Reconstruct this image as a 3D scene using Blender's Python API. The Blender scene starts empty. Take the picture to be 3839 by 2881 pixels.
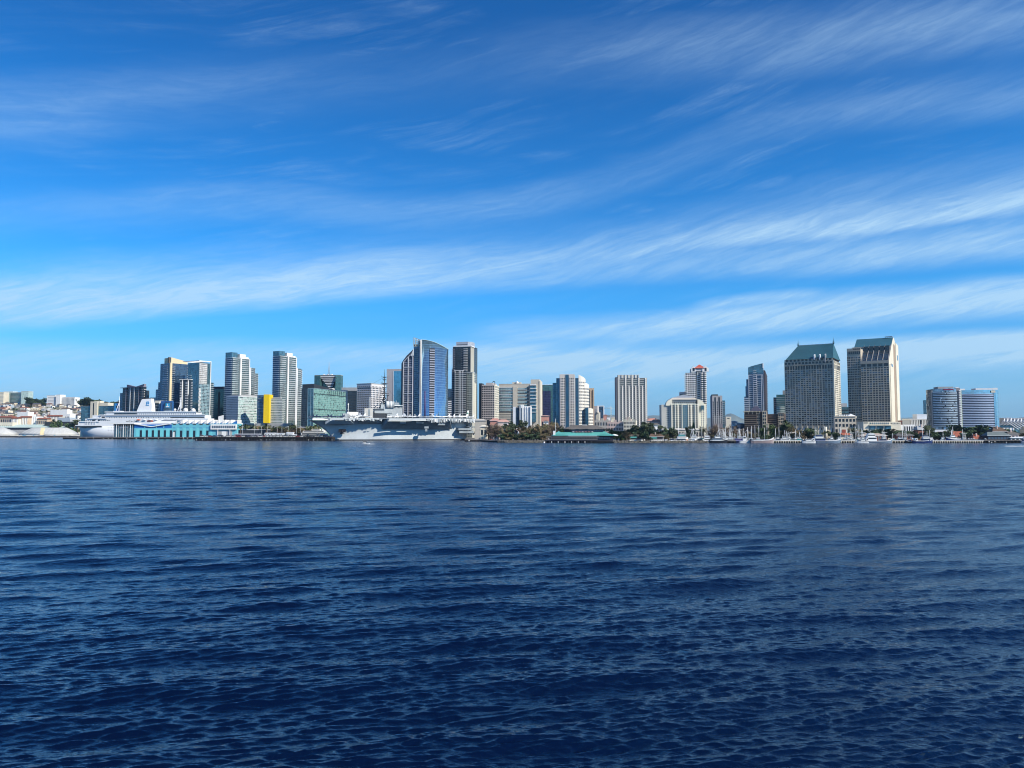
import bpy, math, random
import numpy as np
from mathutils import Vector, Matrix
R = math.radians
SC = bpy.context.scene
COL = SC.collection
random.seed(11)

# ------------------------------------------------------------------ camera
CAMZ = 12.0
FPX = 2846.0                       # focal length in photograph pixels (3839 wide)
PITCH = math.atan((1622 - 1440.5) / FPX)
cam_d = bpy.data.cameras.new('camera'); cam = bpy.data.objects.new('camera', cam_d); COL.objects.link(cam)
cam_d.sensor_width = 36; cam_d.lens = 36 * FPX / 3839
cam_d.clip_start = 0.5; cam_d.clip_end = 90000
cam.location = (0, 0, CAMZ); cam.rotation_euler = (math.pi / 2 + PITCH, 0, 0)
SC.camera = cam

# ------------------------------------------------------------------ render settings
SC.render.engine = 'CYCLES'
SC.view_settings.view_transform = 'Standard'; SC.view_settings.look = 'None'
SC.view_settings.exposure = 0.35; SC.view_settings.gamma = 1.0
SC.cycles.max_bounces = 5; SC.cycles.diffuse_bounces = 2; SC.cycles.glossy_bounces = 3
SC.cycles.transmission_bounces = 2; SC.cycles.transparent_max_bounces = 6; SC.cycles.volume_bounces = 0
SC.cycles.caustics_reflective = False; SC.cycles.caustics_refractive = False
SC.cycles.sample_clamp_indirect = 4; SC.cycles.sample_clamp_direct = 2.5
SC.cycles.use_denoising = True
SC.cycles.pixel_filter_type = 'BLACKMAN_HARRIS'; SC.cycles.filter_width = 1.05

def P(px, py, D):
    """world point seen at photograph pixel (px, py) at forward distance D"""
    dx = px - 1919.5; dy = 1440.5 - py
    y = FPX * math.cos(PITCH) - dy * math.sin(PITCH)
    z = FPX * math.sin(PITCH) + dy * math.cos(PITCH)
    t = D / y
    return Vector((dx * t, D, CAMZ + z * t))
def ratio(px, py=1560):
    p = P(px, py, 1.0); return p.x
def Dwater(py):
    """distance at which the water surface is seen at row py"""
    p = P(1919.5, py, 1.0)
    return -CAMZ / (p.z - CAMZ)

# ------------------------------------------------------------------ sun and sky
SUN_AZ = R(55)       # degrees to the right of the direction from the city to the camera
SUN_EL = R(36)
sd = Vector((math.sin(SUN_AZ) * math.cos(SUN_EL), -math.cos(SUN_AZ) * math.cos(SUN_EL), math.sin(SUN_EL)))
sl = bpy.data.lights.new('sun', 'SUN'); sl.energy = 4.6; sl.angle = R(0.5); sl.color = (1.0, 0.92, 0.78)
so = bpy.data.objects.new('sun', sl); COL.objects.link(so)
so.rotation_euler = sd.to_track_quat('Z', 'Y').to_euler()

world = bpy.data.worlds.new('World'); SC.world = world; world.use_nodes = True
WN = world.node_tree.nodes; WL = world.node_tree.links; WN.clear()
class G:
    """tiny node-graph helper"""
    def __init__(s, nt): s.n = nt.nodes; s.l = nt.links
    def new(s, t, **k):
        n = s.n.new(t)
        for a, b in k.items(): setattr(n, a, b)
        return n
    def put(s, sock, v):
        if hasattr(v, 'links') or isinstance(v, bpy.types.NodeSocket): s.l.new(v, sock)
        elif v is not None: sock.default_value = v
    def m(s, op, a, b=None, c=None, clamp=False):
        n = s.new('ShaderNodeMath', operation=op, use_clamp=clamp)
        s.put(n.inputs[0], a)
        if b is not None: s.put(n.inputs[1], b)
        if c is not None: s.put(n.inputs[2], c)
        return n.outputs[0]
    def mr(s, v, a, b, c=0.0, d=1.0, smooth=True):
        n = s.new('ShaderNodeMapRange', interpolation_type='SMOOTHSTEP' if smooth else 'LINEAR')
        for i, x in enumerate((v, a, b, c, d)): s.put(n.inputs[i], x)
        return n.outputs[0]
    def xyz(s, x, y, z=0.0):
        n = s.new('ShaderNodeCombineXYZ')
        for i, v in enumerate((x, y, z)): s.put(n.inputs[i], v)
        return n.outputs[0]
    def sep(s, v):
        n = s.new('ShaderNodeSeparateXYZ'); s.put(n.inputs[0], v); return n.outputs
    def noise(s, v, scale, detail=3, rough=0.55, dist=0.0, dim='3D'):
        n = s.new('ShaderNodeTexNoise', noise_dimensions=dim)
        s.put(n.inputs['Vector'], v); n.inputs['Scale'].default_value = scale
        n.inputs['Detail'].default_value = detail; n.inputs['Roughness'].default_value = rough
        n.inputs['Distortion'].default_value = dist
        return n.outputs['Fac']
    def white(s, v):
        n = s.new('ShaderNodeTexWhiteNoise', noise_dimensions='3D'); s.put(n.inputs['Vector'], v); return n.outputs['Value']
    def mix(s, f, a, b, mode='MIX'):
        n = s.new('ShaderNodeMix', data_type='RGBA', blend_type=mode)
        s.put(n.inputs[0], f)
        for i, v in ((6, a), (7, b)):
            if isinstance(v, (tuple, list)): v = tuple(v)[:3] + (1.0,)
            s.put(n.inputs[i], v)
        return n.outputs[2]

def build_sky():
    g = G(world.node_tree)
    tc = g.new('ShaderNodeTexCoord')
    sky = g.new('ShaderNodeTexSky', sky_type='NISHITA')
    sky.sun_disc = False; sky.sun_elevation = SUN_EL; sky.sun_rotation = math.pi - SUN_AZ
    sky.altitude = 0; sky.air_density = 1.0; sky.dust_density = 0.4; sky.ozone_density = 3.0
    d = tc.outputs['Generated']
    x, y, z = g.sep(d)
    az = g.m('ARCTAN2', x, y)
    el = g.m('ARCSINE', z)
    # colour of the clear air: deeper and more saturated than the model alone
    elf = g.mr(el, 0.0, 0.50, 0.0, 1.0, smooth=False)
    tint = g.new('ShaderNodeValToRGB'); g.put(tint.inputs[0], elf)
    cr = tint.color_ramp
    for i, (p, c) in enumerate(SKY_TINT):
        e = cr.elements[i] if i < 2 else cr.elements.new(p)
        e.position = p; e.color = c + (1,)
    clear = g.mix(1.0, sky.outputs[0], tint.outputs[0], 'MULTIPLY')
    # wind-drawn cirrus: bands are curves of elevation against azimuth on the sky
    azn = g.mr(az, -0.8, 0.8, 0.0, 1.0, smooth=False)
    warp = g.noise(g.xyz(az, el, 3.1), 3.0, 3, 0.5)
    warp = g.m('SUBTRACT', warp, 0.5)
    wisp = g.noise(g.xyz(g.m('MULTIPLY', az, 5.0), g.m('MULTIPLY', el, 26.0), 0.7), 1.0, 6, 0.6, 0.6)
    fibre_t = g.m('ADD', g.m('MULTIPLY', az, -0.24), g.m('ADD', el, g.m('MULTIPLY', warp, 0.06)))
    fib = g.noise(g.xyz(g.m('MULTIPLY', az, 2.6), g.m('MULTIPLY', fibre_t, 40.0), 5.2), 1.0, 7, 0.66, 0.35)
    fine = g.noise(g.xyz(g.m('ADD', g.m('MULTIPLY', az, 14.0), g.m('MULTIPLY', el, 22.0)), g.m('MULTIPLY', fibre_t, 120.0), 2.0), 1.0, 6, 0.7, 0.8)
    total = None
    for pts, soft_dn, soft_up, noise_amp in CLOUD_BANDS:
        # pts: (px, py_centre, strength)
        fc = g.new('ShaderNodeFloatCurve'); fs = g.new('ShaderNodeFloatCurve')
        P1, P2 = [], []
        for (px, py, st) in pts:
            v = P(px, py, 1.0) - Vector((0, 0, CAMZ))
            a = math.atan2(v.x, v.y); e = math.asin(v.z / v.length)
            P1.append(((a + 0.8) / 1.6, e)); P2.append(((a + 0.8) / 1.6, st))
        for node, pp in ((fc, P1), (fs, P2)):
            c = node.mapping.curves[0]
            while len(c.points) < len(pp): c.points.new(0.5, 0.5)
            for q, (u, v) in zip(c.points, sorted(pp)): q.location = (u, v); q.handle_type = 'AUTO'
            node.mapping.use_clip = False; node.mapping.extend = 'HORIZONTAL'
            node.mapping.update(); g.put(node.inputs['Value'], azn)
        dlt = g.m('SUBTRACT', el, fc.outputs[0])
        dlt = g.m('ADD', dlt, g.m('MULTIPLY', g.m('SUBTRACT', wisp, 0.5), noise_amp))
        dlt = g.m('ADD', dlt, g.m('MULTIPLY', warp, noise_amp * 0.8))
        up = g.mr(dlt, 0.0, soft_up, 1.0, 0.0); dn = g.mr(dlt, -soft_dn, 0.0, 0.0, 1.0)
        mk = g.m('MULTIPLY', g.m('MULTIPLY', up, dn), fs.outputs[0])
        total = mk if total is None else g.m('ADD', total, mk)
    body = g.mr(fib, 0.28, 0.72, 0.45, 1.0)
    mask = g.m('MULTIPLY', total, g.m('MULTIPLY', body, g.mr(fine, 0.28, 0.7, 0.66, 1.10)))
    mask = g.m('MINIMUM', g.m('MAXIMUM', mask, 0.0), 0.80)
    # thin veil wisps all over the upper sky
    veil = g.m('MULTIPLY', g.m('MULTIPLY', g.mr(fib, 0.42, 0.72), g.mr(fine, .35, .65, .5, 1.0)), g.mr(el, 0.10, 0.2, 0.0, 0.20))
    mask = g.m('MAXIMUM', mask, g.m('MULTIPLY', veil, g.mr(wisp, 0.35, 0.7)))
    skyc = g.mix(mask, clear, CLOUD_COL)
    bg = g.new('ShaderNodeBackground'); g.put(bg.inputs[0], skyc); bg.inputs[1].default_value = SKY_STRENGTH
    out = g.new('ShaderNodeOutputWorld'); g.l.new(bg.outputs[0], out.inputs[0])
SKY_STRENGTH = 0.10
SKY_TINT = [(0.0, (0.38, 0.74, 1.40)), (1.0, (0.06, 0.55, 1.08)), (0.12, (0.30, 0.78, 1.32)), (0.35, (0.17, 0.86, 1.42)), (0.65, (0.09, 0.71, 1.27))]
CLOUD_COL = (4.3, 6.3, 8.0)
CLOUD_BANDS = [
    # main band sweeping from the left horizon up to the right
    ([(-300, 1200, 1.0), (0, 1175, .95), (600, 1140, .95), (1200, 1095, .95), (1700, 1050, .8), (2300, 1015, .5), (3000, 985, .62), (3500, 950, .75), (3839, 925, .8), (4200, 890, .8)], .026, .052, .012),
    ([(-300, 1500, 0), (1600, 1060, 0), (2300, 960, .3), (2700, 905, .55), (3100, 870, .8), (3500, 820, 1.0), (3839, 770, 1.0), (4200, 720, 1.0)], .014, .040, .010),
    ([(-300, 1300, .0), (1500, 1300, .0), (1900, 1255, .5), (2400, 1235, .9), (2900, 1185, 1.25), (3300, 1150, 1.3), (3839, 1110, 1.2), (4200, 1100, .8)], .034, .030, .014),
    ([(-300, 1330, .62), (600, 1330, .60), (1200, 1330, .7), (1900, 1345, 1.15), (2600, 1350, 1.3), (3300, 1320, 1.4), (3839, 1300, 1.4), (4200, 1300, .9)], .040, .026, .012),
    ([(-300, 1450, .60), (900, 1460, .60), (1900, 1460, .6), (2700, 1450, .4), (3839, 1440, .3), (4200, 1440, .3)], .060, .035, .010),
    ([(-300, 400, .22), (200, 410, .26), (600, 350, .20), (1100, 300, .12), (1700, 250, .08), (2200, 190, .18), (2800, 170, .30), (3400, 110, .34), (3839, 60, .32), (4200, 0, .3)], .06, .05, .03),
    ([(-300, 800, .12), (300, 790, .2), (900, 750, .25), (1500, 790, .2), (1900, 760, .26), (2400, 640, .16), (2900, 460, .16), (3400, 400, .28), (3839, 350, .28), (4200, 300, .3)], .04, .035, .03),
    ([(-300, 1060, .35), (700, 1010, .35), (1400, 960, .35), (1900, 930, .22), (2500, 860, .22), (3000, 780, .22), (3500, 700, .22), (3839, 650, .22)], .05, .04, .03),
    ([(2400, 1180, 0), (2550, 1160, .0), (2700, 1135, .55), (3000, 1105, .45), (3200, 1100, 0), (3839, 1100, 0)], .008, .012, .004),
]
build_sky()
world.cycles.sampling_method = 'MANUAL'; world.cycles.sample_map_resolution = 1024
# ------------------------------------------------------------------ helpers: materials
def nmat(name):
    m = bpy.data.materials.new(name); m.use_nodes = True
    b = m.node_tree.nodes['Principled BSDF']
    return m, G(m.node_tree), b
# ------------------------------------------------------------------ water
def water_material():
    m, g, b = nmat('harbour_water')
    tc = g.new('ShaderNodeTexCoord'); p = tc.outputs['Object']
    x, y, z = g.sep(p)
    b.inputs['Base Color'].default_value = (0.0008, 0.0028, 0.018, 1)
    b.inputs['IOR'].default_value = 1.60; b.inputs['Specular Tint'].default_value = (.52, .90, 1.0, 1)
    # stretch a little across the wind
    c, s = math.cos(R(14)), math.sin(R(14))
    u = g.m('ADD', g.m('MULTIPLY', x, c), g.m('MULTIPLY', y, -s))
    v = g.m('ADD', g.m('MULTIPLY', x, s), g.m('MULTIPLY', y, c))
    gust = g.noise(g.xyz(g.m('MULTIPLY', x, 0.35), y, 0), 0.022, 3, 0.5)
    gf = g.mr(gust, 0.35, 0.65, 0.75, 1.2)
    n1 = g.noise(g.xyz(g.m('MULTIPLY', u, 0.45), v, 0), 3.6, 4, 0.6, 0.2)
    n2 = g.noise(g.xyz(g.m('MULTIPLY', u, 0.50), v, 4), 1.7, 4, 0.6, 0.3)
    n3 = g.noise(g.xyz(g.m('MULTIPLY', u, 0.42), v, 9), 0.55, 3, 0.55, 0.2)
    dist = g.m('SQRT', g.m('ADD', g.m('MULTIPLY', x, x), g.m('MULTIPLY', y, y)))
    far2 = g.mr(dist, 45, 180, 0.0, 1.0); far3 = g.mr(dist, 300, 800, 0.0, 1.0)
    h = g.m('ADD', g.m('MULTIPLY', g.m('MULTIPLY', n1, 0.085), gf),
            g.m('ADD', g.m('MULTIPLY', g.m('MULTIPLY', n2, 0.26), far2), g.m('MULTIPLY', g.m('MULTIPLY', n3, 0.75), far3)))
    bp = g.new('ShaderNodeBump'); bp.inputs['Strength'].default_value = 1.0; bp.inputs['Distance'].default_value = 1.0
    g.put(bp.inputs['Height'], h); g.put(b.inputs['Normal'], bp.outputs[0])
    g.put(b.inputs['Roughness'], g.mr(dist, 40, 700, 0.08, 0.16))
    return m
def make_water():
    rs = np.random.RandomState(5)
    r = [2.0]
    while r[-1] < 650: r.append(r[-1] + (0.062 * (max(r[-1], 14) / 27) ** 1.12 if r[-1] > 13 else 0.6))
    while r[-1] < 25000: r.append(r[-1] * 1.05 + 6)
    r = np.array(r)
    dense = np.linspace(R(-46), R(46), 1500)
    side = np.linspace(R(46), R(314), 60)[1:-1]
    th = np.concatenate([dense, side])
    nr, nt = len(r), len(th)
    dr = np.gradient(r)[:, None] * np.ones((1, nt)); 
    dth = np.concatenate([np.full(1500, dense[1] - dense[0]), np.full(58, R(4.7))])
    sp = np.maximum(dr, r[:, None] * dth[None, :])
    X = r[:, None] * np.sin(th)[None, :]; Y = r[:, None] * np.cos(th)[None, :]
    ZX = np.zeros_like(X); ZY = np.zeros_like(X); Z = np.zeros_like(X)
    N = 120
    lam = np.exp(np.linspace(math.log(0.19), math.log(12), N)) * (1 + .05 * rs.randn(N))
    main = R(-76)     # wind waves run nearly towards the camera, crests rising to the right
    for i in range(N):
        L = lam[i]; k = 2 * math.pi / L
        spread = R(12 + 5 * math.exp(-L / 1.2))
        a = main + spread * rs.randn()
        env = math.exp(-((math.log(L / 0.42)) / 0.70) ** 2) + .17 * math.exp(-((math.log(L / 4.5)) / 0.5) ** 2)
        slope = WAVE_SLOPE * (0.25 + env) * (0.75 + .5 * rs.rand())
        amp0 = slope / k
        fade = np.clip((L / sp - 2.2) / 3.0, 0, 1) * amp0
        if L < 2.5: 
            # small waves are gathered in groups
            ph2 = rs.rand() * 6.28; kk = k * (0.13 + .08 * rs.rand()); a2 = a + rs.randn() * 0.8
            fade = fade * (1 + 0.75 * np.sin(kk * (X * math.cos(a2) + Y * math.sin(a2)) + ph2))
        ph = k * (X * math.cos(a) + Y * math.sin(a)) + rs.rand() * 6.283
        sn = np.sin(ph); cs = np.cos(ph)
        Z += fade * sn; q = 0.5
        ZX -= -q * fade * cs * math.cos(a) * 1.0; ZY -= -q * fade * cs * math.sin(a)
    V = np.stack([X + ZX, Y + ZY, Z], -1).reshape(-1, 3).astype(np.float32)
    i = np.arange(nr - 1)[:, None]; j = np.arange(nt)[None, :]; j2 = (j + 1) % nt
    F = np.stack([i * nt + j, (i + 1) * nt + j, (i + 1) * nt + j2, i * nt + j2], -1).reshape(-1, 4)
    F = F[:, ::-1].astype(np.int32)
    F = F[:, ::-1]
    me = bpy.data.meshes.new('water'); me.vertices.add(len(V)); me.vertices.foreach_set('co', V.ravel())
    me.loops.add(F.size); me.loops.foreach_set('vertex_index', np.ascontiguousarray(F).ravel())
    me.polygons.add(len(F)); me.polygons.foreach_set('loop_start', np.arange(0, F.size, 4, dtype=np.int32))
    me.polygons.foreach_set('use_smooth', np.ones(len(F), dtype=bool))
    me.update(calc_edges=True)
    o = bpy.data.objects.new('water', me); COL.objects.link(o); o['kind'] = 'structure'
    me.materials.append(water_material())
    print('water', nr, nt, 'normal z', me.polygons[1000].normal.z)
WAVE_SLOPE = 0.066
make_water()
# ------------------------------------------------------------------ surface materials
_M = {}
def paint(name, c, rough=0.75, var=0.12, metal=0.0, scale=0.06, spec=0.3):
    if name in _M: return _M[name]
    m, g, b = nmat(name)
    tc = g.new('ShaderNodeTexCoord')
    n = g.noise(tc.outputs['Object'], scale, 5, 0.6)
    n2 = g.noise(tc.outputs['Object'], scale * 9, 3, 0.6)
    f = g.m('ADD', g.m('MULTIPLY', n, 0.65), g.m('MULTIPLY', n2, 0.35))
    lo = tuple(max(0, v * (1 - var)) for v in c); hi = tuple(min(0.95, v * (1 + var)) for v in c)
    g.put(b.inputs['Base Color'], g.mix(g.mr(f, 0.35, 0.65), lo, hi))
    b.inputs['Roughness'].default_value = rough; b.inputs['Metallic'].default_value = metal
    b.inputs['Specular IOR Level'].default_value = spec
    _M[name] = m; return m
def glazing(name, glass, frame, du=3.0, dv=3.6, fu=0.05, fv=0.22, rough=0.12, metal=0.5, var=0.35, blind=0.0, blindc=(.45, .47, .46), frough=0.6, bend=0.0):
    """curtain wall: panes and mullions laid out in metres along the wall (UV)"""
    if name in _M: return _M[name]
    m, g, b = nmat(name)
    uv = g.new('ShaderNodeUVMap').outputs[0]
    u, v, _ = g.sep(uv)
    cu = g.m('DIVIDE', u, du); cv = g.m('DIVIDE', v, dv)
    fu_ = g.m('FRACT', cu); fv_ = g.m('FRACT', cv)
    cell = g.xyz(g.m('FLOOR', cu), g.m('FLOOR', cv), 1.7)
    rnd = g.white(cell)
    rnd2 = g.white(g.xyz(g.m('FLOOR', cu), g.m('FLOOR', cv), 9.2))
    line = g.m('MAXIMUM', g.m('LESS_THAN', fu_, fu), g.m('LESS_THAN', fv_, fv))
    lo = tuple(x * (1 - var) for x in glass); hi = tuple(min(.95, x * (1 + var)) for x in glass)
    col = g.mix(rnd, lo, hi)
    if blind: col = g.mix(g.m('LESS_THAN', rnd2, blind), col, blindc)
    g.put(b.inputs['Base Color'], g.mix(line, col, frame))
    g.put(b.inputs['Metallic'], g.m('MULTIPLY', g.m('SUBTRACT', 1.0, line), metal))
    g.put(b.inputs['Roughness'], g.m('ADD', g.m('MULTIPLY', line, frough - rough), g.m('ADD', rough, g.m('MULTIPLY', rnd, 0.06))))
    # panes are never perfectly in plane: tilt each a little
    geo = g.new('ShaderNodeNewGeometry')
    vm = g.new('ShaderNodeVectorMath', operation='ADD'); g.put(vm.inputs[0], geo.outputs['Normal'])
    wn = g.new('ShaderNodeTexWhiteNoise', noise_dimensions='3D'); g.put(wn.inputs['Vector'], cell)
    sc = g.new('ShaderNodeVectorMath', operation='MULTIPLY_ADD'); g.put(sc.inputs[0], wn.outputs['Color'])
    sc.inputs[1].default_value = (0.03,) * 3; sc.inputs[2].default_value = (-0.015,) * 3
    g.put(vm.inputs[1], sc.outputs[0])
    nv = g.new('ShaderNodeVectorMath', operation='NORMALIZE'); g.put(nv.inputs[0], vm.outputs[0])
    g.put(b.inputs['Normal'], nv.outputs[0])
    _M[name] = m; return m

WIN_DARK = paint('window_glass_dark', (.012, .018, .03), .12, .3, 0.0, 1.0, 0.6)
WIN_MID = paint('window_glass_reflecting', (.10, .15, .21), .15, .3, 0.5, 1.0, 0.5)
WIN_BLIND = paint('window_glass_with_blind', (.20, .22, .24), .4, .2, 0.0, 1.0, 0.5)
WINS = [WIN_DARK, WIN_DARK, WIN_DARK, WIN_MID, WIN_MID, WIN_BLIND]
WINS_D = [WIN_DARK, WIN_DARK, WIN_DARK, WIN_DARK, WIN_MID]
WHITE = paint('white_paint', (.80, .80, .78), .6, .06)
CREAM = paint('cream_render', (.68, .63, .51), .8, .08)
TAN = paint('tan_concrete', (.50, .46, .40), .85, .08)
GREYC = paint('grey_concrete', (.36, .37, .38), .85, .1)
DARKM = paint('dark_metal', (.035, .04, .05), .5, .2)
ASPH = paint('dark_roofing', (.06, .065, .075), .9, .2)
SLABW = paint('white_slab_edge', (.74, .76, .78), .7, .06)

# ------------------------------------------------------------------ mesh builder
class MB:
    def __init__(s): s.v = []; s.f = []; s.mi = []; s.uv = []; s.mats = []; s.sm = []
    def mat(s, m):
        if m not in s.mats: s.mats.append(m)
        return s.mats.index(m)
    def poly(s, pts, m, uv=None, smooth=False):
        i = len(s.v); s.v += [tuple(p) for p in pts]; s.f.append(tuple(range(i, i + len(pts)))); s.mi.append(s.mat(m))
        if uv is None:
            a, b_ = Vector(pts[0]), Vector(pts[1])
            e = b_ - a
            if abs(e.z) > 1e-6 and math.hypot(e.x, e.y) < 1e-6: b_ = Vector(pts[2]); e = b_ - a
            h = Vector((e.x, e.y, 0)); h = h.normalized() if h.length > 1e-9 else Vector((1, 0, 0))
            zs = [p[2] for p in pts]
            if max(zs) - min(zs) < 1e-6: uv = [(p[0], p[1]) for p in pts]
            else: uv = [((p[0] * h.x + p[1] * h.y), p[2]) for p in pts]
        s.uv.append(uv); s.sm.append(smooth)
    def box(s, x0, x1, y0, y1, z0, z1, m, T=None):
        if x1 < x0: x0, x1 = x1, x0
        if y1 < y0: y0, y1 = y1, y0
        if z1 < z0: z0, z1 = z1, z0
        c = [(x0, y0, z0), (x1, y0, z0), (x1, y1, z0), (x0, y1, z0), (x0, y0, z1), (x1, y0, z1), (x1, y1, z1), (x0, y1, z1)]
        if T: c = [T(p) for p in c]
        for q in ((0, 1, 5, 4), (1, 2, 6, 5), (2, 3, 7, 6), (3, 0, 4, 7), (4, 5, 6, 7), (3, 2, 1, 0)):
            s.poly([c[k] for k in q], m)
    def prism(s, pts, z0, z1, m, mtop=None, smooth=False):
        """pts: plan polygon counter-clockwise; z1 may be a list of heights"""
        n = len(pts); zt = z1 if isinstance(z1, (list, tuple)) else [z1] * n
        acc = 0
        for k in range(n):
            a, b_ = pts[k], pts[(k + 1) % n]; L = math.hypot(b_[0] - a[0], b_[1] - a[1])
            s.poly([(a[0], a[1], z0), (b_[0], b_[1], z0), (b_[0], b_[1], zt[(k + 1) % n]), (a[0], a[1], zt[k])], m,
                   [(acc, z0), (acc + L, z0), (acc + L, zt[(k + 1) % n]), (acc, zt[k])], smooth)
            acc += L
        s.poly([(p[0], p[1], z) for p, z in zip(pts, zt)], mtop or m)
        s.poly([(p[0], p[1], z0) for p in reversed(pts)], mtop or m)
    def tube(s, p, q, r0, r1, m, n=6, cap=True):
        p, q = Vector(p), Vector(q); d = q - p
        if d.length < 1e-6: return
        d.normalize(); a = d.orthogonal().normalized(); b_ = d.cross(a)
        A = [p + (a * math.cos(t) + b_ * math.sin(t)) * r0 for t in [2 * math.pi * k / n for k in range(n)]]
        B = [q + (a * math.cos(t) + b_ * math.sin(t)) * r1 for t in [2 * math.pi * k / n for k in range(n)]]
        for k in range(n): s.poly([A[k], A[(k + 1) % n], B[(k + 1) % n], B[k]], m, [(0, 0)] * 4, True)
        if cap: s.poly(B, m, [(0, 0)] * n); s.poly(A[::-1], m, [(0, 0)] * n)
    def ball(s, c, r, m, nu=10, nv=6, sx=1, sy=1, sz=1):
        pt = lambda i, j: (c[0] + sx * r * math.cos(2 * math.pi * i / nu) * math.sin(math.pi * j / nv),
                           c[1] + sy * r * math.sin(2 * math.pi * i / nu) * math.sin(math.pi * j / nv),
                           c[2] - sz * r * math.cos(math.pi * j / nv))
        for i in range(nu):
            for j in range(nv):
                q = [pt(i, j), pt(i + 1, j), pt(i + 1, j + 1), pt(i, j + 1)]
                if j == 0: q = [q[0], q[2], q[3]]
                elif j == nv - 1: q = q[:3]
                s.poly(q, m, [(0, 0)] * len(q), True)
    def loft(s, rings, m, smooth=True, cap=True, closed=True):
        """rings: lists of equally many points"""
        n = len(rings[0])
        for a, b_ in zip(rings[:-1], rings[1:]):
            for k in range(n if closed else n - 1):
                s.poly([a[k], a[(k + 1) % n], b_[(k + 1) % n], b_[k]], m, None, smooth)
        if cap: s.poly(rings[0][::-1], m); s.poly(rings[-1], m)
    def mesh(s, name):
        me = bpy.data.meshes.new(name); me.from_pydata(s.v, [], s.f)
        for m in s.mats: me.materials.append(m)
        me.polygons.foreach_set('material_index', s.mi); me.polygons.foreach_set('use_smooth', s.sm)
        ul = me.uv_layers.new(name='UVMap')
        ul.data.foreach_set('uv', np.array([c for u in s.uv for p in u for c in p], dtype=np.float32))
        if any(s.sm):
            import bmesh
            bm = bmesh.new(); bm.from_mesh(me); bmesh.ops.remove_doubles(bm, verts=bm.verts, dist=1e-4); bm.to_mesh(me); bm.free()
        me.update(); return me
    def build(s, name, parent=None, loc=None, rz=None):
        if not s.f: return None
        o = bpy.data.objects.new(name, s.mesh(name)); COL.objects.link(o)
        if parent: o.parent = parent
        if loc is not None: o.location = loc
        if rz is not None: o.rotation_euler.z = rz
        return o
def tag(o, label=None, cat=None, group=None, kind=None):
    if label: o['label'] = label
    if cat: o['category'] = cat
    if group: o['group'] = group
    if kind: o['kind'] = kind
    return o
def thing(name, label, cat, loc=(0, 0, 0), rz=0.0, group=None):
    o = bpy.data.objects.new(name, None); COL.objects.link(o); o.empty_display_size = 1
    o.location = loc; o.rotation_euler.z = rz
    return tag(o, label, cat, group)
def put(name, me, parent, loc=(0, 0, 0), rz=0.0, scale=None):
    o = bpy.data.objects.new(name, me); COL.objects.link(o); o.parent = parent; o.location = loc
    if rz: o.rotation_euler.z = rz
    if scale: o.scale = scale
    return o
def copy_tree(src, loc, rz=0.0, label=None, scale=None, parent=None):
    c = src.copy(); COL.objects.link(c); c.parent = parent
    if parent is None:
        c.location = loc; c.rotation_euler.z = rz
        if scale: c.scale = scale if isinstance(scale, (tuple, list)) else (scale,) * 3
        if label: c['label'] = label
    for ch in src.children: copy_tree(ch, None, parent=c)
    return c

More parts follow.
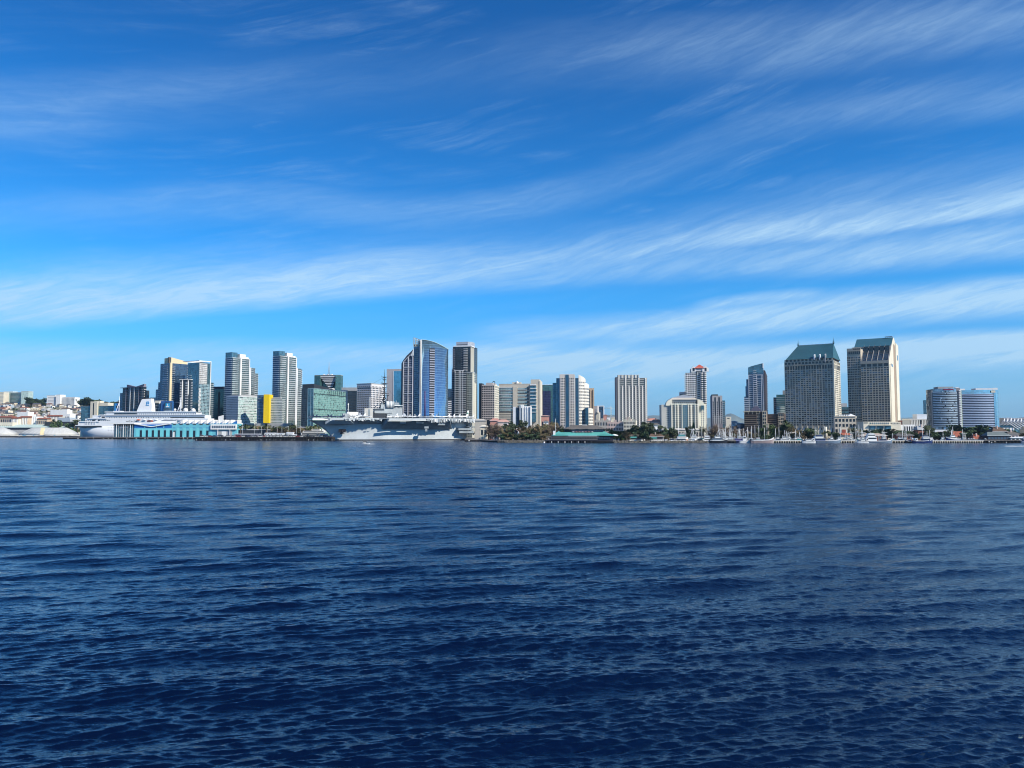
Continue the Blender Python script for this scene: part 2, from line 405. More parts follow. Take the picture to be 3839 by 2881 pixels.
# ------------------------------------------------------------------ buildings
SUBPART = {k: ('roof', 'wall') for k in 'roof_box roof_plant antenna roof_hoop spire ridge_crest roof_seams dormer roof_turret chimney roof_gantry roof_fin parapet cornice'.split()}
SUBPART.update({k: ('wall', 'hull') for k in 'ledge louvre pilaster lettering red_mark vent pale_panel stern_pillar arch'.split()})
SUBPART.update({'funnel_logo': ('funnel',), 'funnel_top': ('funnel',), 'attic_pier': ('attic',), 'railing': ('deck',), 'edge_fin': ('curved_wall',), 'roof_rim': ('curved_wall',), 'glass_bay': ('wall',)})
_WM = {}
def win_mesh(w, h, mat):
    k = (round(w, 2), round(h, 2), mat.name)
    if k not in _WM:
        mb = MB(); mb.box(-w / 2, w / 2, -.05, .05, -h / 2, h / 2, mat); _WM[k] = mb.mesh('window')
    return _WM[k]
class Bld:
    MAXW = 100
    def __init__(s, name, label, x0, x1, a, D, top, xs=None, depth=None, base=2.0, group=None, cat='building'):
        s.a = a = R(a); s.base = base; s.D = D
        c, sn = math.cos(a), math.sin(a); r0, r1 = ratio(x0), ratio(x1)
        if a >= 0:
            C = (r1 * D, D); s.W = (C[0] - r0 * C[1]) / (c + r0 * sn); s.L = (C[0] - s.W * c, C[1] + s.W * sn); near = C; s.nx = s.W
        else:
            s.L = (r0 * D, D); s.W = (r1 * D - r0 * D) / (c + r1 * sn); near = s.L; s.nx = 0
        s.c, s.sn = c, sn
        if xs is not None:
            rs = ratio(xs); cx, cy = (s.L[0] + s.W * c, s.L[1] - s.W * sn) if xs > x1 else s.L
            s.d = (rs * cy - cx) / (sn - rs * c)
            if not 3 < s.d < 220: print('depth?', name, label, s.d); s.d = min(max(s.d, 8), 90)
        else: s.d = depth or s.W * .8
        s.H = s.z(top)
        s.root = thing(name, label, cat, (s.L[0], s.L[1], base), -a, group)
        s.p = {}; s.wins = []; s.faces = {}
    def x(s, px, py=1560):
        r = ratio(px, py); return (r * s.L[1] - s.L[0]) / (s.c + r * s.sn)
    def y(s, px, side='R', py=1560):
        r = ratio(px, py); cx, cy = (s.L[0] + s.W * s.c, s.L[1] - s.W * s.sn) if side == 'R' else s.L
        return (r * cy - cx) / (s.sn - r * s.c)
    def z(s, py, x=None, y=0.0):
        x = s.nx if x is None else x
        D = s.L[1] - x * s.sn + y * s.c
        return P(1919.5, py, D).z - s.base
    def part(s, name):
        if name not in s.p: s.p[name] = MB()
        return s.p[name]
    def T(s, face, x0=0, y0=0, W=None):
        W = s.W if W is None else W
        return {'F': lambda p: (x0 + p[0], y0 - p[1], p[2]), 'R': lambda p: (x0 + W + p[1], y0 + p[0], p[2]), 'L': lambda p: (x0 - p[1], y0 + p[0], p[2])}[face]
    def fb(s, face, part, u0, u1, n0, n1, z0, z1, m, **k):
        """box on a face: u along it, n outward"""
        T = s.T(face, **k); a, b_ = T((u0, n0, z0)), T((u1, n1, z1))
        s.part(part).box(a[0], b_[0], a[1], b_[1], a[2], b_[2], m)
    def grid(s, face, u0, u1, z0, z1, nc, nr, wall, wins=WINS, pier=.26, spn=.40, dep=.3, part='wall', pair=1, skip=None, n0=0.0, **k):
        """lattice of piers and spandrels standing proud of recessed window panes"""
        cw = (u1 - u0) / nc; ch = (z1 - z0) / nr; dep = min(dep, .38); pier *= .8; spn *= .88
        pw = cw * pier; sh = ch * spn
        i = 0
        for j in range(nc + 1):
            u = u0 + j * cw; w = pw * (1.35 if (pair > 1 and j % pair == 0) else (.65 if pair > 1 else 1))
            a, b_ = max(u0, u - w / 2), min(u1, u + w / 2)
            s.fb(face, part, a, b_, n0 + .002, n0 + dep + .03, z0, z1, wall, **k)
        for r in range(nr + 1):
            zz = z0 + r * ch
            a, b_ = max(z0, zz - sh / 2), min(z1, zz + sh / 2)
            s.fb(face, part, u0, u1, n0 + .001, n0 + dep, a, b_, wall, **k)
        w, h = cw - pw * .9, ch - sh * .95
        for r in range(nr):
            for j in range(nc):
                if skip and skip(j, r): continue
                mat = random.choice(wins)
                u, zz = u0 + (j + .5) * cw, z0 + (r + .5) * ch
                T = s.T(face, **k); s.wins.append((T((u, n0 + .06, zz)), face, w, h, mat))
    def win(s, face, u, z, w, h, mat=None, n=.03, **k):
        s.wins.append((s.T(face, **k)((u, n, z)), face, w, h, mat or WIN_DARK))
    def slabs(s, face, u0, u1, z0, z1, n, dep, thick=.5, mat=None, name='balcony', rail=0, railm=None, jit=0, wave=0, **k):
        """one balcony slab (with rail) per storey, each its own part"""
        mat = mat or SLABW
        key = []
        for r in range(n):
            zz = z0 + (z1 - z0) * r / n
            mb = MB(); T = s.T(face, **k)
            a, b_ = T((u0, 0, 0)), T((u1, dep, thick))
            if wave:
                nn = 10; pts = [(u0, 0)] + [(u0 + (u1 - u0) * i / nn, dep * (1 - wave + wave * abs(math.sin(math.pi * i / nn * 2)))) for i in range(nn + 1)] + [(u1, 0)]
                pl = [T((p[0], p[1], 0))[:2] for p in pts]
                ar = sum(pl[i][0] * pl[(i + 1) % len(pl)][1] - pl[(i + 1) % len(pl)][0] * pl[i][1] for i in range(len(pl)))
                if ar < 0: pl = pl[::-1]
                mb.prism(pl, 0, thick, mat)
            else: mb.box(a[0], b_[0], a[1], b_[1], 0, thick, mat)
            if rail:
                q0, q1 = T((u0, dep - .12, 0)), T((u1, dep - .04, 0))
                mb.box(q0[0], q1[0], q0[1], q1[1], thick, thick + rail, railm or mat)
            if not key: key.append(mb.mesh(name))
            put(name, key[0], s.root, (0, 0, zz))
    def core(s, mat, z1=None, x0=0, x1=None, y0=0, y1=None, z0=0, part='wall', top=None):
        x1 = s.W if x1 is None else x1; y1 = s.d if y1 is None else y1; z1 = s.H if z1 is None else z1
        s.part(part).prism([(x0, y0), (x1, y0), (x1, y1), (x0, y1)], z0, z1, mat, top or ASPH)
    def done(s):
        made = {}
        for n, mb in sorted(s.p.items(), key=lambda k: k[0].split('#')[0] in SUBPART):
            nm = n.split('#')[0]; par = next((made[q] for q in SUBPART.get(nm, ()) if q in made), s.root)
            o = mb.build(nm, par)
            if o and nm not in SUBPART: made.setdefault(nm, o)
        ws = s.wins; random.shuffle(ws); ws.sort(key=lambda w: -round(w[2] * w[3], 1))
        rot = {'F': 0, 'R': math.pi / 2, 'L': -math.pi / 2}
        for c, f, w, h, m in ws[:s.MAXW]: put('window', win_mesh(w, h, m), s.root, c, rot[f])
        rest = ws[s.MAXW:]
        if rest:
            mb = MB()
            for c, f, w, h, m in rest:
                if f == 'F': mb.box(c[0] - w / 2, c[0] + w / 2, c[1] - .05, c[1] + .05, c[2] - h / 2, c[2] + h / 2, m)
                else: mb.box(c[0] - .05, c[0] + .05, c[1] - w / 2, c[1] + w / 2, c[2] - h / 2, c[2] + h / 2, m)
            o = mb.build('window', s.root); o['kind'] = 'stuff'
        return s.root
# ------------------------------------------------------------------ ground, shore, hills
SHORE = [(-700, 1900), (235, 1850), (560, 1560), (1000, 1330), (1500, 1300), (1740, 1190), (1800, 1010), (1835, 935), (1880, 905), (2040, 885), (2100, 900), (2300, 872), (2500, 870), (2645, 868), (2672, 902), (3300, 902), (3606, 900), (3638, 866), (4700, 866)]
SEAW = paint('dark_sea_wall', (.035, .032, .03), .9, .4, scale=.4)
def make_ground():
    mb = MB(); m = paint('city_ground', (.14, .13, .12), .9, .25, scale=.02)
    pts = [(ratio(px) * D, D) for px, D in SHORE]
    far = [(ratio(px) * 25500, 25500) for px, D in SHORE]
    for k in range(len(pts) - 1):
        a, b_ = pts[k], pts[k + 1]; c, d = far[k + 1], far[k]
        mb.poly([(a[0], a[1], 2), (b_[0], b_[1], 2), (c[0], c[1], 2), (d[0], d[1], 2)], m)
        mb.poly([(a[0], a[1], -2), (b_[0], b_[1], -2), (b_[0], b_[1], 2), (a[0], a[1], 2)], SEAW)
    o = mb.build('ground'); tag(o, kind='structure')
make_ground()
def pnoise(x, seed=0):
    random_ = [math.sin(x * f + seed * 1.7 + f) * a for f, a in ((1.0, .5), (2.3, .27), (5.1, .13), (11.7, .07), (23.1, .03))]
    return sum(random_)
def make_hill():
    """the slope of houses behind the left end of the harbour front"""
    mb = MB(); m = paint('hillside_ground', (.20, .19, .13), .95, .35, scale=.03)
    nx, ny = 60, 14
    for i in range(nx):
        for j in range(ny):
            q = [hillpt(-900 + (i + a) * 2100 / nx, (j + b_) / ny) for a, b_ in ((0, 0), (1, 0), (1, 1), (0, 1))]
            mb.poly(q, m, None, True)
    o = mb.build('hillside'); tag(o, kind='structure')
def hillpt(px, t):
    """t 0..1 from the foot to the crest"""
    D = 1960 + 900 * t
    crest = 1511 + 1.5 * pnoise(px * .02, 3) + max(0, (px - 700)) * .12
    zt = P(px, crest, 2860).z
    z = 2.3 + (zt - 2) * (t ** 0.9)
    return (ratio(px, 1540) * D, D, z)
def make_mountains():
    m = paint('far_mountain_scrub', (.16, .17, .13), .95, .2, scale=.0006)
    mb = MB(); base = []; top = []
    KP = [(-900, 1600), (0, 1598), (1500, 1592), (2200, 1575), (2270, 1556), (2340, 1554), (2400, 1563), (2460, 1557), (2560, 1575), (2690, 1566), (2738, 1552), (2790, 1571), (2850, 1560), (2900, 1552), (2950, 1570), (3160, 1580), (3390, 1566), (3440, 1564), (3500, 1570), (3780, 1574), (3839, 1566), (4600, 1575)]
    n = 420
    for i in range(n + 1):
        px = -900 + 5500 * i / n
        for k in range(len(KP) - 1):
            if KP[k][0] <= px <= KP[k + 1][0]:
                t = (px - KP[k][0]) / (KP[k + 1][0] - KP[k][0]); t = t * t * (3 - 2 * t)
                yy = KP[k][1] * (1 - t) + KP[k + 1][1] * t; break
        yy += 1.6 * pnoise(px * .035, 1)
        D = 21000 + 1500 * math.sin(px * .004)
        p = P(px, yy, D); top.append((p.x, p.y, p.z))
        base.append((p.x * .84, p.y * .84, 1.5)); 
    mid = [((a[0] * .6 + b_[0] * .4), (a[1] * .6 + b_[1] * .4), b_[2] * (.42 + .1 * pnoise(i * .31, 8))) for i, (a, b_) in enumerate(zip(base, top))]
    bk = [(t[0] * 1.1, t[1] * 1.1, 1.5) for t in top]
    for A, B in ((base, mid), (mid, top), (top, bk)):
        for k in range(n): mb.poly([A[k], A[k + 1], B[k + 1], B[k]], m, None, True)
    tag(mb.build('mountains'), kind='structure')
make_hill(); make_mountains()
# ------------------------------------------------------------------ towers, from the left
GL_TEAL = glazing('teal_curtain_wall', (.10, .22, .28), (.05, .10, .12), 3.2, 3.4, .06, .2, metal=.55, var=.35)
GL_NAVY = glazing('navy_curtain_wall', (.07, .13, .21), (.03, .06, .09), 3.0, 3.4, .07, .2, metal=.5, var=.4)
GL_DARK = glazing('dark_curtain_wall', (.035, .055, .075), (.025, .03, .035), 3.0, 3.5, .07, .25, metal=.3, var=.4)
GL_GREEN = glazing('green_curtain_wall', (.07, .17, .17), (.03, .07, .07), 3.0, 3.6, .05, .18, metal=.45, var=.3)
GL_LATT = glazing('white_grid_glazing', (.13, .24, .30), (.62, .66, .68), 3.0, 3.3, .28, .30, metal=.45, var=.5)
PURP = paint('mauve_grey_concrete', (.21, .20, .24), .8, .1)

def tower_butterfly():
    b = Bld('apartment_tower', 'dark grey balcony tower with white stripes and butterfly roof behind the cruise ship funnel', 457, 534, 32, 1650, 1452, xs=546)
    b.core(GL_DARK); n = 15
    b.core(GL_DARK, b.z(1465), x0=b.W * .9, x1=b.W * 1.14, y0=3, part='side_wing')
    z0, z1 = b.z(1600), b.z(1456)
    b.slabs('F', b.x(462), b.x(532), z0, z1, 22, 1.6, .9, PURP)
    for px in (472, 488, 503, 520): b.fb('F', 'wall', b.x(px) - .8, b.x(px) + .8, 0, 2.2, 0, b.H, WHITE if px in (488, 503) else PURP)
    b.slabs('R', 1, b.d, z0, z1, 22, 1.5, .9, SLABW)
    b.core(GL_NAVY, b.z(1470), x0=-b.W * .17, x1=-.02, y0=2, part='side_wing#2')
    r = b.part('roof'); r.box(-6, b.W + 3, -2.5, b.d, b.H, b.H + 1.2, PURP)
    f = b.part('roof_fin'); zl, zr, zm = b.z(1439), b.z(1440), b.z(1449)
    for x0, x1, za, zb in ((b.x(470), b.x(503), zl, zm), (b.x(503), b.x(535), zm, zr)):
        f.prism([(x0, 1), (x1, 1), (x1, b.d * .8), (x0, b.d * .8)], b.H + 1.2, [za, zb, zb, za], PURP)
    b.done()
tower_butterfly()

def stair_block():
    b = Bld('office_building', 'low dark teal glass block split by a cream stair tower behind the tents', 303, 423, 8, 1720, 1522, depth=14)
    b.core(GL_TEAL); b.fb('F', 'stair_tower', b.x(342), b.x(368), .1, 4, 0, b.z(1506), CREAM)
    b.fb('F', 'stair_tower', b.x(352), b.x(356), 3.9, 4.1, 0, b.z(1512), WIN_DARK)
    b.part('penthouse').box(b.x(366), b.x(398), 4, 24, b.H, b.z(1510), CREAM)
    b.part('penthouse').box(b.x(345), b.x(366), 6, 20, b.H, b.z(1503), CREAM)
    for q in range(3): b.fb('F', 'parapet', 0 + q * 0, b.W, 0.0, .4, b.H - .8 - q * 12, b.H - q * 12, GREYC) if q == 0 else None
    b.done()
    BLUE = paint('bright_blue_cladding', (.05, .28, .62), .5, .08)
    b = Bld('office_building', 'small bright blue block behind the cruise ship stern mast', 428, 461, 6, 1700, 1513, depth=8)
    b.core(BLUE); b.grid('F', 2, b.W - 2, 2, b.H - 2, 3, 6, BLUE, WINS, .6, .6, .3); b.done()
    b = Bld('office_building', 'cream block with long window strips behind the ship funnel', 560, 594, 8, 1640, 1491, depth=8)
    b.core(CREAM, x1=b.W); b.done()
    b = Bld('office_building', 'grey glass block with pale floor bands beside the ship funnel', 565, 596, 8, 1505, 1512, depth=8)
    b.core(GL_DARK); b.slabs('F', 0, b.W, 3, b.H, 11, .8, 1.0, GREYC, 'floor_band'); b.part('penthouse').box(b.W * .35, b.W, 3, 20, b.H, b.H + 5, CREAM); b.fb('F', 'fin', b.W, b.W + 1, 0, 1.5, 0, b.H + 3, WHITE); b.done()
    DB = paint('deep_blue_cladding', (.03, .11, .30), .5, .08)
    b = Bld('office_building', 'deep blue block with a pale square sign, left of the ship mast', 601, 643, 6, 1495, 1504, depth=7)
    b.core(DB); b.fb('F', 'wall', b.x(618), b.W, .02, 3, 0, b.z(1510), GL_NAVY)
    sg = b.part('sign'); T = b.T('F')
    x0, x1, z0, z1 = b.x(623), b.x(638), b.z(1529), b.z(1513)
    b.fb('F', 'sign', x0, x1, 3.05, 3.3, z0, z1, paint('sign_blue', (.04, .35, .62), .5))
    b.fb('F', 'sign', x0 + .8, x1 - .8, 3.3, 3.45, z0 + .8, z0 + (z1 - z0) * .32, WHITE)
    b.fb('F', 'sign', x0 + (x1 - x0) * .42, x0 + (x1 - x0) * .58, 3.3, 3.45, z0 + (z1 - z0) * .45, z1 - 1, WHITE)
    b.done()
stair_block()

CRE2 = paint('warm_cream_render', (.74, .60, .38), .8, .06)
def tower_cream():
    b = Bld('apartment_tower', 'blue glass tower with cream sloping crown and cream stripe left of white framed tower', 596, 634, 33, 1560, 1362, xs=703)
    b.core(GL_NAVY)
    H = b.H; b.fb('F', 'pier', b.W - 2.6, b.W + .5, 0, 1.2, 0, H, CRE2); b.fb('R', 'pier', -1, 3.2, 0, 1.2, 0, H + 1, CRE2)
    n = 27; z0, z1 = b.z(1560), b.z(1366)
    b.slabs('F', b.x(608), b.x(626), z0, z1, n, 1.8, .55, SLABW, rail=.0)
    b.slabs('R', 3.4, b.y(650), z0, z1, n, 2.0, .55, SLABW)
    b.slabs('R', b.d - 4, b.d + .6, z0, z1, n, 1.6, .5, SLABW)
    c = b.part('crown'); y0, y1 = b.y(635), b.y(697)
    zt, zs = b.z(1342), b.z(1352)
    c.prism([(b.x(608), 1.5), (b.W - .5, 1.5), (b.W - .5, b.d * .93), (b.x(608), b.d * .93)], H, [zt, zt + 1, zs, zs], CRE2)
    c.box(b.x(622), b.x(628), .8, 3, H, b.z(1339), paint('crown_shade_brown', (.30, .20, .14), .8))  # brown block paints the shaded part of the crown
    # stepped lower wings on the left
    for xa, xb, tp, yy in ((558, 579, 1456, 14), (578, 598, 1430, 7)):
        w = b.part('side_wing#%d' % xa); w.box(b.x(xa), b.x(xb), yy, yy + 22, 0, b.z(tp), GL_NAVY)
        b.slabs('F', b.x(xa), b.x(xb), z0, b.z(tp), int(n * (b.z(tp) - z0) / (z1 - z0)), 1.2, .5, SLABW, y0=yy)
    b.done()
tower_cream()
def tower_strips():
    b = Bld('apartment_tower', 'narrow dark tower with two white balcony strips in front of the cream crowned tower', 672, 712, 8, 1500, 1424, depth=6)
    b.core(GL_DARK); n = 22; z0, z1 = b.z(1565), b.z(1428)
    for a, c in ((672, 682), (693, 704)):
        b.slabs('F', b.x(a), b.x(c), z0, z1, n, 2.2, .7, SLABW, wave=.4)
        b.fb('F', 'fin', b.x(c) - .5, b.x(c) + .4, 0, 2.4, b.z(1530 if a < 680 else 1480), b.H, WHITE)
    b.slabs('R', .5, 5.5, z0, z1, n, 1.4, .6, SLABW)
    b.part('roof').box(-.5, b.W + .8, -2.6, b.d, b.H, b.H + 1, WHITE); b.done()
tower_strips()
def tower_frame():
    b = Bld('apartment_tower', 'teal glass tower wrapped by an open white roof frame, right of the cream crowned tower', 700, 741, 30, 1520, 1360, xs=784)
    b.core(GL_TEAL); z0 = b.z(1560)
    b.slabs('F', b.x(703), b.x(714), z0, b.z(1400), 22, 1.6, .5, SLABW)
    fr = b.part('roof_frame'); zf = b.z(1352)
    fr.box(b.x(682), b.W + 1.5, -1.5, 0.2, zf - 1.2, zf, WHITE); fr.box(b.W + .2, b.W + 1.5, -1.5, b.d + 1.2, zf - 1.6, zf, WHITE)
    fr.box(b.W + .1, b.W + 1.4, b.d - .4, b.d + 1.1, 0, zf - 1.6, WHITE); fr.box(b.x(682), b.W + 1, b.d * .8, b.d, zf - 1.2, zf, WHITE)
    for k in range(9): fr.box(b.x(684) + k * (b.W - b.x(684)) / 9, b.x(684) + k * (b.W - b.x(684)) / 9 + .6, -1, b.d * .8, zf - 1.0, zf - .2, WHITE)
    # open lattice and perforated white panels on the lit side
    b.grid('R', 1, b.d * .72, b.z(1440), b.z(1362), 9, 11, WHITE, WINS, .42, .22, .5, part='lattice')
    b.grid('R', 1, b.d * .98, z0, b.z(1440), 8, 22, paint('pale_teal_panel', (.30, .46, .52), .6), WINS, .3, .35, .3)
    for k, u in enumerate((b.x(742) - b.W, 3.2)): 
        for q in range(14):
            zz = z0 + (b.z(1455) - z0) * q / 14; hh = (b.z(1455) - z0) / 14 * .8
            b.fb('R', 'zigzag_strip', (.4 if q % 2 else 1.2) + k * 2.4, (1.9 if q % 2 else 2.7) + k * 2.4, .5, 1.1, zz, zz + hh, WHITE)
    w = b.part('rear_wing'); xa = b.W
    w.box(b.W - 12, b.W - .2, b.d + .3, b.d + 9, 0, b.z(1432), GL_TEAL)
    b.slabs('R', b.d + .3, b.d + 10, z0, b.z(1432), 17, 2.2, .5, SLABW)
    b.done()
tower_frame()
def dark_block():
    b = Bld('office_building', 'plain dark green glass block between the framed tower and the twin white balcony towers', 793, 838, 12, 1600, 1451, depth=12)
    b.core(GL_GREEN); b.part('roof_band').box(-.4, b.W + .4, -.4, b.d, b.H - 4.5, b.H + .6, paint('dark_plum_cladding', (.05, .04, .07), .6))
    b.fb('F', 'fin', b.x(817), b.x(823), 0, .8, 0, b.z(1470), DARKM); b.done()
dark_block()

GRAND_L = glazing('blue_band_glazing', (.04, .09, .17), (.03, .06, .10), 2.4, 3.3, .06, .12, metal=.5, var=.3)
GRAND_R = glazing('green_bay_glazing', (.06, .11, .12), (.40, .44, .42), 2.2, 3.3, .10, .08, metal=.35, var=.6)
def grand(label, xl, xc, xr, crown, top, D, xs1, top1, xs2, top2, n):
    b = Bld('apartment_tower', label, xl, xc, 31, D, top, xs=xr, group='twin white balcony towers')
    b.core(GRAND_L); y1 = b.d; H = b.H
    z0, z1 = b.z(1575), H
    b.slabs('F', -1.5, b.W * .98, z0, z1, n, 1.4, .5, SLABW)
    b.part('bay').prism([(b.W - 2, 1), (b.W + 1.2, 1), (b.W + 1.2, y1), (b.W - 2, y1)], 0, H - .5, GRAND_R, ASPH)
    b.slabs('R', .5, y1 * .36, z0, z1, n, 3.0, .6, SLABW, wave=.35)
    b.slabs('R', y1 * .55, y1 * 1.0, z0, z1, n, 3.0, .6, SLABW, wave=.35)
    b.fb('R', 'pier', y1 * .43, y1 * .51, 1.2, 3.2, 0, H + 2, WHITE)
    b.fb('R', 'pier', y1 - 1.2, y1 + .5, .2, 2.0, 0, H, SLABW)
    zc = b.z(crown)
    b.part('glass_crown').prism([(0, 0), (b.W * .95, 0), (b.W * 1.02, y1 * .3), (b.W * .6, y1 * .42), (0, y1 * .4)], H - .2, zc, GL_TEAL, ASPH)
    b.part('roof_box').box(b.W * .3, b.W * 1.0, y1 * .44, y1 * .78, H, b.z(crown + 4), WHITE)
    b.part('roof_box').box(b.W * .4, b.W * .98, y1 * .82, y1 * .97, H, b.z(crown + 14), WHITE)
    b.part('roof').box(-.6, b.W + 2, -.6, y1 + .5, H - .1, H + .6, SLABW)
    # lower wings stepping down to the right, further back
    ya, yb, yc = y1 + .1, b.y(xs1), b.y(xs2)
    w = b.part('side_wing'); w.box(2, b.W + 1, ya, yb, 0, b.z(top1), GRAND_R); w = b.part('low_wing'); w.box(4, b.W - 1, yb, yc, 0, b.z(top2), GRAND_R)
    b.slabs('R', ya + (yb - ya) * .35, yb, z0, b.z(top1), int(n * (b.z(top1) - z0) / (z1 - z0)), 3.0, .6, SLABW, wave=.3)
    b.fb('R', 'pier', ya + (yb - ya) * .06, ya + (yb - ya) * .2, 1, 2.8, 0, b.z(top1) + 1, WHITE)
    b.slabs('R', yb, yc, z0, b.z(top2), int(n * (b.z(top2) - z0) / (z1 - z0)), .8, .6, SLABW)
    b.done()
grand('left one of the twin white balcony towers, above the pale green glass hotel', 840, 865, 930, 1321, 1342, 1520, 952, 1374, 966, 1393, 31)
grand('right one of the twin white balcony towers, beside the yellow slab', 1019, 1044, 1106, 1316, 1336, 1440, 1124, 1376, 1131, 1378, 31)

YEL = paint('bright_yellow_cladding', (.90, .62, .01), .5, .03)
GL_HOT = glazing('hotel_green_panel_wall', (.30, .46, .42), (.52, .60, .60), 2.6, 3.2, .18, .34, rough=.2, metal=.25, var=.55, blind=.22, blindc=(.05, .08, .10))
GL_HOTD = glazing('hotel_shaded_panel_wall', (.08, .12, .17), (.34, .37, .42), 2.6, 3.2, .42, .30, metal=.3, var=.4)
GL_HOTG = glazing('hotel_grey_panel_wall', (.12, .17, .18), (.42, .46, .44), 2.2, 3.2, .30, .42, metal=.3, var=.5)
def hotel_yellow():
    b = Bld('hotel', 'long pale green glass hotel with a bright yellow slab behind the palm trees', 848, 892, 31, 1428, 1487, xs=975)
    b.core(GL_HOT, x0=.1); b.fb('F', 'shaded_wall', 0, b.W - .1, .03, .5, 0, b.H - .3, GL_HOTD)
    b.part('roof_box').box(4, b.W - 3, 5, b.d * .9, b.H, b.z(1480), GREYC)
    b.part('roof').box(-.5, b.W + .5, -.5, b.d, b.H, b.H + .7, SLABW)
    for r in range(13): b.fb('R', 'floor_band', 0, b.d, .0, .35, r * b.H / 13, r * b.H / 13 + .5, SLABW)
    b.fb('R', 'podium', -2, b.d + 40, -1, 7, 0, b.z(1589), GREYC); b.fb('R', 'terrace', 2, b.d, 7.01, 7.4, b.z(1592), b.z(1587), WHITE)
    b.done()
    b = Bld('hotel', 'dark recessed hotel wing with the tall bright yellow slab and a grey window wall', 963, 1057, 4, 1402, 1482, depth=12)
    x1, x2 = b.x(993), b.x(1014)
    b.core(GL_NAVY, x1=x1); b.core(GL_HOTG, b.z(1495), x0=x2, part='grey_wing')
    b.slabs('F', 2, x1, 4, b.H, 12, .6, .4, GREYC, 'floor_band')
    for r in range(12): b.fb('F', 'floor_band', x2, b.W, 0, .35, r * b.z(1495) / 12, r * b.z(1495) / 12 + .6, SLABW)
    b.part('roof_box').box(x2 + 2, b.W * .9, 4, 11, b.z(1495), b.z(1490), GREYC)
    b.part('yellow_slab').box(x1, x2, -7, 11, b.z(1587), b.z(1480), YEL); b.part('podium').box(-2, b.W + 14, -3, 20, 0, b.z(1588), GREYC)
    b.done()
hotel_yellow()
GL_IC = glazing('green_mosaic_curtain_wall', (.17, .34, .30), (.28, .42, .38), 2.2, 3.3, .14, .14, metal=.25, rough=.2, var=.5, blind=.05, blindc=(.03, .05, .06))
def hotel_teal():
    b = Bld('hotel', 'teal green mosaic glass hotel right of the twin towers, above the carrier bow', 1131, 1175, 14, 1300, 1457, xs=1296)
    b = b
    b.core(GL_IC); x1 = b.x(1153)
    b.part('dark_wing').box(-.6, x1, -.6, b.d * .7, 0, b.H + .5, GL_DARK)
    b.fb('F', 'bay', x1, b.W - .3, .02, .5, 0, b.H - 1, GL_TEAL)
    for u in (x1, (x1 + b.W) / 2, b.W - .5): b.fb('F', 'fin', u, u + .5, .4, 1, 0, b.H, paint('blue_grey_trim', (.22, .32, .38), .6))
    p = b.part('penthouse'); z = b.z(1441); p.prism([(0, .4), (b.W, .4), (b.W + 0, b.d * .66), (0, b.d * .66)], b.H + .5, [z, z + .6, b.H + 1.5, b.H + 1.5], DARKM)
    for k in range(5): b.fb('R', 'roof_box', b.d * (.03 + k * .13), b.d * (.11 + k * .13), -3, -.4, b.H, b.H + 4, WHITE)
    b.fb('R', 'floor_band', 0, b.d, 0, .4, b.z(1535), b.z(1533), DARKM); b.fb('R', 'floor_band', 0, b.d, 0, .4, b.z(1477), b.z(1475), DARKM)
    for k in range(9): b.fb('R', 'fin', b.d * (.44 + k * .065), b.d * (.44 + k * .065) + .5, .3, 1.0, b.z(1478), b.H, GL_DARK)
    b.part('roof').box(x1, b.W + .3, -.2, b.d + .2, b.H, b.H + .7, paint('blue_grey_trim', (.22, .32, .38)))
    b.done()
hotel_teal()
def tower_notched():
    b = Bld('office_tower', 'dark green glass tower with a stepped notch and roof antenna behind the teal hotel', 1173, 1272, 6, 1900, 1407, depth=24)
    xa, xb = b.x(1200), b.x(1254); W = b.W
    b.part('wall').prism([(0, 6), (xa * .9, 0), (xa, 14), (xb, 14), (W - (W - xb) * .9, 0), (W, 6), (W, 24), (0, 24)], 0, b.H, GL_GREEN, ASPH)
    for k in range(7):
        zz = b.z(1411 + 6 * k); sh = k * (xb - xa) * .055
        b.part('notch_floor').box(xa + sh * 1.5 - 3, xb - sh + 3, 3 + k, 14.1, zz - 2.2, zz, GREYC if k % 2 else SLABW); b.part('notch_floor').box(xa + sh * 1.5 - 2, xb - sh + 2, 4 + k, 14.05, zz - 4.5, zz - 2.2, DARKM)
    b.part('roof').box(0.3, W - .3, 6, 23, b.H, b.H + 1.2, GREYC)
    for k in range(3): b.part('roof_plant').box(xa + k * 10, xa + k * 10 + 4, 16, 22, b.H + 1.2, b.H + 4, WHITE)
    a = b.part('antenna'); cx = b.x(1222)
    zt = b.z(1356)
    for sx, sy in ((-2, -2), (2, -2), (2, 2), (-2, 2)): a.tube((cx + sx, 17 + sy, b.H), (cx + sx * .1, 17 + sy * .1, zt), .3, .12, GREYC, 4)
    for k in range(8):
        f = k / 8; zz = b.H + (zt - b.H) * f; w = 2 * (1 - f * .9); a.box(cx - w, cx + w, 17 - w, 17 - w + .15, zz, zz + .25, GREYC)
    b.done()
tower_notched()
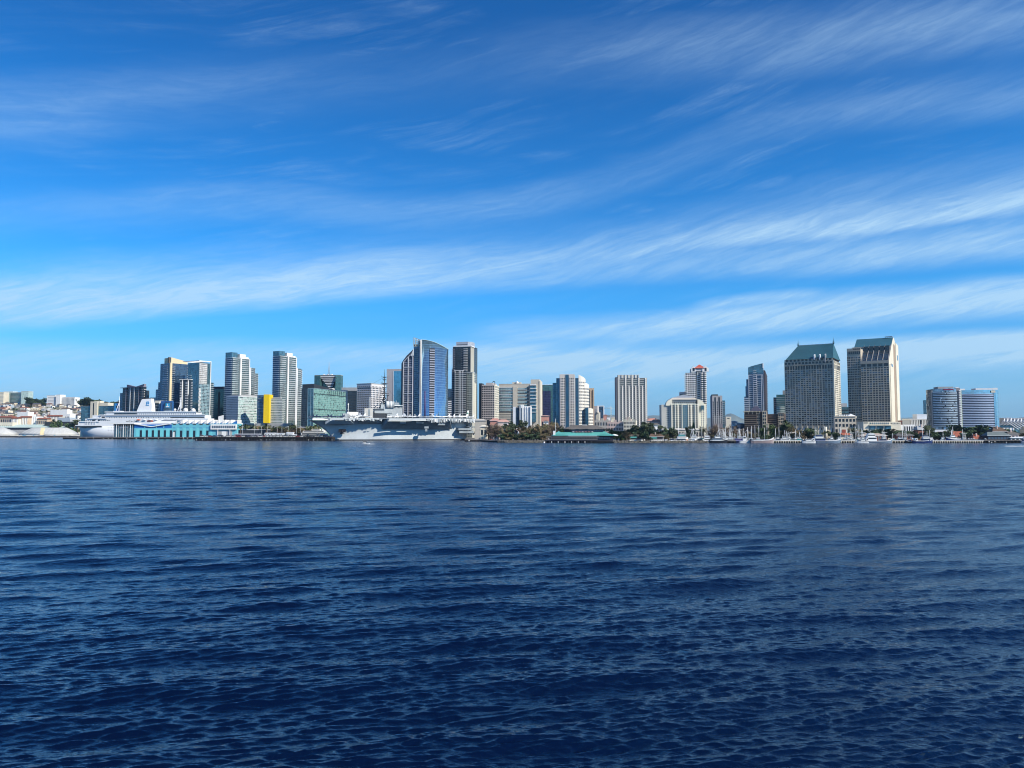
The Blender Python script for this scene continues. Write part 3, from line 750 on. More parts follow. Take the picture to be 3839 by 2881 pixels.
def mid_blocks():
    b = Bld('office_building', 'dark glass office block with pale grey roof band left of the arched window tower', 1280, 1336, 4, 1720, 1454, depth=12)
    b.core(GL_DARK); b.part('roof_band').box(-.5, b.W + .5, -.5, b.d, b.z(1466), b.H + .3, GREYC)
    b.part('penthouse').box(0, b.x(1303), -3, 10, 0, b.z(1464), GL_NAVY); b.part('antenna').tube((b.x(1289), 5, b.H), (b.x(1289), 5, b.z(1428)), .25, .1, GREYC)
    b.slabs('F', 1, b.W, 4, b.z(1470), 13, .5, .5, DARKM, 'floor_band'); b.done()
    SH = paint('off_white_precast', (.66, .65, .66), .8, .06)
    b = Bld('office_tower', 'white gridded office block with arched top windows behind the carrier bow', 1338, 1390, 28, 1560, 1440, xs=1443)
    b.core(WIN_DARK, b.H - .1); b.grid('F', 0, b.W, b.z(1580), b.z(1452), 7, 16, SH, WINS_D, .34, .36, .9); b.grid('R', 0, b.d, b.z(1580), b.z(1452), 10, 16, SH, WINS_D, .38, .40, .9)
    b.fb('F', 'parapet', 0, b.W, 0, .95, b.z(1452), b.H, SH); b.fb('R', 'parapet', 0, b.d, 0, .95, b.z(1452), b.H, SH)
    b.part('cornice').box(-1.3, b.W + 1.3, -1.3, b.d, b.H, b.H + 1.4, GREYC)
    for k in range(7):
        u = (k + .5) * b.W / 7; b.fb('F', 'arch', u - 1.1, u + 1.1, .96, 1.05, b.z(1451), b.z(1447), WIN_DARK)
    for k in range(10):
        u = (k + .5) * b.d / 10; b.fb('R', 'arch', u - 1.0, u + 1.0, .96, 1.05, b.z(1451), b.z(1448), WIN_DARK)
    b.done()
    b = Bld('office_tower', 'blank tan grey tower with one blue glass face behind the carrier mast', 1448, 1503, 9, 1700, 1384, depth=12)
    TG = paint('warm_grey_precast', (.42, .40, .41), .85, .05)
    b.core(TG); b.fb('F', 'glass_face', b.x(1475), b.W + .2, .02, .6, 0, b.z(1392), glazing('sky_blue_curtain_wall', (.10, .34, .50), (.05, .16, .24), 4, 4, .05, .12, metal=.6, var=.2)); b.fb('F', 'frame', b.x(1473.5), b.x(1475), .0, .9, 0, b.z(1391), SLABW)
    b.done()
mid_blocks()
def tower_pointed():
    b = Bld('office_tower', 'dark tower with curved sloping roof and pointed white framed front beside the blue tower', 1503, 1549, 16, 1400, 1352, depth=34)
    X = b.x; Z = b.z; W = b.W; m = GL_NAVY
    DG = paint('dark_slate_wall', (.07, .08, .11), .6)
    prof = [(0, 0), (W, 0), (W, Z(1308)), (X(1537), Z(1320)), (X(1522), Z(1334)), (X(1510), Z(1350)), (0, Z(1362))]
    mb = b.part('wall')
    mb.poly([(x, 0, z) for x, z in prof], DG); mb.poly([(x, b.d, z) for x, z in reversed(prof)], DG)
    for k in range(len(prof)):
        a, c = prof[k], prof[(k + 1) % len(prof)]
        mb.poly([(a[0], 0, a[1]), (a[0], b.d, a[1]), (c[0], b.d, c[1]), (c[0], 0, c[1])], ASPH)
    fr = b.part('white_frame'); FR = paint('pale_frame', (.62, .64, .68), .6)
    pts = [(1511, 1356), (1529, 1338), (1538, 1330), (1546, 1336)]
    for (a, ya), (c, yc) in zip(pts[:-1], pts[1:]):
        xa, xc, za, zc = X(a), X(c), Z(ya), Z(yc)
        fr.poly([(xa, -1.4, za - 1.5), (xc, -1.4, zc - 1.5), (xc, -1.4, zc), (xa, -1.4, za)], FR); fr.poly([(xa, -1.4, za), (xc, -1.4, zc), (xc, 0, zc), (xa, 0, za)], FR)
    for px, yt in ((1511, 1357), (1529, 1339), (1546, 1337)): fr.box(X(px) - .5, X(px) + .7, -1.4, -.02, 0, Z(yt) - .5, FR)
    for yy in (1377, 1410, 1443, 1476, 1509): fr.box(X(1511) + .7, X(1546), -1.3, -.03, Z(yy) - .7, Z(yy) + .3, FR)
    tri = b.part('roof_fin'); tri.prism([(X(1540), -1), (W, -1), (W, 0.0), (X(1540), 0.0)], Z(1334), [Z(1330), Z(1308), Z(1308), Z(1330)], WHITE)
    n = 24
    for r in range(n):
        zz = Z(1545) + (Z(1345) - Z(1545)) * r / n; h = (Z(1345) - Z(1545)) / n
        xl = X(1512) if zz < Z(1360) else X(1525)
        for a, c in ((xl, X(1528.3)), (X(1530), X(1545))):
            if c - a > 1: b.fb('F', 'window_band', a + .3, c, .05, .5, zz, zz + h * .5, paint('slate_spandrel', (.26, .28, .36), .6))
    b.done()
tower_pointed()
GL_PG = glazing('curved_blue_mirror_glass', (.28, .47, .62), (.12, .24, .38), 1.7, 4.2, .10, .10, rough=.08, metal=.85, var=.14, frough=.2)
def tower_curved():
    b = Bld('apartment_tower', 'tall curved blue mirror glass tower with slanted top and balcony column', 1549, 1574, 24, 1290, 1298, depth=44)
    b.core(GL_NAVY); X, Z = b.x, b.z
    b.slabs('F', X(1553), X(1565), Z(1580), Z(1302), 38, 1.6, .45, paint('teal_rail', (.13, .25, .32), .5)); 
    # lattice crown on the left face
    H = b.H; zc0, zc1 = Z(1265), Z(1275)
    cr = b.part('lattice_crown'); CL = paint('pale_lattice', (.75, .74, .62), .6)
    nx, nz = 4, 4
    for k in range(nx + 1):
        u = b.W * k / nx * .98; zt = zc0 + (zc1 - zc0) * k / nx; cr.box(u - .5, u + .5, -.4, .6, H, zt, CL)
    for k in range(nz + 1):
        f = k / nz; za, zb = H + (zc0 - H) * f, H + (zc1 - H) * f
        cr.poly([(0, -.41, za - .5), (b.W, -.41, zb - .5), (b.W, -.41, zb + .4), (0, -.41, za + .4)], CL); cr.poly([(0, .61, za + .4), (b.W, .61, zb + .4), (b.W, .61, zb - .5), (0, .61, za - .5)], CL)
    cr.box(0, b.W, .62, 1.2, H, H + 3, DARKM); cr.box(b.W * .5, b.W, 3, 20, H, Z(1276), GL_NAVY)
    b.fb('F', 'edge_fin', b.W - .1, b.W + .7, 0, 1.5, 0, Z(1275), WHITE); b.fb('F', 'edge_fin', b.W + 1.8, b.W + 2.4, -.6, .8, 0, Z(1275), WHITE)
    # curved wall: plan arc in world, kept in the building frame
    near = Vector((b.L[0] + b.W * b.c, b.L[1] - b.W * b.sn))
    c, sn = b.c, b.sn
    def loc(p): d = Vector(p) - Vector(b.L); return (d.x * c - d.y * sn, d.x * sn + d.y * c)
    S = []; n = 26
    x0, x1 = near.x + 1.2, ratio(1678) * 1325
    for k in range(n + 1):
        t = k / n; xx = x0 + (x1 - x0) * math.sin(t * math.pi / 2 * 1.0) ** 0.96 if False else x0 + (x1 - x0) * t
        # elliptical bulge towards the water, wrapping away at the right end
        e = t ** 1.0; yy = near.y - 3.5 * math.sin(min(1, t * 1.8) * math.pi / 2) + 46 * (1 - math.sqrt(max(0, 1 - (t ** 2.6)))) 
        S.append((xx, yy))
    pl = [loc(p) for p in S]
    tops = []
    for k, p in enumerate(S):
        px_t = 1574 + (1678 - 1574) * k / n; yt = 1274.5 + 2 * (k / n) + 33 * (k / n) ** 2.2
        tops.append(P(px_t, yt, p[1]).z - b.base)
    w = b.part('curved_wall'); acc = 0
    for k in range(n):
        L_ = math.hypot(pl[k + 1][0] - pl[k][0], pl[k + 1][1] - pl[k][1])
        w.poly([(pl[k][0], pl[k][1], 0), (pl[k + 1][0], pl[k + 1][1], 0), (pl[k + 1][0], pl[k + 1][1], tops[k + 1]), (pl[k][0], pl[k][1], tops[k])], GL_PG, [(acc, 0), (acc + L_, 0), (acc + L_, tops[k + 1]), (acc, tops[k])], True); acc += L_
    bx, by = loc((near.x + 14, near.y + 56))
    for k in range(n): w.poly([(pl[k][0], pl[k][1], tops[k]), (pl[k + 1][0], pl[k + 1][1], tops[k + 1]), (bx, by, (tops[0] + tops[-1]) / 2)], ASPH)
    w.poly([(pl[-1][0], pl[-1][1], 0), (bx, by, 0), (bx, by, tops[-1]), (pl[-1][0], pl[-1][1], tops[-1])], GL_PG)
    # the rim and the balcony column
    rim = b.part('roof_rim')
    for k in range(n): rim.tube((pl[k][0], pl[k][1], tops[k]), (pl[k + 1][0], pl[k + 1][1], tops[k + 1]), .5, .5, paint('pale_green_rim', (.5, .68, .66), .4), 5)
    ka = int(n * (1611 - 1574) / 104); kb = int(n * (1630 - 1574) / 104)
    za, zb = P(1620, 1575, 1290).z, P(1620, 1311, 1290).z; m_ = 30
    me = None
    def strip(y_out, h, mat):
        mb = MB(); q = [Vector(pl[k]) for k in (ka, ka + 1, ka + 2, kb)]
        d = (q[-1] - q[0]).normalized(); nrm = Vector((d.y, -d.x))
        pts = [tuple(q[0] + nrm * -.5), tuple(q[0] + nrm * y_out), tuple(q[-1] + nrm * y_out), tuple(q[-1] + nrm * -.5)]
        mb.prism(pts, 0, h, mat); return mb.mesh('balcony')
    hh = (zb - za) / m_
    s1 = strip(1.3, hh * .38, paint('pale_mauve_slab', (.42, .45, .55), .6)); s2 = strip(.5, hh * .62, DARKM)
    for r in range(m_):
        put('balcony', s1, b.root, (0, 0, za + r * hh)); put('balcony_recess', s2, b.root, (0, 0, za + r * hh + hh * .38))
    b.done()
tower_curved()
# ------------------------------------------------------------------ towers, middle
def tower_crown_box():
    LT = paint('pale_balcony_concrete', (.58, .58, .57), .75, .08)
    CR = paint('sunlit_precast', (.72, .69, .58), .75, .06)
    b = Bld('apartment_tower', 'dark balcony tower with grey crown box and pale lower wings beside the blue tower', 1697, 1763, 12, 1400, 1300, xs=1784)
    X, Z = b.x, b.z
    b.core(GL_DARK); z0 = Z(1580)
    b.fb('F', 'dark_edge', 0, X(1706), 0, .6, 0, b.H, DARKM)  # dark metal strip along the left edge
    b.slabs('F', -1.8, X(1705), z0, Z(1303), 40, 2.0, .8, paint('mauve_slab', (.30, .30, .36), .7)); b.slabs('F', X(1738), X(1752), Z(1392), Z(1303), 14, 2.6, .8, LT)
    b.fb('F', 'glass_bay', X(1706), X(1728), 0, 1.2, 0, b.H - 1, GL_DARK)
    b.slabs('F', X(1706), X(1752), Z(1390), Z(1306), 13, .35, .35, GREYC, 'floor_band')
    for k in range(5): b.fb('R', 'pier', 1 + k * b.d * .12, 1 + k * b.d * .12 + 1.6, 0, 1.0, 0, b.H, CR)
    b.part('cornice').box(X(1700), b.W + 2.2, -1.5, b.d * .6, b.H, b.H + 2.0, SLABW)
    c = b.part('crown_box'); c.prism([(X(1708), 2), (X(1752), 2), (X(1765), 8), (X(1765), 26), (X(1708), 26)], b.H, Z(1281), paint('blue_grey_crown', (.34, .38, .44), .6), ASPH); c.box(X(1711), X(1750), 1.7, 2.0, Z(1293), Z(1291), DARKM)
    b.part('side_wing#1').box(b.W - 4, b.W - .5, b.d + .1, b.d + 12, 0, Z(1295), GL_DARK)
    b.part('side_wing#2').box(X(1691), -.1, 3, 16, 0, Z(1382), GL_NAVY)
    b.slabs('F', X(1691), -.2, z0, Z(1384), 28, 1.0, .6, paint('mauve_slab', (.30, .30, .36), .7), y0=3)
    # lower wing in front with pale piers and balconies
    w = b.part('front_wing'); yf = -9; w.box(X(1709), X(1752), yf, -.7, 0, Z(1392), GL_DARK)
    for px in (1709.5, 1725, 1730, 1738): b.fb('F', 'pier', X(px), X(px) + 1.4, 0, 1.2, 0, Z(1392), LT, y0=yf)
    b.slabs('F', X(1711), X(1752), z0, Z(1394), 27, 2.2, .9, LT, y0=yf)
    b.part('cornice').box(X(1708), X(1741), yf - 1.4, yf + 6, Z(1392), Z(1390), SLABW)
    # right wing, its sunlit tone put into the ivory colour
    x0, x1 = X(1752) + .1, X(1772)
    b.part('right_wing').box(x0, x1, -5, -.6 + 30, 0, Z(1398), glazing('olive_grey_glazing', (.12, .13, .11), (.33, .33, .30), 3, 3.3, .08, .25, metal=.2))
    T = dict(x0=x1, y0=-5, W=0)
    dd = 24
    for u, w_ in ((.1, 2.2), (4.5, 1.6), (8.5, 2), (15, 2.5), (21, 3)): b.fb('R', 'lit_pier', u, u + w_, 0, 1.4, 0, Z(1400) if u < 12 else Z(1436), CR, **T)
    b.slabs('R', .2, 14, z0, Z(1402), 26, 1.3, 1.1, CR, **T)
    b.slabs('R', 14, 26, z0, Z(1438), 22, 1.0, 1.4, CR, **T)
    b.part('right_wing').box(x1 - 3, x1, -4.9, 9, Z(1398), Z(1397), CR); b.part('cornice').box(x0, x1 + 1.6, -6, 9, Z(1398), Z(1396.5), SLABW)
    b.done()
    b = Bld('office_building', 'narrow dark block with pale floor stripes in the gap beside the curved blue tower', 1672, 1694, 5, 1650, 1446, depth=20)
    b.core(GL_DARK, b.z(1490)); b.part('roof_house').box(0, b.W, 2, 12, b.z(1490), b.z(1458), GL_NAVY)
    b.part('roof_house').prism([(0, 1), (b.W, 1), (b.W, 1.5), (0, 1.5)], b.z(1490), [b.z(1495), b.z(1499), b.z(1499), b.z(1495)], WHITE)
    b.slabs('F', 0, b.W, b.z(1575), b.z(1500), 10, 2, 2.2, SLABW, 'floor_band'); b.done()
tower_crown_box()
def grid_block():
    PK = paint('pinkish_grey_precast', (.52, .48, .47), .8, .05); CR = paint('sunlit_precast', (.72, .69, .58), .75, .06)  # CR: sunlight on the right face put into a lighter colour
    b = Bld('office_building', 'pinkish grey gridded office block with square black windows right of the crowned tower', 1806, 1853, 10, 1480, 1443, xs=1870)
    b.core(WIN_DARK, b.H - .2); b.MAXW = 100
    b.grid('F', 0, b.W, b.z(1575), b.z(1447), 6, 15, PK, [WIN_DARK], .34, .34, .9); b.grid('R', 0, b.d, b.z(1575), b.z(1447), 6, 15, CR, WINS, .45, .38, .9)
    b.fb('F', 'parapet', 0, b.W, 0, .95, b.z(1447), b.H, PK); b.fb('R', 'parapet', 0, b.d, 0, .95, b.z(1447), b.H, CR)
    b.part('roof_box').box(b.x(1820), b.x(1845), 4, b.d, b.H, b.z(1435), PK); b.part('dark_side').box(b.x(1795), -.05, 1.5, 20, 0, b.z(1437), DARKM)
    # arched sign hoop on the roof
    h = b.part('roof_hoop'); cx, cz = b.x(1848), b.z(1434); r = b.x(1852) - cx
    for k in range(10):
        t0, t1 = math.pi * k / 10, math.pi * (k + 1) / 10
        h.tube((cx + r * math.cos(t0), 8, cz + r * 1.1 * math.sin(t0)), (cx + r * math.cos(t1), 8, cz + r * 1.1 * math.sin(t1)), .7, .7, GL_NAVY)
    h.box(cx - r - .6, cx - r + .6, 7.4, 8.6, b.H, cz, DARKM); h.box(cx + r - .6, cx + r + .6, 7.4, 8.6, b.H, cz, DARKM)
    b.done()
grid_block()
def courthouse():
    TN = paint('sandy_precast', (.52, .48, .41), .8, .04); GLt = glazing('pale_teal_window_strip', (.22, .34, .36), (.45, .48, .46), 2.2, 9, .22, .02, metal=.3, var=.3)
    b = Bld('office_building', 'broad sandy office complex with teal window strips and a tall plain end slab', 1871, 2012, 8, 1540, 1441, depth=40)
    X, Z = b.x, b.z; b.core(TN)
    for r in range(7):
        zt = Z(1453.5 + 13 * r); zb = Z(1462.5 + 13 * r)
        b.fb('F', 'window_strip#a%d' % r, X(1872), X(1922), .05, .5, zb, zt, GLt)
        b.fb('F', 'ledge#a%d' % r, X(1870), X(1923), .5, 1.6, zt, zt + .8, SLABW); b.fb('F', 'ledge#b%d' % r, X(1870), X(1923), .1, .6, zb - 1.2, zb, DARKM)
        zt = Z(1454.5 + 12.6 * r); zb = Z(1460.5 + 12.6 * r)
        b.fb('F', 'window_strip#b%d' % r, X(1941), X(1975), .05, .5, zb, zt, GLt); b.fb('F', 'window#c%d' % r, X(1977), X(1982), .05, .3, zb - 1, zt + .5, WIN_DARK)
        b.fb('F', 'ledge#c%d' % r, X(1941), X(1976), .1, 1.2, zb - .9, zb, DARKM if r % 2 else GREYC)
    for r in range(5): b.fb('F', 'louvre#%d' % r, X(1870), X(1922), .05, .5, Z(1548 + 8.2 * r), Z(1546 + 8.2 * r), DARKM)
    b.fb('F', 'pier', X(1923), X(1940), .1, 2.2, 0, Z(1450), TN)
    for px in (1871, 1888, 1912, 1929): b.part('roof_fin').prism([(X(px), 1), (X(px) + 3, 1), (X(px) + 3, 2), (X(px), 2)], b.H - 2, [Z(1450), Z(1443), Z(1443), Z(1450)], TN)
    b.part('parapet').box(X(1869), X(1988), -.2, 30, b.H, b.H + 1.2, TN); b.part('roof_box').box(X(1918), X(1950), 10, 25, b.H + 1.2, Z(1432), TN); b.part('roof_box').ball((X(1937), 8, b.H + 4), 3, WHITE)
    s = b.part('end_slab'); s.box(X(1989), X(2022), 3, 34, 0, Z(1423), TN); s.box(X(2022) + .02, X(2026), 2, 40, 0, Z(1428), CREAM)  # narrow right edge painted cream as its sunlit side
    b.fb('F', 'glass_stack', X(1989), X(2010), .02, 4, Z(1582), Z(1447), GL_TEAL)
    for r in range(8): b.fb('F', 'balcony#%d' % r, X(1988), X(2013), 0, 6.5, Z(1459 + 12.6 * r), Z(1457 + 12.6 * r), SLABW)
    b.fb('F', 'canopy', X(1988), X(2010), 0, 6, Z(1446), Z(1442), SLABW)
    b.done()
    b = Bld('museum_building', 'small white sculptural block with dark blue curved recess in front of the sandy offices', 1923, 1992, 3, 1215, 1527, depth=28)
    X, Z = b.x, b.z; W2 = paint('cool_white_panel', (.66, .68, .72), .7)
    b.part('wall').box(X(1948), b.W, 0, 26, 0, Z(1524), WHITE); b.part('wall_panel#1').box(X(1952), X(1963), -.8, 10, 0, Z(1518), WHITE)
    b.part('dark_slot').box(X(1955), X(1957.5), -1.2, -.81, 0, Z(1530), WIN_DARK); b.part('wall_panel#2').box(0, X(1933), 0, 20, 0, Z(1526), W2)
    pts = [(X(1933), 1)] + [(X(1933) + (X(1948) - X(1933)) * k / 8, 1 + 4 * math.sin(math.pi * k / 8)) for k in range(1, 8)] + [(X(1948), 1), (X(1948), 20), (X(1933), 20)]
    b.part('curved_recess').prism(pts, 0, Z(1528), GL_NAVY, ASPH)  # navy colour stands in for the curved shade
    for px in (1968, 1976, 1984): b.fb('F', 'fin', X(px), X(px) + .6, 0, 1.5, 0, Z(1526), W2)
    b.fb('F', 'fin', b.W - 2, b.W, 0, 2.5, 0, Z(1526), WHITE); b.done()
courthouse()
GL_DT = glazing('deep_teal_curtain_wall', (.04, .12, .19), (.02, .06, .09), 3, 3.5, .05, .12, metal=.6, var=.25)
def teal_striped():
    TN = paint('light_rose_precast', (.58, .53, .49), .8, .05)
    b = Bld('office_building', 'dark blue glass block with a green upper band between sandy offices and striped tower', 2027, 2072, 4, 1600, 1444, depth=50)
    b.core(GL_GREEN); b.fb('F', 'dark_front', b.x(2030), b.x(2065), .1, 8, 0, b.z(1467), glazing('indigo_curtain_wall', (.025, .02, .075), (.03, .05, .09), 3, 3.5, .05, .1, metal=.3)); b.part('roof').box(-.5, b.W + .5, -.5, 50, b.H, b.H + .8, SLABW); b.done()
    b = Bld('office_tower', 'rose and deep teal striped tower stepping down to lit curved wings', 2099, 2154, 3, 1280, 1404, depth=20)
    X, Z = b.x, b.z; W = b.W
    b.part('step_wing#1').box(X(2072), X(2086), 6, 30, 0, Z(1435), GL_DT); b.part('step_wing#2').box(X(2086), -.05, 3, 30, 0, Z(1418), GL_DT)
    b.core(TN, y1=26)
    nr = 19; z0, z1 = Z(1600), Z(1416)
    for a, c, nc in ((2101, 2119.5, 3), (2134, 2152.5, 3)): b.grid('F', X(a), X(c), z0, z1, nc, nr, TN, [WIN_DARK, WIN_DARK, WIN_MID], .45, .5, .5)
    b.fb('F', 'glass_strip', X(2121), X(2133), .02, .9, 0, Z(1405.5), GL_DT)
    # wings fan back to the right, each with a teal edge and a pale gridded wall
    LITW = paint('sunlit_ivory_wall', (.72, .69, .62), .75, .05)  # sunlight on the right-hand walls put into a brighter ivory
    def wing(i, pa, pb, pc, top1, top2, y, back, nc, teal_top):
        x0, x1, x2 = X(pa), X(pb), X(pc)
        b.part('glass_edge#%d' % i).box(x0, x1, y, y + 14, 0, Z(teal_top), GL_DT)
        yb = y + back; q = b.part('curved_wing#%d' % i)
        n = 6; pl = [(x1 + .05, y + .5)] + [(x1 + (x2 - x1) * (math.sin(math.pi / 2 * k / n) ** 1.0), y + .5 + back * (1 - math.cos(math.pi / 2 * k / n))) for k in range(1, n + 1)] + [(x1 + .05, yb + .6)]
        zs = [Z(top1)] + [Z(top1 + (top2 - top1) * k / n) for k in range(1, n + 1)] + [Z(top2)]
        q.prism(pl, 0, zs, LITW, ASPH)
        g_ = b.part('window_band'); 
        for r in range(int((Z(top2) - 3) / 5.3)):
            zz = 3 + r * 5.3
            for k in range(n):
                A, B = Vector(pl[k]), Vector(pl[k + 1]); dn = (B - A); L = dn.length; dn.normalize(); nn = Vector((dn.y, -dn.x))
                for f0, f1 in ((.12, .42), (.58, .88)):
                    a_, c_ = A + dn * L * f0 + nn * .08, A + dn * L * f1 + nn * .08
                    b.part('window_row#%d_%d' % (i, r)).poly([(a_.x, a_.y, zz), (c_.x, c_.y, zz), (c_.x, c_.y, zz + 2.6), (a_.x, a_.y, zz + 2.6)], random.choice(WINS))
    wing(1, 2157, 2170, 2199, 1405, 1425, 1, 22, 5, 1418)
    wing(2, 2177, 2189, 2213, 1433, 1442, 8, 26, 5, 1434)
    wing(3, 2195, 2206, 2227, 1530, 1534, 0, 24, 5, 1530)
    b.fb('F', 'pier', W - .1, X(2157), 0, .6, 0, b.H - 1, LITW)
    b.done()
    b = Bld('office_building', 'tan block with one vertical recess behind the striped tower', 2205, 2228, 3, 1500, 1456, depth=20)
    OT = paint('ochre_precast', (.50, .38, .27), .8); b.core(OT); b.fb('F', 'pier', b.W * .8, b.W, 0, 2, 0, b.H - 3, OT); b.fb('F', 'pier', b.W * .3, b.W * .5, 0, 2, 0, b.H - 3, OT); b.done()
    b = Bld('office_building', 'small pinkish stepped block left of the white framed dark glass block', 2228, 2250, 16, 1650, 1523, depth=20)
    PK = paint('pinkish_grey_precast', (.52, .48, .47), .8, .05)
    b.core(PK, x1=b.x(2240)); b.part('low_wing').box(b.x(2236), b.W, -8, -.1, 0, b.z(1548), CREAM); b.part('low_wing').ball((b.x(2242), -6, b.z(1548)), 4, TAN); b.fb('F', 'window_band', 2, b.x(2238), 0, .3, b.z(1560), b.z(1535), GREYC); b.done()
    b = Bld('office_building', 'small dark glass block inside a white portal frame near the construction crane', 2243, 2262, 8, 1850, 1526, depth=20)
    b.core(GL_NAVY); b.part('portal_frame').box(-4, b.W + 2, -1, 20, b.H + 1, b.H + 3, SLABW); b.part('portal_frame').box(b.W, b.W + 2, -1, 20, 0, b.H + 1, SLABW); b.fb('F', 'wall_panel', 1, b.W * .45, 0, .6, 0, b.z(1545), PURP); b.done()
    # construction crane
    X0 = P(2292, 1600, 2200); t = thing('construction_crane', 'pale lattice tower crane far behind between the striped tower and the grey hotel', 'crane', (X0.x, X0.y, 2), 0)
    G_ = paint('crane_paint', (.55, .60, .55), .5); zt = P(2292, 1525, 2200).z - 2; zj = P(2292, 1533, 2200).z - 2
    m = MB()
    for k in range(14):
        za, zb = zt * k / 14, zt * (k + 1) / 14; m.tube((-1.5, 0, za), (1.5, 0, zb), .22, .22, G_, 3); m.tube((1.5, 0, za), (-1.5, 0, zb), .22, .22, G_, 3)
    for x in (-1.5, 1.5): m.tube((x, 0, 0), (x, 0, zt), .4, .4, G_, 4)
    m.build('mast', t); m = MB(); xl = (ratio(2264) * 2200 - X0.x); xr = ratio(2311) * 2200 - X0.x
    m.tube((xl, 0, zj), (xr, 0, zj), .35, .35, G_, 4); m.tube((xl, 0, zj + 3), (0, 0, zj + 3), .2, .2, G_, 4)
    for k in range(16): a = xl + (0 - xl) * k / 16; m.tube((a, 0, zj), (a - xl / 32, 0, zj + 3), .15, .15, G_, 3)
    m.build('jib', t); m = MB(); m.tube((0, 0, zt), (xl * .8, 0, zj + 3), .12, .12, G_, 3); m.tube((0, 0, zt), (xr * .9, 0, zj), .12, .12, G_, 3); m.build('cable', t)
    m = MB(); m.box(xr - 4, xr, -1, 1, zj - 3, zj, GREYC); m.build('counterweight', t)
teal_striped()
def bay_hotel():
    GW = paint('grey_white_concrete', (.56, .55, .51), .8, .05); LT = paint('pale_fin', (.66, .65, .61), .7)
    b = Bld('hotel', 'free standing grey slab hotel with rows of angled white window bays', 2317, 2427, 4, 1190, 1417, depth=22)
    X, Z = b.x, b.z; b.core(GW, b.z(1417)); b.part('dark_side').box(X(2309), -.02, .5, 22, 0, Z(1414), paint('dark_wall_tone', (.10, .11, .14), .8))  # left side painted dark for its shade
    b.part('roof_box').box(X(2318), X(2395), 0.3, 18, b.H, Z(1405.5), GW)
    for k in range(6): b.fb('F', 'roof_fin', X(2331 + k * 12.7), X(2331 + k * 12.7) + 1, 0, 1.2, Z(1417), Z(1405), LT, y0=.3)
    n, nf = 8, 26; cw = (X(2425) - X(2325)) / n; z0, z1 = Z(1611), Z(1418.5); fh = (z1 - z0) / nf
    fin = MB(); fin.prism([(0, 0), (cw * .02, -1.5), (cw * .30, 0)], 0, fh * .50, LT); fm = fin.mesh('window_bay')
    spn = MB(); spn.box(cw * .02, cw * .98, -.7, 0, 0, fh * .34, GW); sm_ = spn.mesh('sill')
    cnt = 0; rest = MB()
    for r in range(nf):
        b.fb('F', 'floor_band#%d' % r, X(2325), X(2426), 0, .5, z0 + r * fh, z0 + r * fh + fh * .36, GW)
        for c in range(n):
            x = X(2325) + c * cw; z = z0 + r * fh; wide = r >= nf - 4 and c % 2 == 0 and c < 7
            w = cw * (1.5 if wide else .56)
            if r >= nf - 4 and c % 2 == 1 and c < 7: continue
            b.win('F', x + w / 2 + .1, z + fh * .66, w, fh * .52)
            if cnt < 100: put('window_bay', fm, b.root, (x + w + .1, 0, z + fh * .36)); cnt += 1
            else:
                xx = x + w + .1; zz = z + fh * .36
                rest.prism([(xx, 0), (xx + cw * .02, -1.5), (xx + cw * .30, 0)], zz, zz + fh * .50, LT)
    rest.build('window_bay', b.root)['kind'] = 'stuff'
    b.part('flared_base').prism([(X(2428), 0), (X(2428), -.5), (X(2429), -.5), (X(2447), -1), (X(2447), 20), (X(2428), 20)], 0, [Z(1578), Z(1578), Z(1578), Z(1606), Z(1606), Z(1578)], GW)
    b.done()
bay_hotel()
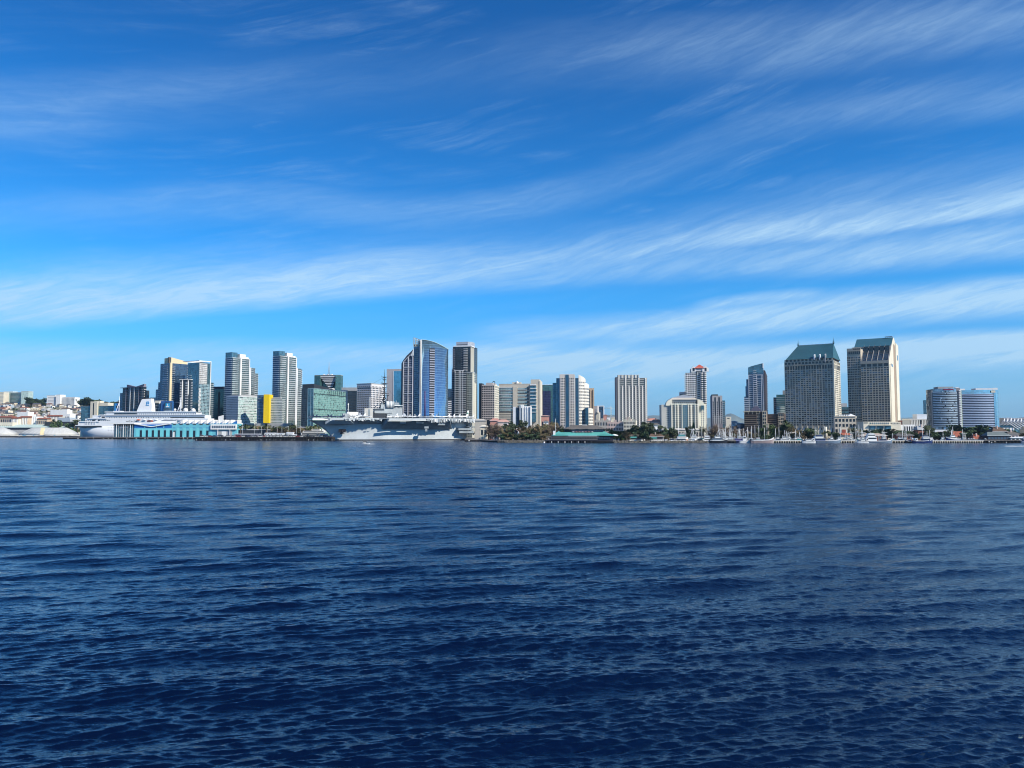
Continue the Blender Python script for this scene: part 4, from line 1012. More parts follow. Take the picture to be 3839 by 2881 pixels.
def suites():
    BU = paint('pale_buff_render', (.78, .74, .60), .8, .05); BU2 = paint('pale_grey_buff', (.50, .50, .46), .8, .05)
    b = Bld('hotel', 'cream suites hotel with grey hip roof and rounded shoulders below the red roofed tower', 2517, 2621, 4, 1060, 1516, depth=30)
    X, Z = b.x, b.z; H = b.H; b.core(BU)
    z0, z1 = Z(1606), Z(1518); nr = 11
    for r in range(nr):
        zz = z0 + (z1 - z0) * (r + .5) / nr
        for px in (2525, 2537, 2549, 2586, 2599, 2612): b.win('F', X(px), zz, 2.5, 2.2, WIN_DARK, n=.05)
        for px in (2563.5, 2572.5): b.win('F', X(px), zz, 2.6, 2.2, GL_TEAL, n=.1)
        for px in (2631, 2639): b.win('F', X(px), zz, 1.3, 1.5, WIN_MID, n=.05, y0=4)
        for px in (2502, 2508): b.win('F', X(px), zz, 1.2, 1.3, WIN_DARK, n=.05, y0=3)
    for px in (2531, 2556, 2580, 2606): b.fb('F', 'pilaster#%d' % px, X(px), X(px) + .9, 0, .9, 0, H, BU)
    b.fb('F', 'glass_bay', X(2559), X(2578), 0, .12, 3, H - 1, paint('dark_bay_panel', (.17, .21, .22), .6))  # dark backing of the glass bay
    b.part('side_wing#l').box(X(2481), -.05, 3, 26, 0, Z(1517), BU2); b.part('side_wing#r').box(b.W + .05, X(2650), 4, 26, 0, Z(1514), BU)  # left wing greyer, its shade put into the colour
    for s_, xa, xb, y in ((1, X(2497), X(2521), 1.5), (-1, X(2643), X(2617), 2.5)):
        n = 8; pts = [(xb, H - 2)] + [(xb + (xa - xb) * math.sin(math.pi / 2 * k / n), H - 2 + (Z(1497) - H + 2) * math.cos(math.pi / 2 * k / n)) for k in range(n + 1)]
        sh = b.part('shoulder#%d' % s_)
        P2 = pts if s_ < 0 else pts
        ar = sum(P2[i][0] * P2[(i + 1) % len(P2)][1] - P2[(i + 1) % len(P2)][0] * P2[i][1] for i in range(len(P2)))
        if ar < 0: P2 = P2[::-1]
        sh.poly([(x, y, z) for x, z in P2], BU); sh.poly([(x, y + 12, z) for x, z in P2[::-1]], BU)
        for i in range(len(P2)):
            a, c = P2[i], P2[(i + 1) % len(P2)]; sh.poly([(a[0], y, a[1]), (a[0], y + 12, a[1]), (c[0], y + 12, c[1]), (c[0], y, c[1])], BU)
    for px in (2630, 2632): pass
    b.fb('F', 'glass_bay', X(2629), X(2640), 4.2, 4.8 - 3.9, Z(1536), Z(1521), GL_TEAL, y0=4.0)
    up = b.part('upper_storey'); up.box(X(2519), X(2612), 4, 24, H, Z(1499), BU2)
    for k in range(12): b.win('F', X(2522) + k * (X(2609) - X(2522)) / 11, H + 2.6, 1.8, 1.8, WIN_DARK, n=.05, y0=4)
    rf = b.part('roof'); RG = paint('grey_roof_metal', (.26, .29, .33), .5, .08); zE, zR = Z(1498.5), Z(1478)
    x0, x1 = X(2512), X(2616); zm = zE + (zR - zE) * .38
    xa, xb = X(2536), X(2598)
    q = [(x0, 2), (x1, 2), (x1, 27), (x0, 27)]; r_ = [(xa - 4, 6), (xb + 4, 6), (xb + 4, 22), (xa - 4, 22)]
    xm = X(2571)
    for k in range(4):
        a, c, c2, a2 = q[k], q[(k + 1) % 4], r_[(k + 1) % 4], r_[k]
        rf.poly([(a[0], a[1], zE), (c[0], c[1], zE), (c2[0], c2[1], zm), (a2[0], a2[1], zm)], TAN); rf.poly([(a2[0], a2[1], zm + .02), (c2[0], c2[1], zm + .02), (xm, 14, zR)], RG)
    rf.poly([(p[0], p[1], zE) for p in q[::-1]], TAN)
    b.part('podium').box(X(2480), X(2655), -6, -.3, 0, 6, TAN); b.done()
suites()
def tower_redroof():
    PW = paint('greyed_white_render', (.62, .62, .62), .75, .05)
    RR = paint('red_tile_roof', (.50, .10, .06), .7, .1)
    b = Bld('apartment_tower', 'pale round balcony tower with red pyramid roof and arched gables', 2572, 2650, 8, 1260, 1386, xs=2671)
    X, Z = b.x, b.z; b.core(WIN_DARK, Z(1398), x1=X(2612)); b.core(WIN_DARK, Z(1392), x0=X(2612) + .05, part='front_wing')
    z0 = Z(1590); b.grid('F', 0, X(2612), z0, Z(1400), 5, 24, PW, WINS_D, .38, .42, 1.0)
    b.slabs('F', -2.5, 3, Z(1470), Z(1402), 9, 2.4, 1.1, PW)
    b.grid('F', X(2616), X(2628), z0, Z(1395), 1, 24, PW, [WIN_DARK], .3, .4, 1)
    b.slabs('F', X(2626), X(2650), z0, Z(1394), 25, 4.2, 1.6, PW, wave=.8)
    b.grid('R', 0, b.d, z0, Z(1388), 3, 25, WHITE, WINS, .35, .4, 1.0)  # right face whiter than the front, painting its sunlight
    b.part('side_wing').box(X(2551), X(2573), 4, 20, 0, Z(1469), PW); b.slabs('F', X(2551), X(2572), Z(1560), Z(1472), 11, .8, .9, DARKM, 'floor_band', y0=4)
    c = b.part('crown'); c.box(X(2594), X(2652), 1, 26, Z(1398), Z(1382), PW); c.box(X(2600), X(2650), 2, 20, Z(1382), Z(1376), PW)
    b.part('crown_wing').box(X(2654), b.W + 4, 6, b.d, Z(1390), Z(1388), WHITE)
    for i, (pa, pb, pk, y) in enumerate(((2594, 2612, 1372, .4), (2636, 2660, 1372, -.2))):
        g_ = b.part('gable#%d' % i); xa, xb = X(pa), X(pb); xm = (xa + xb) / 2; zb, zs, zp = Z(1394), Z(1382), Z(pk)
        g_.poly([(xa, y, zb), (xb, y, zb), (xb, y, zs), (xm, y, zp), (xa, y, zs)], WHITE)
        g_.poly([(xb, y, zb), (xb, 16, zb), (xb, 16, zs), (xb, y, zs)], WHITE); g_.poly([(xa, 16, zb), (xa, y, zb), (xa, y, zs), (xa, 16, zs)], PW)
        b.part('gable_roof#%d' % i).poly([(xb, y, zs), (xb, 16, zs), (xm, 16, zp), (xm, y, zp)], WHITE); b.part('gable_roof#%d' % i).poly([(xa, 16, zs), (xa, y, zs), (xm, y, zp), (xm, 16, zp)], RR)
        b.fb('F', 'arched_window', xm - 1.6, xm + 1.6, -y + .01, -y + .2, zb + 1, zs + 1, WIN_DARK)
    rf = b.part('roof'); q = [(X(2604), -1), (X(2650), -1), (X(2650), 24), (X(2604), 24)]; zE, zR = Z(1381), Z(1364.5); ap = (X(2627), 11)
    for k in range(4): a, e = q[k], q[(k + 1) % 4]; rf.poly([(a[0], a[1], zE), (e[0], e[1], zE), (ap[0], ap[1], zR)], RR)
    rf.poly([(p[0], p[1], zE) for p in q[::-1]], RR)
    b.done()
    b = Bld('apartment_tower', 'mid grey tower with tall dark window slots right of the red roofed tower', 2671, 2709, 6, 1340, 1484, depth=22)
    X, Z = b.x, b.z; b.core(PURP); MG = paint('mid_grey_panel', (.40, .40, .42), .8)
    b.grid('F', 0, b.W, Z(1590), Z(1505), 5, 12, MG, WINS_D, .4, .4, .6)
    for px in (2680, 2695): b.fb('F', 'window_slot#%d' % px, X(px), X(px + 4.5), .5, .7, Z(1560), Z(1490), WIN_DARK)
    b.part('wall').box(0.1, b.W - .1, -.3, -.02, Z(1505), b.H, MG); b.part('roof_box').box(1, X(2694), 2, 20, b.H, Z(1479), DARKM)
    b.part('glass_wing').box(b.W + .02, X(2720), 3, 24, 0, Z(1502), GL_TEAL); b.slabs('F', b.W, X(2722), Z(1590), Z(1503), 11, 1.2, .8, GREYC, y0=3); b.done()
    b = Bld('stair_tower', 'plain pale yellow block right of the mid grey tower', 2721, 2741, 8, 1210, 1563, depth=14)
    b.core(CREAM); b.fb('F', 'window', b.W * .3, b.W * .7, 0, .3, b.H - 3, b.H - 2, WIN_DARK); b.done()
tower_redroof()
# ------------------------------------------------------------------ towers, right
def tower_sail():
    b = Bld('apartment_tower', 'slim blue tower with pale frame and sail shaped top left of the hip roofed hotel', 2808, 2866, 20, 1330, 1376, xs=2875)
    X, Z = b.x, b.z; FR = paint('pale_frame', (.62, .64, .68), .6); W = b.W
    b.core(GL_NAVY, Z(1400)); z0 = Z(1560)
    t = b.part('sail_top'); n = 8
    pl = [(W * k / n, 0) for k in range(n + 1)]; zt = [Z(1377 - 15 * (k / n) ** .8) for k in range(n + 1)]
    for k in range(n):
        a, c = pl[k], pl[k + 1]; t.poly([(a[0], 0, Z(1400)), (c[0], 0, Z(1400)), (c[0], 0, zt[k + 1]), (a[0], 0, zt[k])], GL_TEAL); t.poly([(c[0], 12, Z(1400)), (a[0], 12, Z(1400)), (a[0], 12, zt[k]), (c[0], 12, zt[k + 1])], GL_TEAL); t.poly([(a[0], 0, zt[k]), (c[0], 0, zt[k + 1]), (c[0], 12, zt[k + 1]), (a[0], 12, zt[k])], FR)
    t.poly([(0, 12, Z(1400)), (0, 0, Z(1400)), (0, 0, zt[0]), (0, 12, zt[0])], GL_TEAL); t.poly([(W, 0, Z(1400)), (W, 12, Z(1400)), (W, 12, zt[-1]), (W, 0, zt[-1])], FR)
    b.fb('F', 'sail_edge', W - 1.5, W, .02, .6, Z(1380), Z(1363), WHITE)
    for px in (2808.5, 2825, 2839, 2856, 2862): b.fb('F', 'frame', X(px), X(px) + .9, .02, .9, 0, Z(1406), FR)
    b.fb('F', 'frame', 0, X(2863), .02, 1.0, Z(1407.5), Z(1405), FR); b.fb('F', 'frame', X(2840), X(2863), .02, 1.0, Z(1422), Z(1420), FR)
    b.slabs('F', X(2826), X(2839), z0, Z(1384), 24, 1.4, .9, FR); b.slabs('F', 1, X(2826), z0, Z(1407), 21, .5, .5, FR, 'floor_band'); b.slabs('F', X(2841), X(2855), z0, Z(1424), 19, .5, .5, FR, 'floor_band')
    b.slabs('R', -1, b.d, z0, Z(1384), 25, 2.6, .8, PURP)
    for i, (xa, xb, tp, y) in enumerate(((2800, 2809, 1421, 3), (2796, 2805, 1447, 6), (2792, 2809, 1487, -2))):
        b.part('side_wing#%d' % i).box(X(xa), X(xb) if xb < 2809 else -.05, y, y + 14, 0, Z(tp), GL_NAVY)
    b.slabs('F', X(2790), -.1, z0, Z(1489), 10, 1.4, 1.2, FR, y0=-2); b.done()
    b = Bld('apartment_tower', 'stepped dark teal tower half hidden behind the green hip roofed hotel', 2912, 2948, 20, 1260, 1480, depth=22)
    X, Z = b.x, b.z; b.core(GL_GREEN); b.part('side_wing#1').box(X(2901), -.05, 2, 20, 0, Z(1490), GL_DARK); b.slabs('F', X(2900), 0, Z(1560), Z(1492), 9, 1.5, .8, PURP, y0=2)
    b.slabs('F', 0, b.W, Z(1520), Z(1484), 5, .6, .7, GREYC, 'floor_band'); b.part('front_wing').box(X(2913), X(2942), -8, -.1, 0, Z(1522), GL_GREEN)
    b.slabs('F', X(2912), X(2943), Z(1560), Z(1523), 6, 1.2, 1.6, paint('pale_green_white', (.62, .70, .64), .7), y0=-8); b.part('roof_box').box(X(2936), b.W + 2, 4, 14, b.H, Z(1464), GREYC); b.done()
tower_sail()
def brown_flats():
    BR = paint('warm_brown_render', (.34, .25, .18), .8, .1); DB = paint('dark_brown_render', (.10, .07, .06), .8, .15); SN = paint('sand_trim', (.60, .50, .36), .8)
    b = Bld('apartment_building', 'dark brown balcony flats with sandy roof pergola below the slim sail topped tower', 2790, 2874, 22, 1040, 1545, depth=26)
    X, Z = b.x, b.z; b.core(DB); n = 6; z0 = Z(1606)
    b.slabs('F', .5, X(2848), z0, Z(1550), n + 1, 1.6, .7, BR); b.fb('F', 'bay', X(2836), X(2850), 0, 1.0, 0, Z(1549), BR); b.fb('F', 'bay', X(2858), b.W, 0, 2.4, 0, Z(1541), SN)
    b.grid('F', X(2859), b.W - .3, 3, Z(1543), 2, 8, SN, WINS_D, .3, .4, .5, n0=2.4); b.grid('F', X(2837), X(2849), 3, Z(1551), 2, 8, BR, WINS_D, .3, .4, .4, n0=1.0)
    b.part('roof_pergola').box(-1.5, X(2850), -2, 12, b.H, b.H + .8, SN)
    for k in range(12): b.part('roof_pergola').box(X(2791 + k * 5), X(2791 + k * 5) + .4, -2.6, 12, b.H + .81, b.H + 1.3, SN)
    for px in (2791, 2805, 2820, 2835, 2848): b.part('roof_pergola').box(X(px), X(px) + .6, -1.5, -.9, b.H - 3, b.H, SN)
    h = b.part('roof'); q = [(X(2810), 2), (X(2856), 2), (X(2856), 22), (X(2810), 22)]; r_ = [(X(2826), 12), (X(2838), 12)]; zE, zR = Z(1541), Z(1522); RB = paint('dark_slate_roof', (.06, .06, .09), .7)
    h.poly([(*q[0], zE), (*q[1], zE), (*r_[1], zR), (*r_[0], zR)], RB); h.poly([(*q[1], zE), (*q[2], zE), (*r_[1], zR)], RB); h.poly([(*q[2], zE), (*q[3], zE), (*r_[0], zR), (*r_[1], zR)], RB); h.poly([(*q[3], zE), (*q[0], zE), (*r_[0], zR)], RB)
    b.done()
    b = Bld('apartment_building', 'dark brown flats with ladder like balconies, directly left of the green hip roofed hotel', 2876, 2943, 22, 1060, 1553, depth=22)
    X, Z = b.x, b.z; b.core(DB); b.slabs('F', .3, X(2910), Z(1606), Z(1557), 6, 1.2, .8, BR); b.fb('F', 'bay', X(2917), X(2941), 0, 2, 0, Z(1550), BR)
    b.grid('F', X(2919), X(2939), 3, Z(1552), 3, 7, SN, [WIN_DARK], .25, .4, .5, n0=2); b.part('roof_pergola').box(X(2914), X(2944), -3, 10, Z(1550), Z(1548), SN)
    b.slabs('F', X(2916), X(2928), Z(1606), Z(1557), 7, 3.2, .7, SN); b.done()
brown_flats()
CONC = paint('beige_hotel_concrete', (.54, .47, .37), .85, .05)
ROOFG = paint('green_copper_roof', (.038, .120, .155), .45, .12, scale=.03)
WHT = paint('blue_grey_haunch', (.42, .41, .40), .85)
def hotel_hip():
    b = Bld('hotel_tower', 'huge beige hotel slab with steep green hip roof and corner spires', 2945, 3127, 33, 1150, 1350, xs=3154)
    X, Z = b.x, b.z; W, d, H = b.W, b.d, b.H; b.core(CONC, H - .1); b.MAXW = 100
    z0, z1 = Z(1597), Z(1384)
    b.grid('F', 0, W, z0, z1, 18, 27, CONC, [WIN_DARK, WIN_DARK, WIN_DARK, WIN_DARK, WIN_MID, WIN_BLIND], .34, .44, 1.0, pair=2)
    b.grid('F', 0, W, z1, Z(1365), 18, 1, CONC, [WIN_DARK], .34, .22, 1.0, pair=2)
    b.grid('F', 0, W, Z(1362), Z(1352), 14, 1, CONC, [WIN_DARK], .35, .25, 1.0)
    b.fb('F', 'ledge', W * .2, W * .78, 1.0, 2.2, Z(1366), Z(1363), CONC)
    b.grid('R', 0, d, z0 + 8, z1, 6, 26, CREAM, WINS, .42, .4, .9, pair=2); b.grid('R', 0, d, z1, Z(1362), 6, 1, CREAM, [WIN_DARK], .35, .2, .9); b.grid('R', 0, d, Z(1360), Z(1351), 6, 1, CREAM, [WIN_DARK], .4, .2, .9); b.fb('R', 'pier', -.9, 1.5, 0, 1.8, 0, H, CREAM)  # right face cream instead of beige, sunlit tone painted in
    # tall dark arcade at street level
    for k in range(10): b.fb('F', 'column', k * W / 9 - 1, k * W / 9 + 1, 0, 2.2, 0, z0, CONC)
    b.fb('F', 'arcade_glass', 0, W, 0.02, .3, 2, z0 - 4, WIN_DARK)
    for k in range(9): b.fb('F', 'awning', (k + .25) * W / 9, (k + .6) * W / 9, .3, 2.0, z0 - 9, z0 - 3.5, paint('pale_banner', (.50, .52, .52), .7))
    # dark storey under the eaves and the roof
    b.part('attic').box(1, W - 1, 1, d - 1, H - .1, H + 3.2, WIN_DARK)
    for k in range(13): b.fb('F', 'attic_pier', k * (W - 2) / 12 + .2, k * (W - 2) / 12 + 2.4, -1, -.2, H - .1, H + 3.2, CONC)
    zE = H + 3.2
    zr0, zr1 = Z(1291, X(2976)), Z(1281, X(3110))
    zR = (zr0 + zr1) / 2
    q = [(X(2950), -.8), (W + .8, -.8), (W + .8, d + .8), (X(2950), d + .8)]
    xa, xb = X(2976, 1290), X(3111, 1290); r_ = [(xa, d / 2), (xb, d / 2)]
    rf = b.part('roof')
    rf.poly([(*q[0], zE), (*q[1], zE), (*r_[1], zR), (*r_[0], zR)], ROOFG); rf.poly([(*q[1], zE), (*q[2], zE), (*r_[1], zR)], ROOFG)
    rf.poly([(*q[2], zE), (*q[3], zE), (*r_[0], zR), (*r_[1], zR)], ROOFG); rf.poly([(*q[3], zE), (*q[0], zE), (*r_[0], zR)], ROOFG); rf.poly([(*p, zE) for p in q[::-1]], CONC)
    n = 42
    for k in range(n):   # standing seams
        t = (k + .5) / n; a = Vector((*q[0], zE)).lerp(Vector((*q[1], zE)), t); c = Vector((*r_[0], zR)).lerp(Vector((*r_[1], zR)), t)
        b.part('roof_seams').tube(a + Vector((0, -.05, .1)), c + Vector((0, -.05, .1)), .14, .14, ROOFG, 3, False)
    for k in range(10): x = xa + (xb - xa) * (k + .5) / 10; b.part('ridge_crest').tube((x, d / 2, zR), (x, d / 2, zR + 1.4), .2, .1, SLABW, 4)
    b.part('ridge_crest').box(xa, xb, d / 2 - .3, d / 2 + .3, zR - .2, zR + .5, SLABW)
    for i, x in enumerate((xa, xb)):
        s_ = b.part('spire#%d' % i); s_.tube((x, d / 2, zR - 1), (x, d / 2, zR + 3), 1.1, .8, ROOFG); s_.tube((x, d / 2, zR + 3), (x, d / 2, zR + 10), .5, .05, ROOFG)
        s_.tube((x - 1.2, d / 2, zR), (x - 1.2, d / 2, zR + 5), .25, .05, ROOFG); s_.tube((x + 1.2, d / 2, zR), (x + 1.2, d / 2, zR + 5), .25, .05, ROOFG)
    for i, px in enumerate((3059, 3079, 3100)):
        f = b.part('dormer#%d' % i); x = X(px); f.prism([(x - .8, -2.5), (x + .8, -2.5), (x + .8, 3), (x - .8, 3)], zE - (6 if i == 2 else 2), [zE + 5, zE + 5, zE + 7, zE + 7], SLABW if i < 2 else GREYC)
    b.done()
hotel_hip()
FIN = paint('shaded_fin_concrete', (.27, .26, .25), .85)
def hotel_slope():
    b = Bld('hotel_tower', 'tall beige hotel slab with sloped glass top, right one of two green roofed towers', 3232, 3339, 31, 1225, 1351, xs=3373)
    X, Z = b.x, b.z; W, d = b.W, b.d; H = b.H
    y2 = d * .40
    z0 = Z(1582); zS = Z(1300, None, y2)        # top of slope
    zR = Z(1267, None, d * .55)
    # side profile swept along the building
    prof = [(0, 0), (0, H), (y2 * .75, zS), (d * .52, zR), (d * .62, zR), (d * .80, Z(1298, None, d * .8)), (d, Z(1298, None, d)), (d, 0)]
    wl = b.part('wall')
    for k in range(len(prof) - 1):
        a, c = prof[k], prof[k + 1]; m = {0: CONC, 1: GL_DARK, 2: ROOFG, 3: ROOFG, 4: ROOFG}.get(k, CONC)
        mb = b.part('roof') if k in (2, 3, 4) else (b.part('sloped_glazing') if k == 1 else wl)
        xq = X(3186, 1290) if k in (2, 3, 4) else 0
        mb.poly([(xq, a[0], a[1]), (W, a[0], a[1]), (W, c[0], c[1]), (xq, c[0], c[1])], m)
    b.part('end_wall').poly([(W, p[0], p[1]) for p in prof], CREAM); wl.poly([(0, p[0], p[1]) for p in prof[::-1]], CONC)  # end wall cream carries the sunlit tone in its colour
    b.grid('F', 0, W, z0, Z(1374), 10, 24, CONC, [WIN_DARK, WIN_DARK, WIN_DARK, WIN_DARK, WIN_MID], .34, .44, 1.0, pair=2); b.grid('F', 0, W, Z(1374), Z(1361), 5, 1, CONC, [WIN_DARK], .3, .2, 1.0); b.fb('F', 'ledge', 0, W, 0, 1.1, Z(1361), H, CONC)
    for k in range(6):
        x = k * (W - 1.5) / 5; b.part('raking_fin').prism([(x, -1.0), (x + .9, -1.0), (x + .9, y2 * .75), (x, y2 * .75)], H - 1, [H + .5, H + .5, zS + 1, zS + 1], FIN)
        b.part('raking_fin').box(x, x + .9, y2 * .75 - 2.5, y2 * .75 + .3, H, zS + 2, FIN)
    # dark terrace windows half way up the slope
    for k in range(5):
        x0 = k * (W - 1.5) / 5 + 1.6; x1 = (k + 1) * (W - 1.5) / 5 - .1
        b.part('terrace_window#%d' % k).box(x0, x1, y2 * .5, y2 * .7, H + (zS - H) * .62, H + (zS - H) * .95, WIN_DARK)
    # end wall details: recessed brown stripe and openings
    BRS = paint('brown_recess', (.36, .27, .20), .8)  # brown stripe between the end piers
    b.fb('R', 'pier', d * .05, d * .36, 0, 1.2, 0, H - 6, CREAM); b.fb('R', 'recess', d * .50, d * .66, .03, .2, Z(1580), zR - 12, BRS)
    b.fb('R', 'pier', d * .68, d * 1.0, 0, 1.2, 0, prof[6][1], CREAM); b.fb('R', 'window', d * .80, d * .92, 1.22, 1.4, Z(1322), Z(1301), WIN_MID); b.fb('R', 'window', d * .16, d * .30, 1.22, 1.4, Z(1368), Z(1358), WIN_MID)
    # left wing, set back
    xa = X(3180); lw = b.part('left_wing'); yl = 5
    zl = Z(1307, xa); lw.box(xa, -.05, yl, d * .85, 0, zl, CONC)
    b.grid('F', xa, -.1, z0 + 2, Z(1338, xa), 8, 27, CONC, [WIN_DARK, WIN_DARK, WIN_MID], .34, .46, .9, pair=2, y0=yl); b.grid('F', xa + 2, -.6, Z(1330, xa), Z(1317, xa), 6, 1, CONC, [WIN_DARK], .3, .2, .9, y0=yl)
    b.part('left_roof').poly([(xa + 2, d * .8, zl), (xa + 2, y2 * .75, zl), (X(3186, 1290), y2 * .75, zS), (X(3186, 1290), d * .5, zR - .6)], ROOFG); b.part('left_roof').box(xa + 2, -.05, y2 * .75, d * .8, zl - 1, zS - .1, CONC)
    # blurred dark sign letters on the left wing
    for k in range(7): b.fb('F', 'sign', xa + 10 + k * 3.0, xa + 12.2 + k * 3.0, -yl + .95 + 0, -yl + 1.2, Z(1312.5, xa) , Z(1308.5, xa), DARKM)
    b.part('roof_gantry').box(W * .7, W * .98, d * .5, d * .53, zR + 1.2, zR + 1.8, GREYC)
    for k in range(4): b.part('roof_gantry').box(W * (.72 + k * .08), W * (.72 + k * .08) + .4, d * .5, d * .53, zR, zR + 1.2, GREYC)
    b.done()
hotel_slope()
def podiums():
    BG = paint('beige_podium_render', (.56, .50, .41), .8, .05); IV = paint('ivory_podium_render', (.76, .70, .56), .8, .05)
    b = Bld('hotel_podium', 'beige three storey podium with large square windows between the two green roofed hotels', 3128, 3208, 10, 1030, 1563, xs=3236)
    X, Z = b.x, b.z; b.core(BG, b.H - .1); b.grid('F', 0, b.W, 2, b.H - 1.5, 6, 4, BG, [WIN_DARK], .42, .5, .8); b.grid('R', 0, b.d, 2, b.H - 4, 3, 3, BG, [WIN_DARK], .5, .5, .5)
    b.part('parapet').box(-.4, b.W + .4, -1.1, b.d, b.H, b.H + .8, BG)
    for k in range(6): b.part('roof_box').box(X(3150) + k * 2.2, X(3150) + k * 2.2 + 1.2, 6, 8, b.H + .8, b.H + 3, WHITE)
    q = [(X(3182), 3), (b.W + 2, 3), (b.W + 2, 24), (X(3182), 24)]; b.part('corner_pavilion').prism(q, b.H - 2, Z(1561), IV); ap = ((q[0][0] + q[1][0]) / 2, 13); rf = b.part('roof')
    for k in range(4): a, e = q[k], q[(k + 1) % 4]; rf.poly([(*a, Z(1561)), (*e, Z(1561)), (*ap, Z(1551))], WHITE)
    b.done()
    b = Bld('hotel_podium', 'ivory podium with three glass bays below the sloped roof hotel', 3236, 3376, 4, 1000, 1582, depth=24)
    X, Z = b.x, b.z; b.core(IV)
    for k, px in enumerate((3258, 3287, 3316)):
        b.fb('F', 'glass_bay#%d' % k, X(px), X(px + 22), .02, .8, Z(1612), Z(1597), GL_TEAL); g_ = b.part('bay_canopy#%d' % k)
        g_.prism([(X(px - 3), -3), (X(px + 25), -3), (X(px + 25), 0), (X(px - 3), 0)], Z(1596), Z(1594), IV)
    b.grid('F', X(3258), X(3332), Z(1592), Z(1584), 10, 1, IV, [WIN_MID, GL_TEAL], .3, .2, .5); b.grid('F', X(3338), X(3372), Z(1590), Z(1585), 6, 1, IV, WINS, .5, .3, .4); b.grid('F', 1, X(3254), Z(1588), Z(1582.5), 5, 1, IV, WINS, .5, .3, .4)
    b.done()
    b = Bld('low_building', 'white low block with tall paired windows right of the ivory podium', 3376, 3430, 4, 1010, 1593, depth=14)
    b.core(WHITE); b.grid('F', b.x(3386), b.W, 1, b.H - .6, 5, 2, WHITE, [WIN_MID, WIN_DARK], .5, .4, .6); b.done()
    b = Bld('low_building', 'sand coloured terrace hall with small pediment behind the harbour palms', 2998, 3112, 6, 960, 1612, depth=16)
    b.core(BG, b.H); b.part('chimney').box(b.x(3090), b.x(3094), 2, 4, b.H, b.z(1600), IV); b.part('turret').tube((b.x(3092), -3, 0), (b.x(3092), -3, b.z(1601)), 1.8, 1.5, IV, 8); b.part('low_wing').box(b.x(2868), b.x(2990), 4, 12, 0, b.z(1620), TAN)
    for k in range(10): b.fb('F', 'pilaster#%d' % k, k * b.W / 10, k * b.W / 10 + .8, 0, .5, 0, b.H, IV)
    b.done()
    b = Bld('bell_tower', 'small sandy bell tower in front of the dark brown flats', 2869, 2883, 20, 930, 1592, depth=4.4)
    W = b.W; SN = paint('sand_trim', (.60, .50, .36), .8)
    b.core(SN, b.H * .35); b.part('belfry').box(.4, W - .4, .4, 4, b.H * .35, b.H, SN); b.fb('F', 'arched_opening', W * .35, W * .65, -.38, -.2, b.H * .42, b.H * .85, BR_ := paint('warm_brown_render', (.34, .25, .18), .8, .1)); b.part('cap').box(0, W, 0, 4.4, b.H, b.H + .6, SN)
    b.part('roof').prism([(.3, .3), (W - .3, .3), (W - .3, 4), (.3, 4)], b.H + .6, b.H + 1.4, SN); b.done()
    b = Bld('museum_house', 'cream gabled front with rust red panel and red lower roof, below the beige podium', 3150, 3174, 10, 930, 1607, xs=3180)
    b.core(IV); b.fb('F', 'red_panel', b.W * .2, b.W * .8, .02, .3, b.z(1623), b.z(1611), paint('rust_red_panel', (.30, .08, .05), .7))
    RR = paint('red_clay_roof', (.38, .12, .07), .75, .15)
    b.part('low_roof').prism([(b.x(3140), -7), (b.W + 5, -7), (b.W + 2, 0), (b.x(3146), 0)], b.z(1632), [b.z(1632) + .1, b.z(1632) + .1, b.z(1624), b.z(1624)], RR); b.part('low_wall').box(b.x(3146), b.W + 3, -5.5, -.02, 0, b.z(1632) - .01, IV); b.done()
    for lab, x0, x1, tp, D, m, a in (('far blue grey tower seen between the two green roofed hotels', 3156, 3176, 1513, 1900, GREYC, 6), ('hazy low glass block between the two green roofed hotels', 3150, 3184, 1526, 1500, GL_TEAL, 6)):
        b = Bld('office_building', lab, x0, x1, a, D, tp, depth=25); b.core(m); b.slabs('F', 0, b.W, 4, b.H, 8, .8, 1.2, DARKM, 'floor_band'); b.done()
    for lab, x0, x1, tp, D, m in (('dark red brick block right of the sloped roof hotel', 3378, 3398, 1577, 1300, paint('dark_red_brick', (.22, .09, .07), .8)), ('small mauve block beside the dark red brick block', 3398, 3412, 1583, 1350, PURP)):
        b = Bld('low_building', lab, x0, x1, 6, D, tp, depth=15); b.core(m); b.grid('F', 0, b.W, 2, b.H - 1, 4, 4, m, WINS_D, .4, .4, .3); b.done()
    PG = paint('pale_blue_grey_render', (.55, .60, .68), .8, .05)
    b = Bld('convention_hall', 'pale blue grey colonnaded hall with a blank upper box left of the striped glass hotel', 3410, 3500, 6, 1250, 1574, depth=30)
    X, Z = b.x, b.z; b.core(PG); b.part('upper_box').box(X(3446), X(3494), 8, 26, b.H, Z(1553), PG); b.part('parapet').box(-1, b.W + 1, -2.6, 28, b.H, b.H + 1.4, WHITE)
    for k in range(15): b.fb('F', 'column#%d' % k, k * b.W / 15 + 1, k * b.W / 15 + 2.2, .1, 2, Z(1598), b.H, WHITE) if k not in (6,) else None
    b.fb('F', 'recess', .5, b.W - .5, .02, .1, Z(1590), b.H - 1.5, paint('dark_wall_tone', (.10, .11, .14), .8)); b.done()
podiums()
GL_MR = glazing('bay_mirror_glazing', (.30, .38, .46), (.10, .13, .16), 2.6, 3.5, .06, .08, rough=.06, metal=.8, var=.4)
GL_MX = glazing('sky_mirror_glazing', (.38, .56, .66), (.25, .40, .48), 3.2, 3.5, .05, .06, rough=.05, metal=.92, var=.1, frough=.2)
BGB = paint('blue_grey_balcony', (.48, .55, .62), .3, .2, .4)
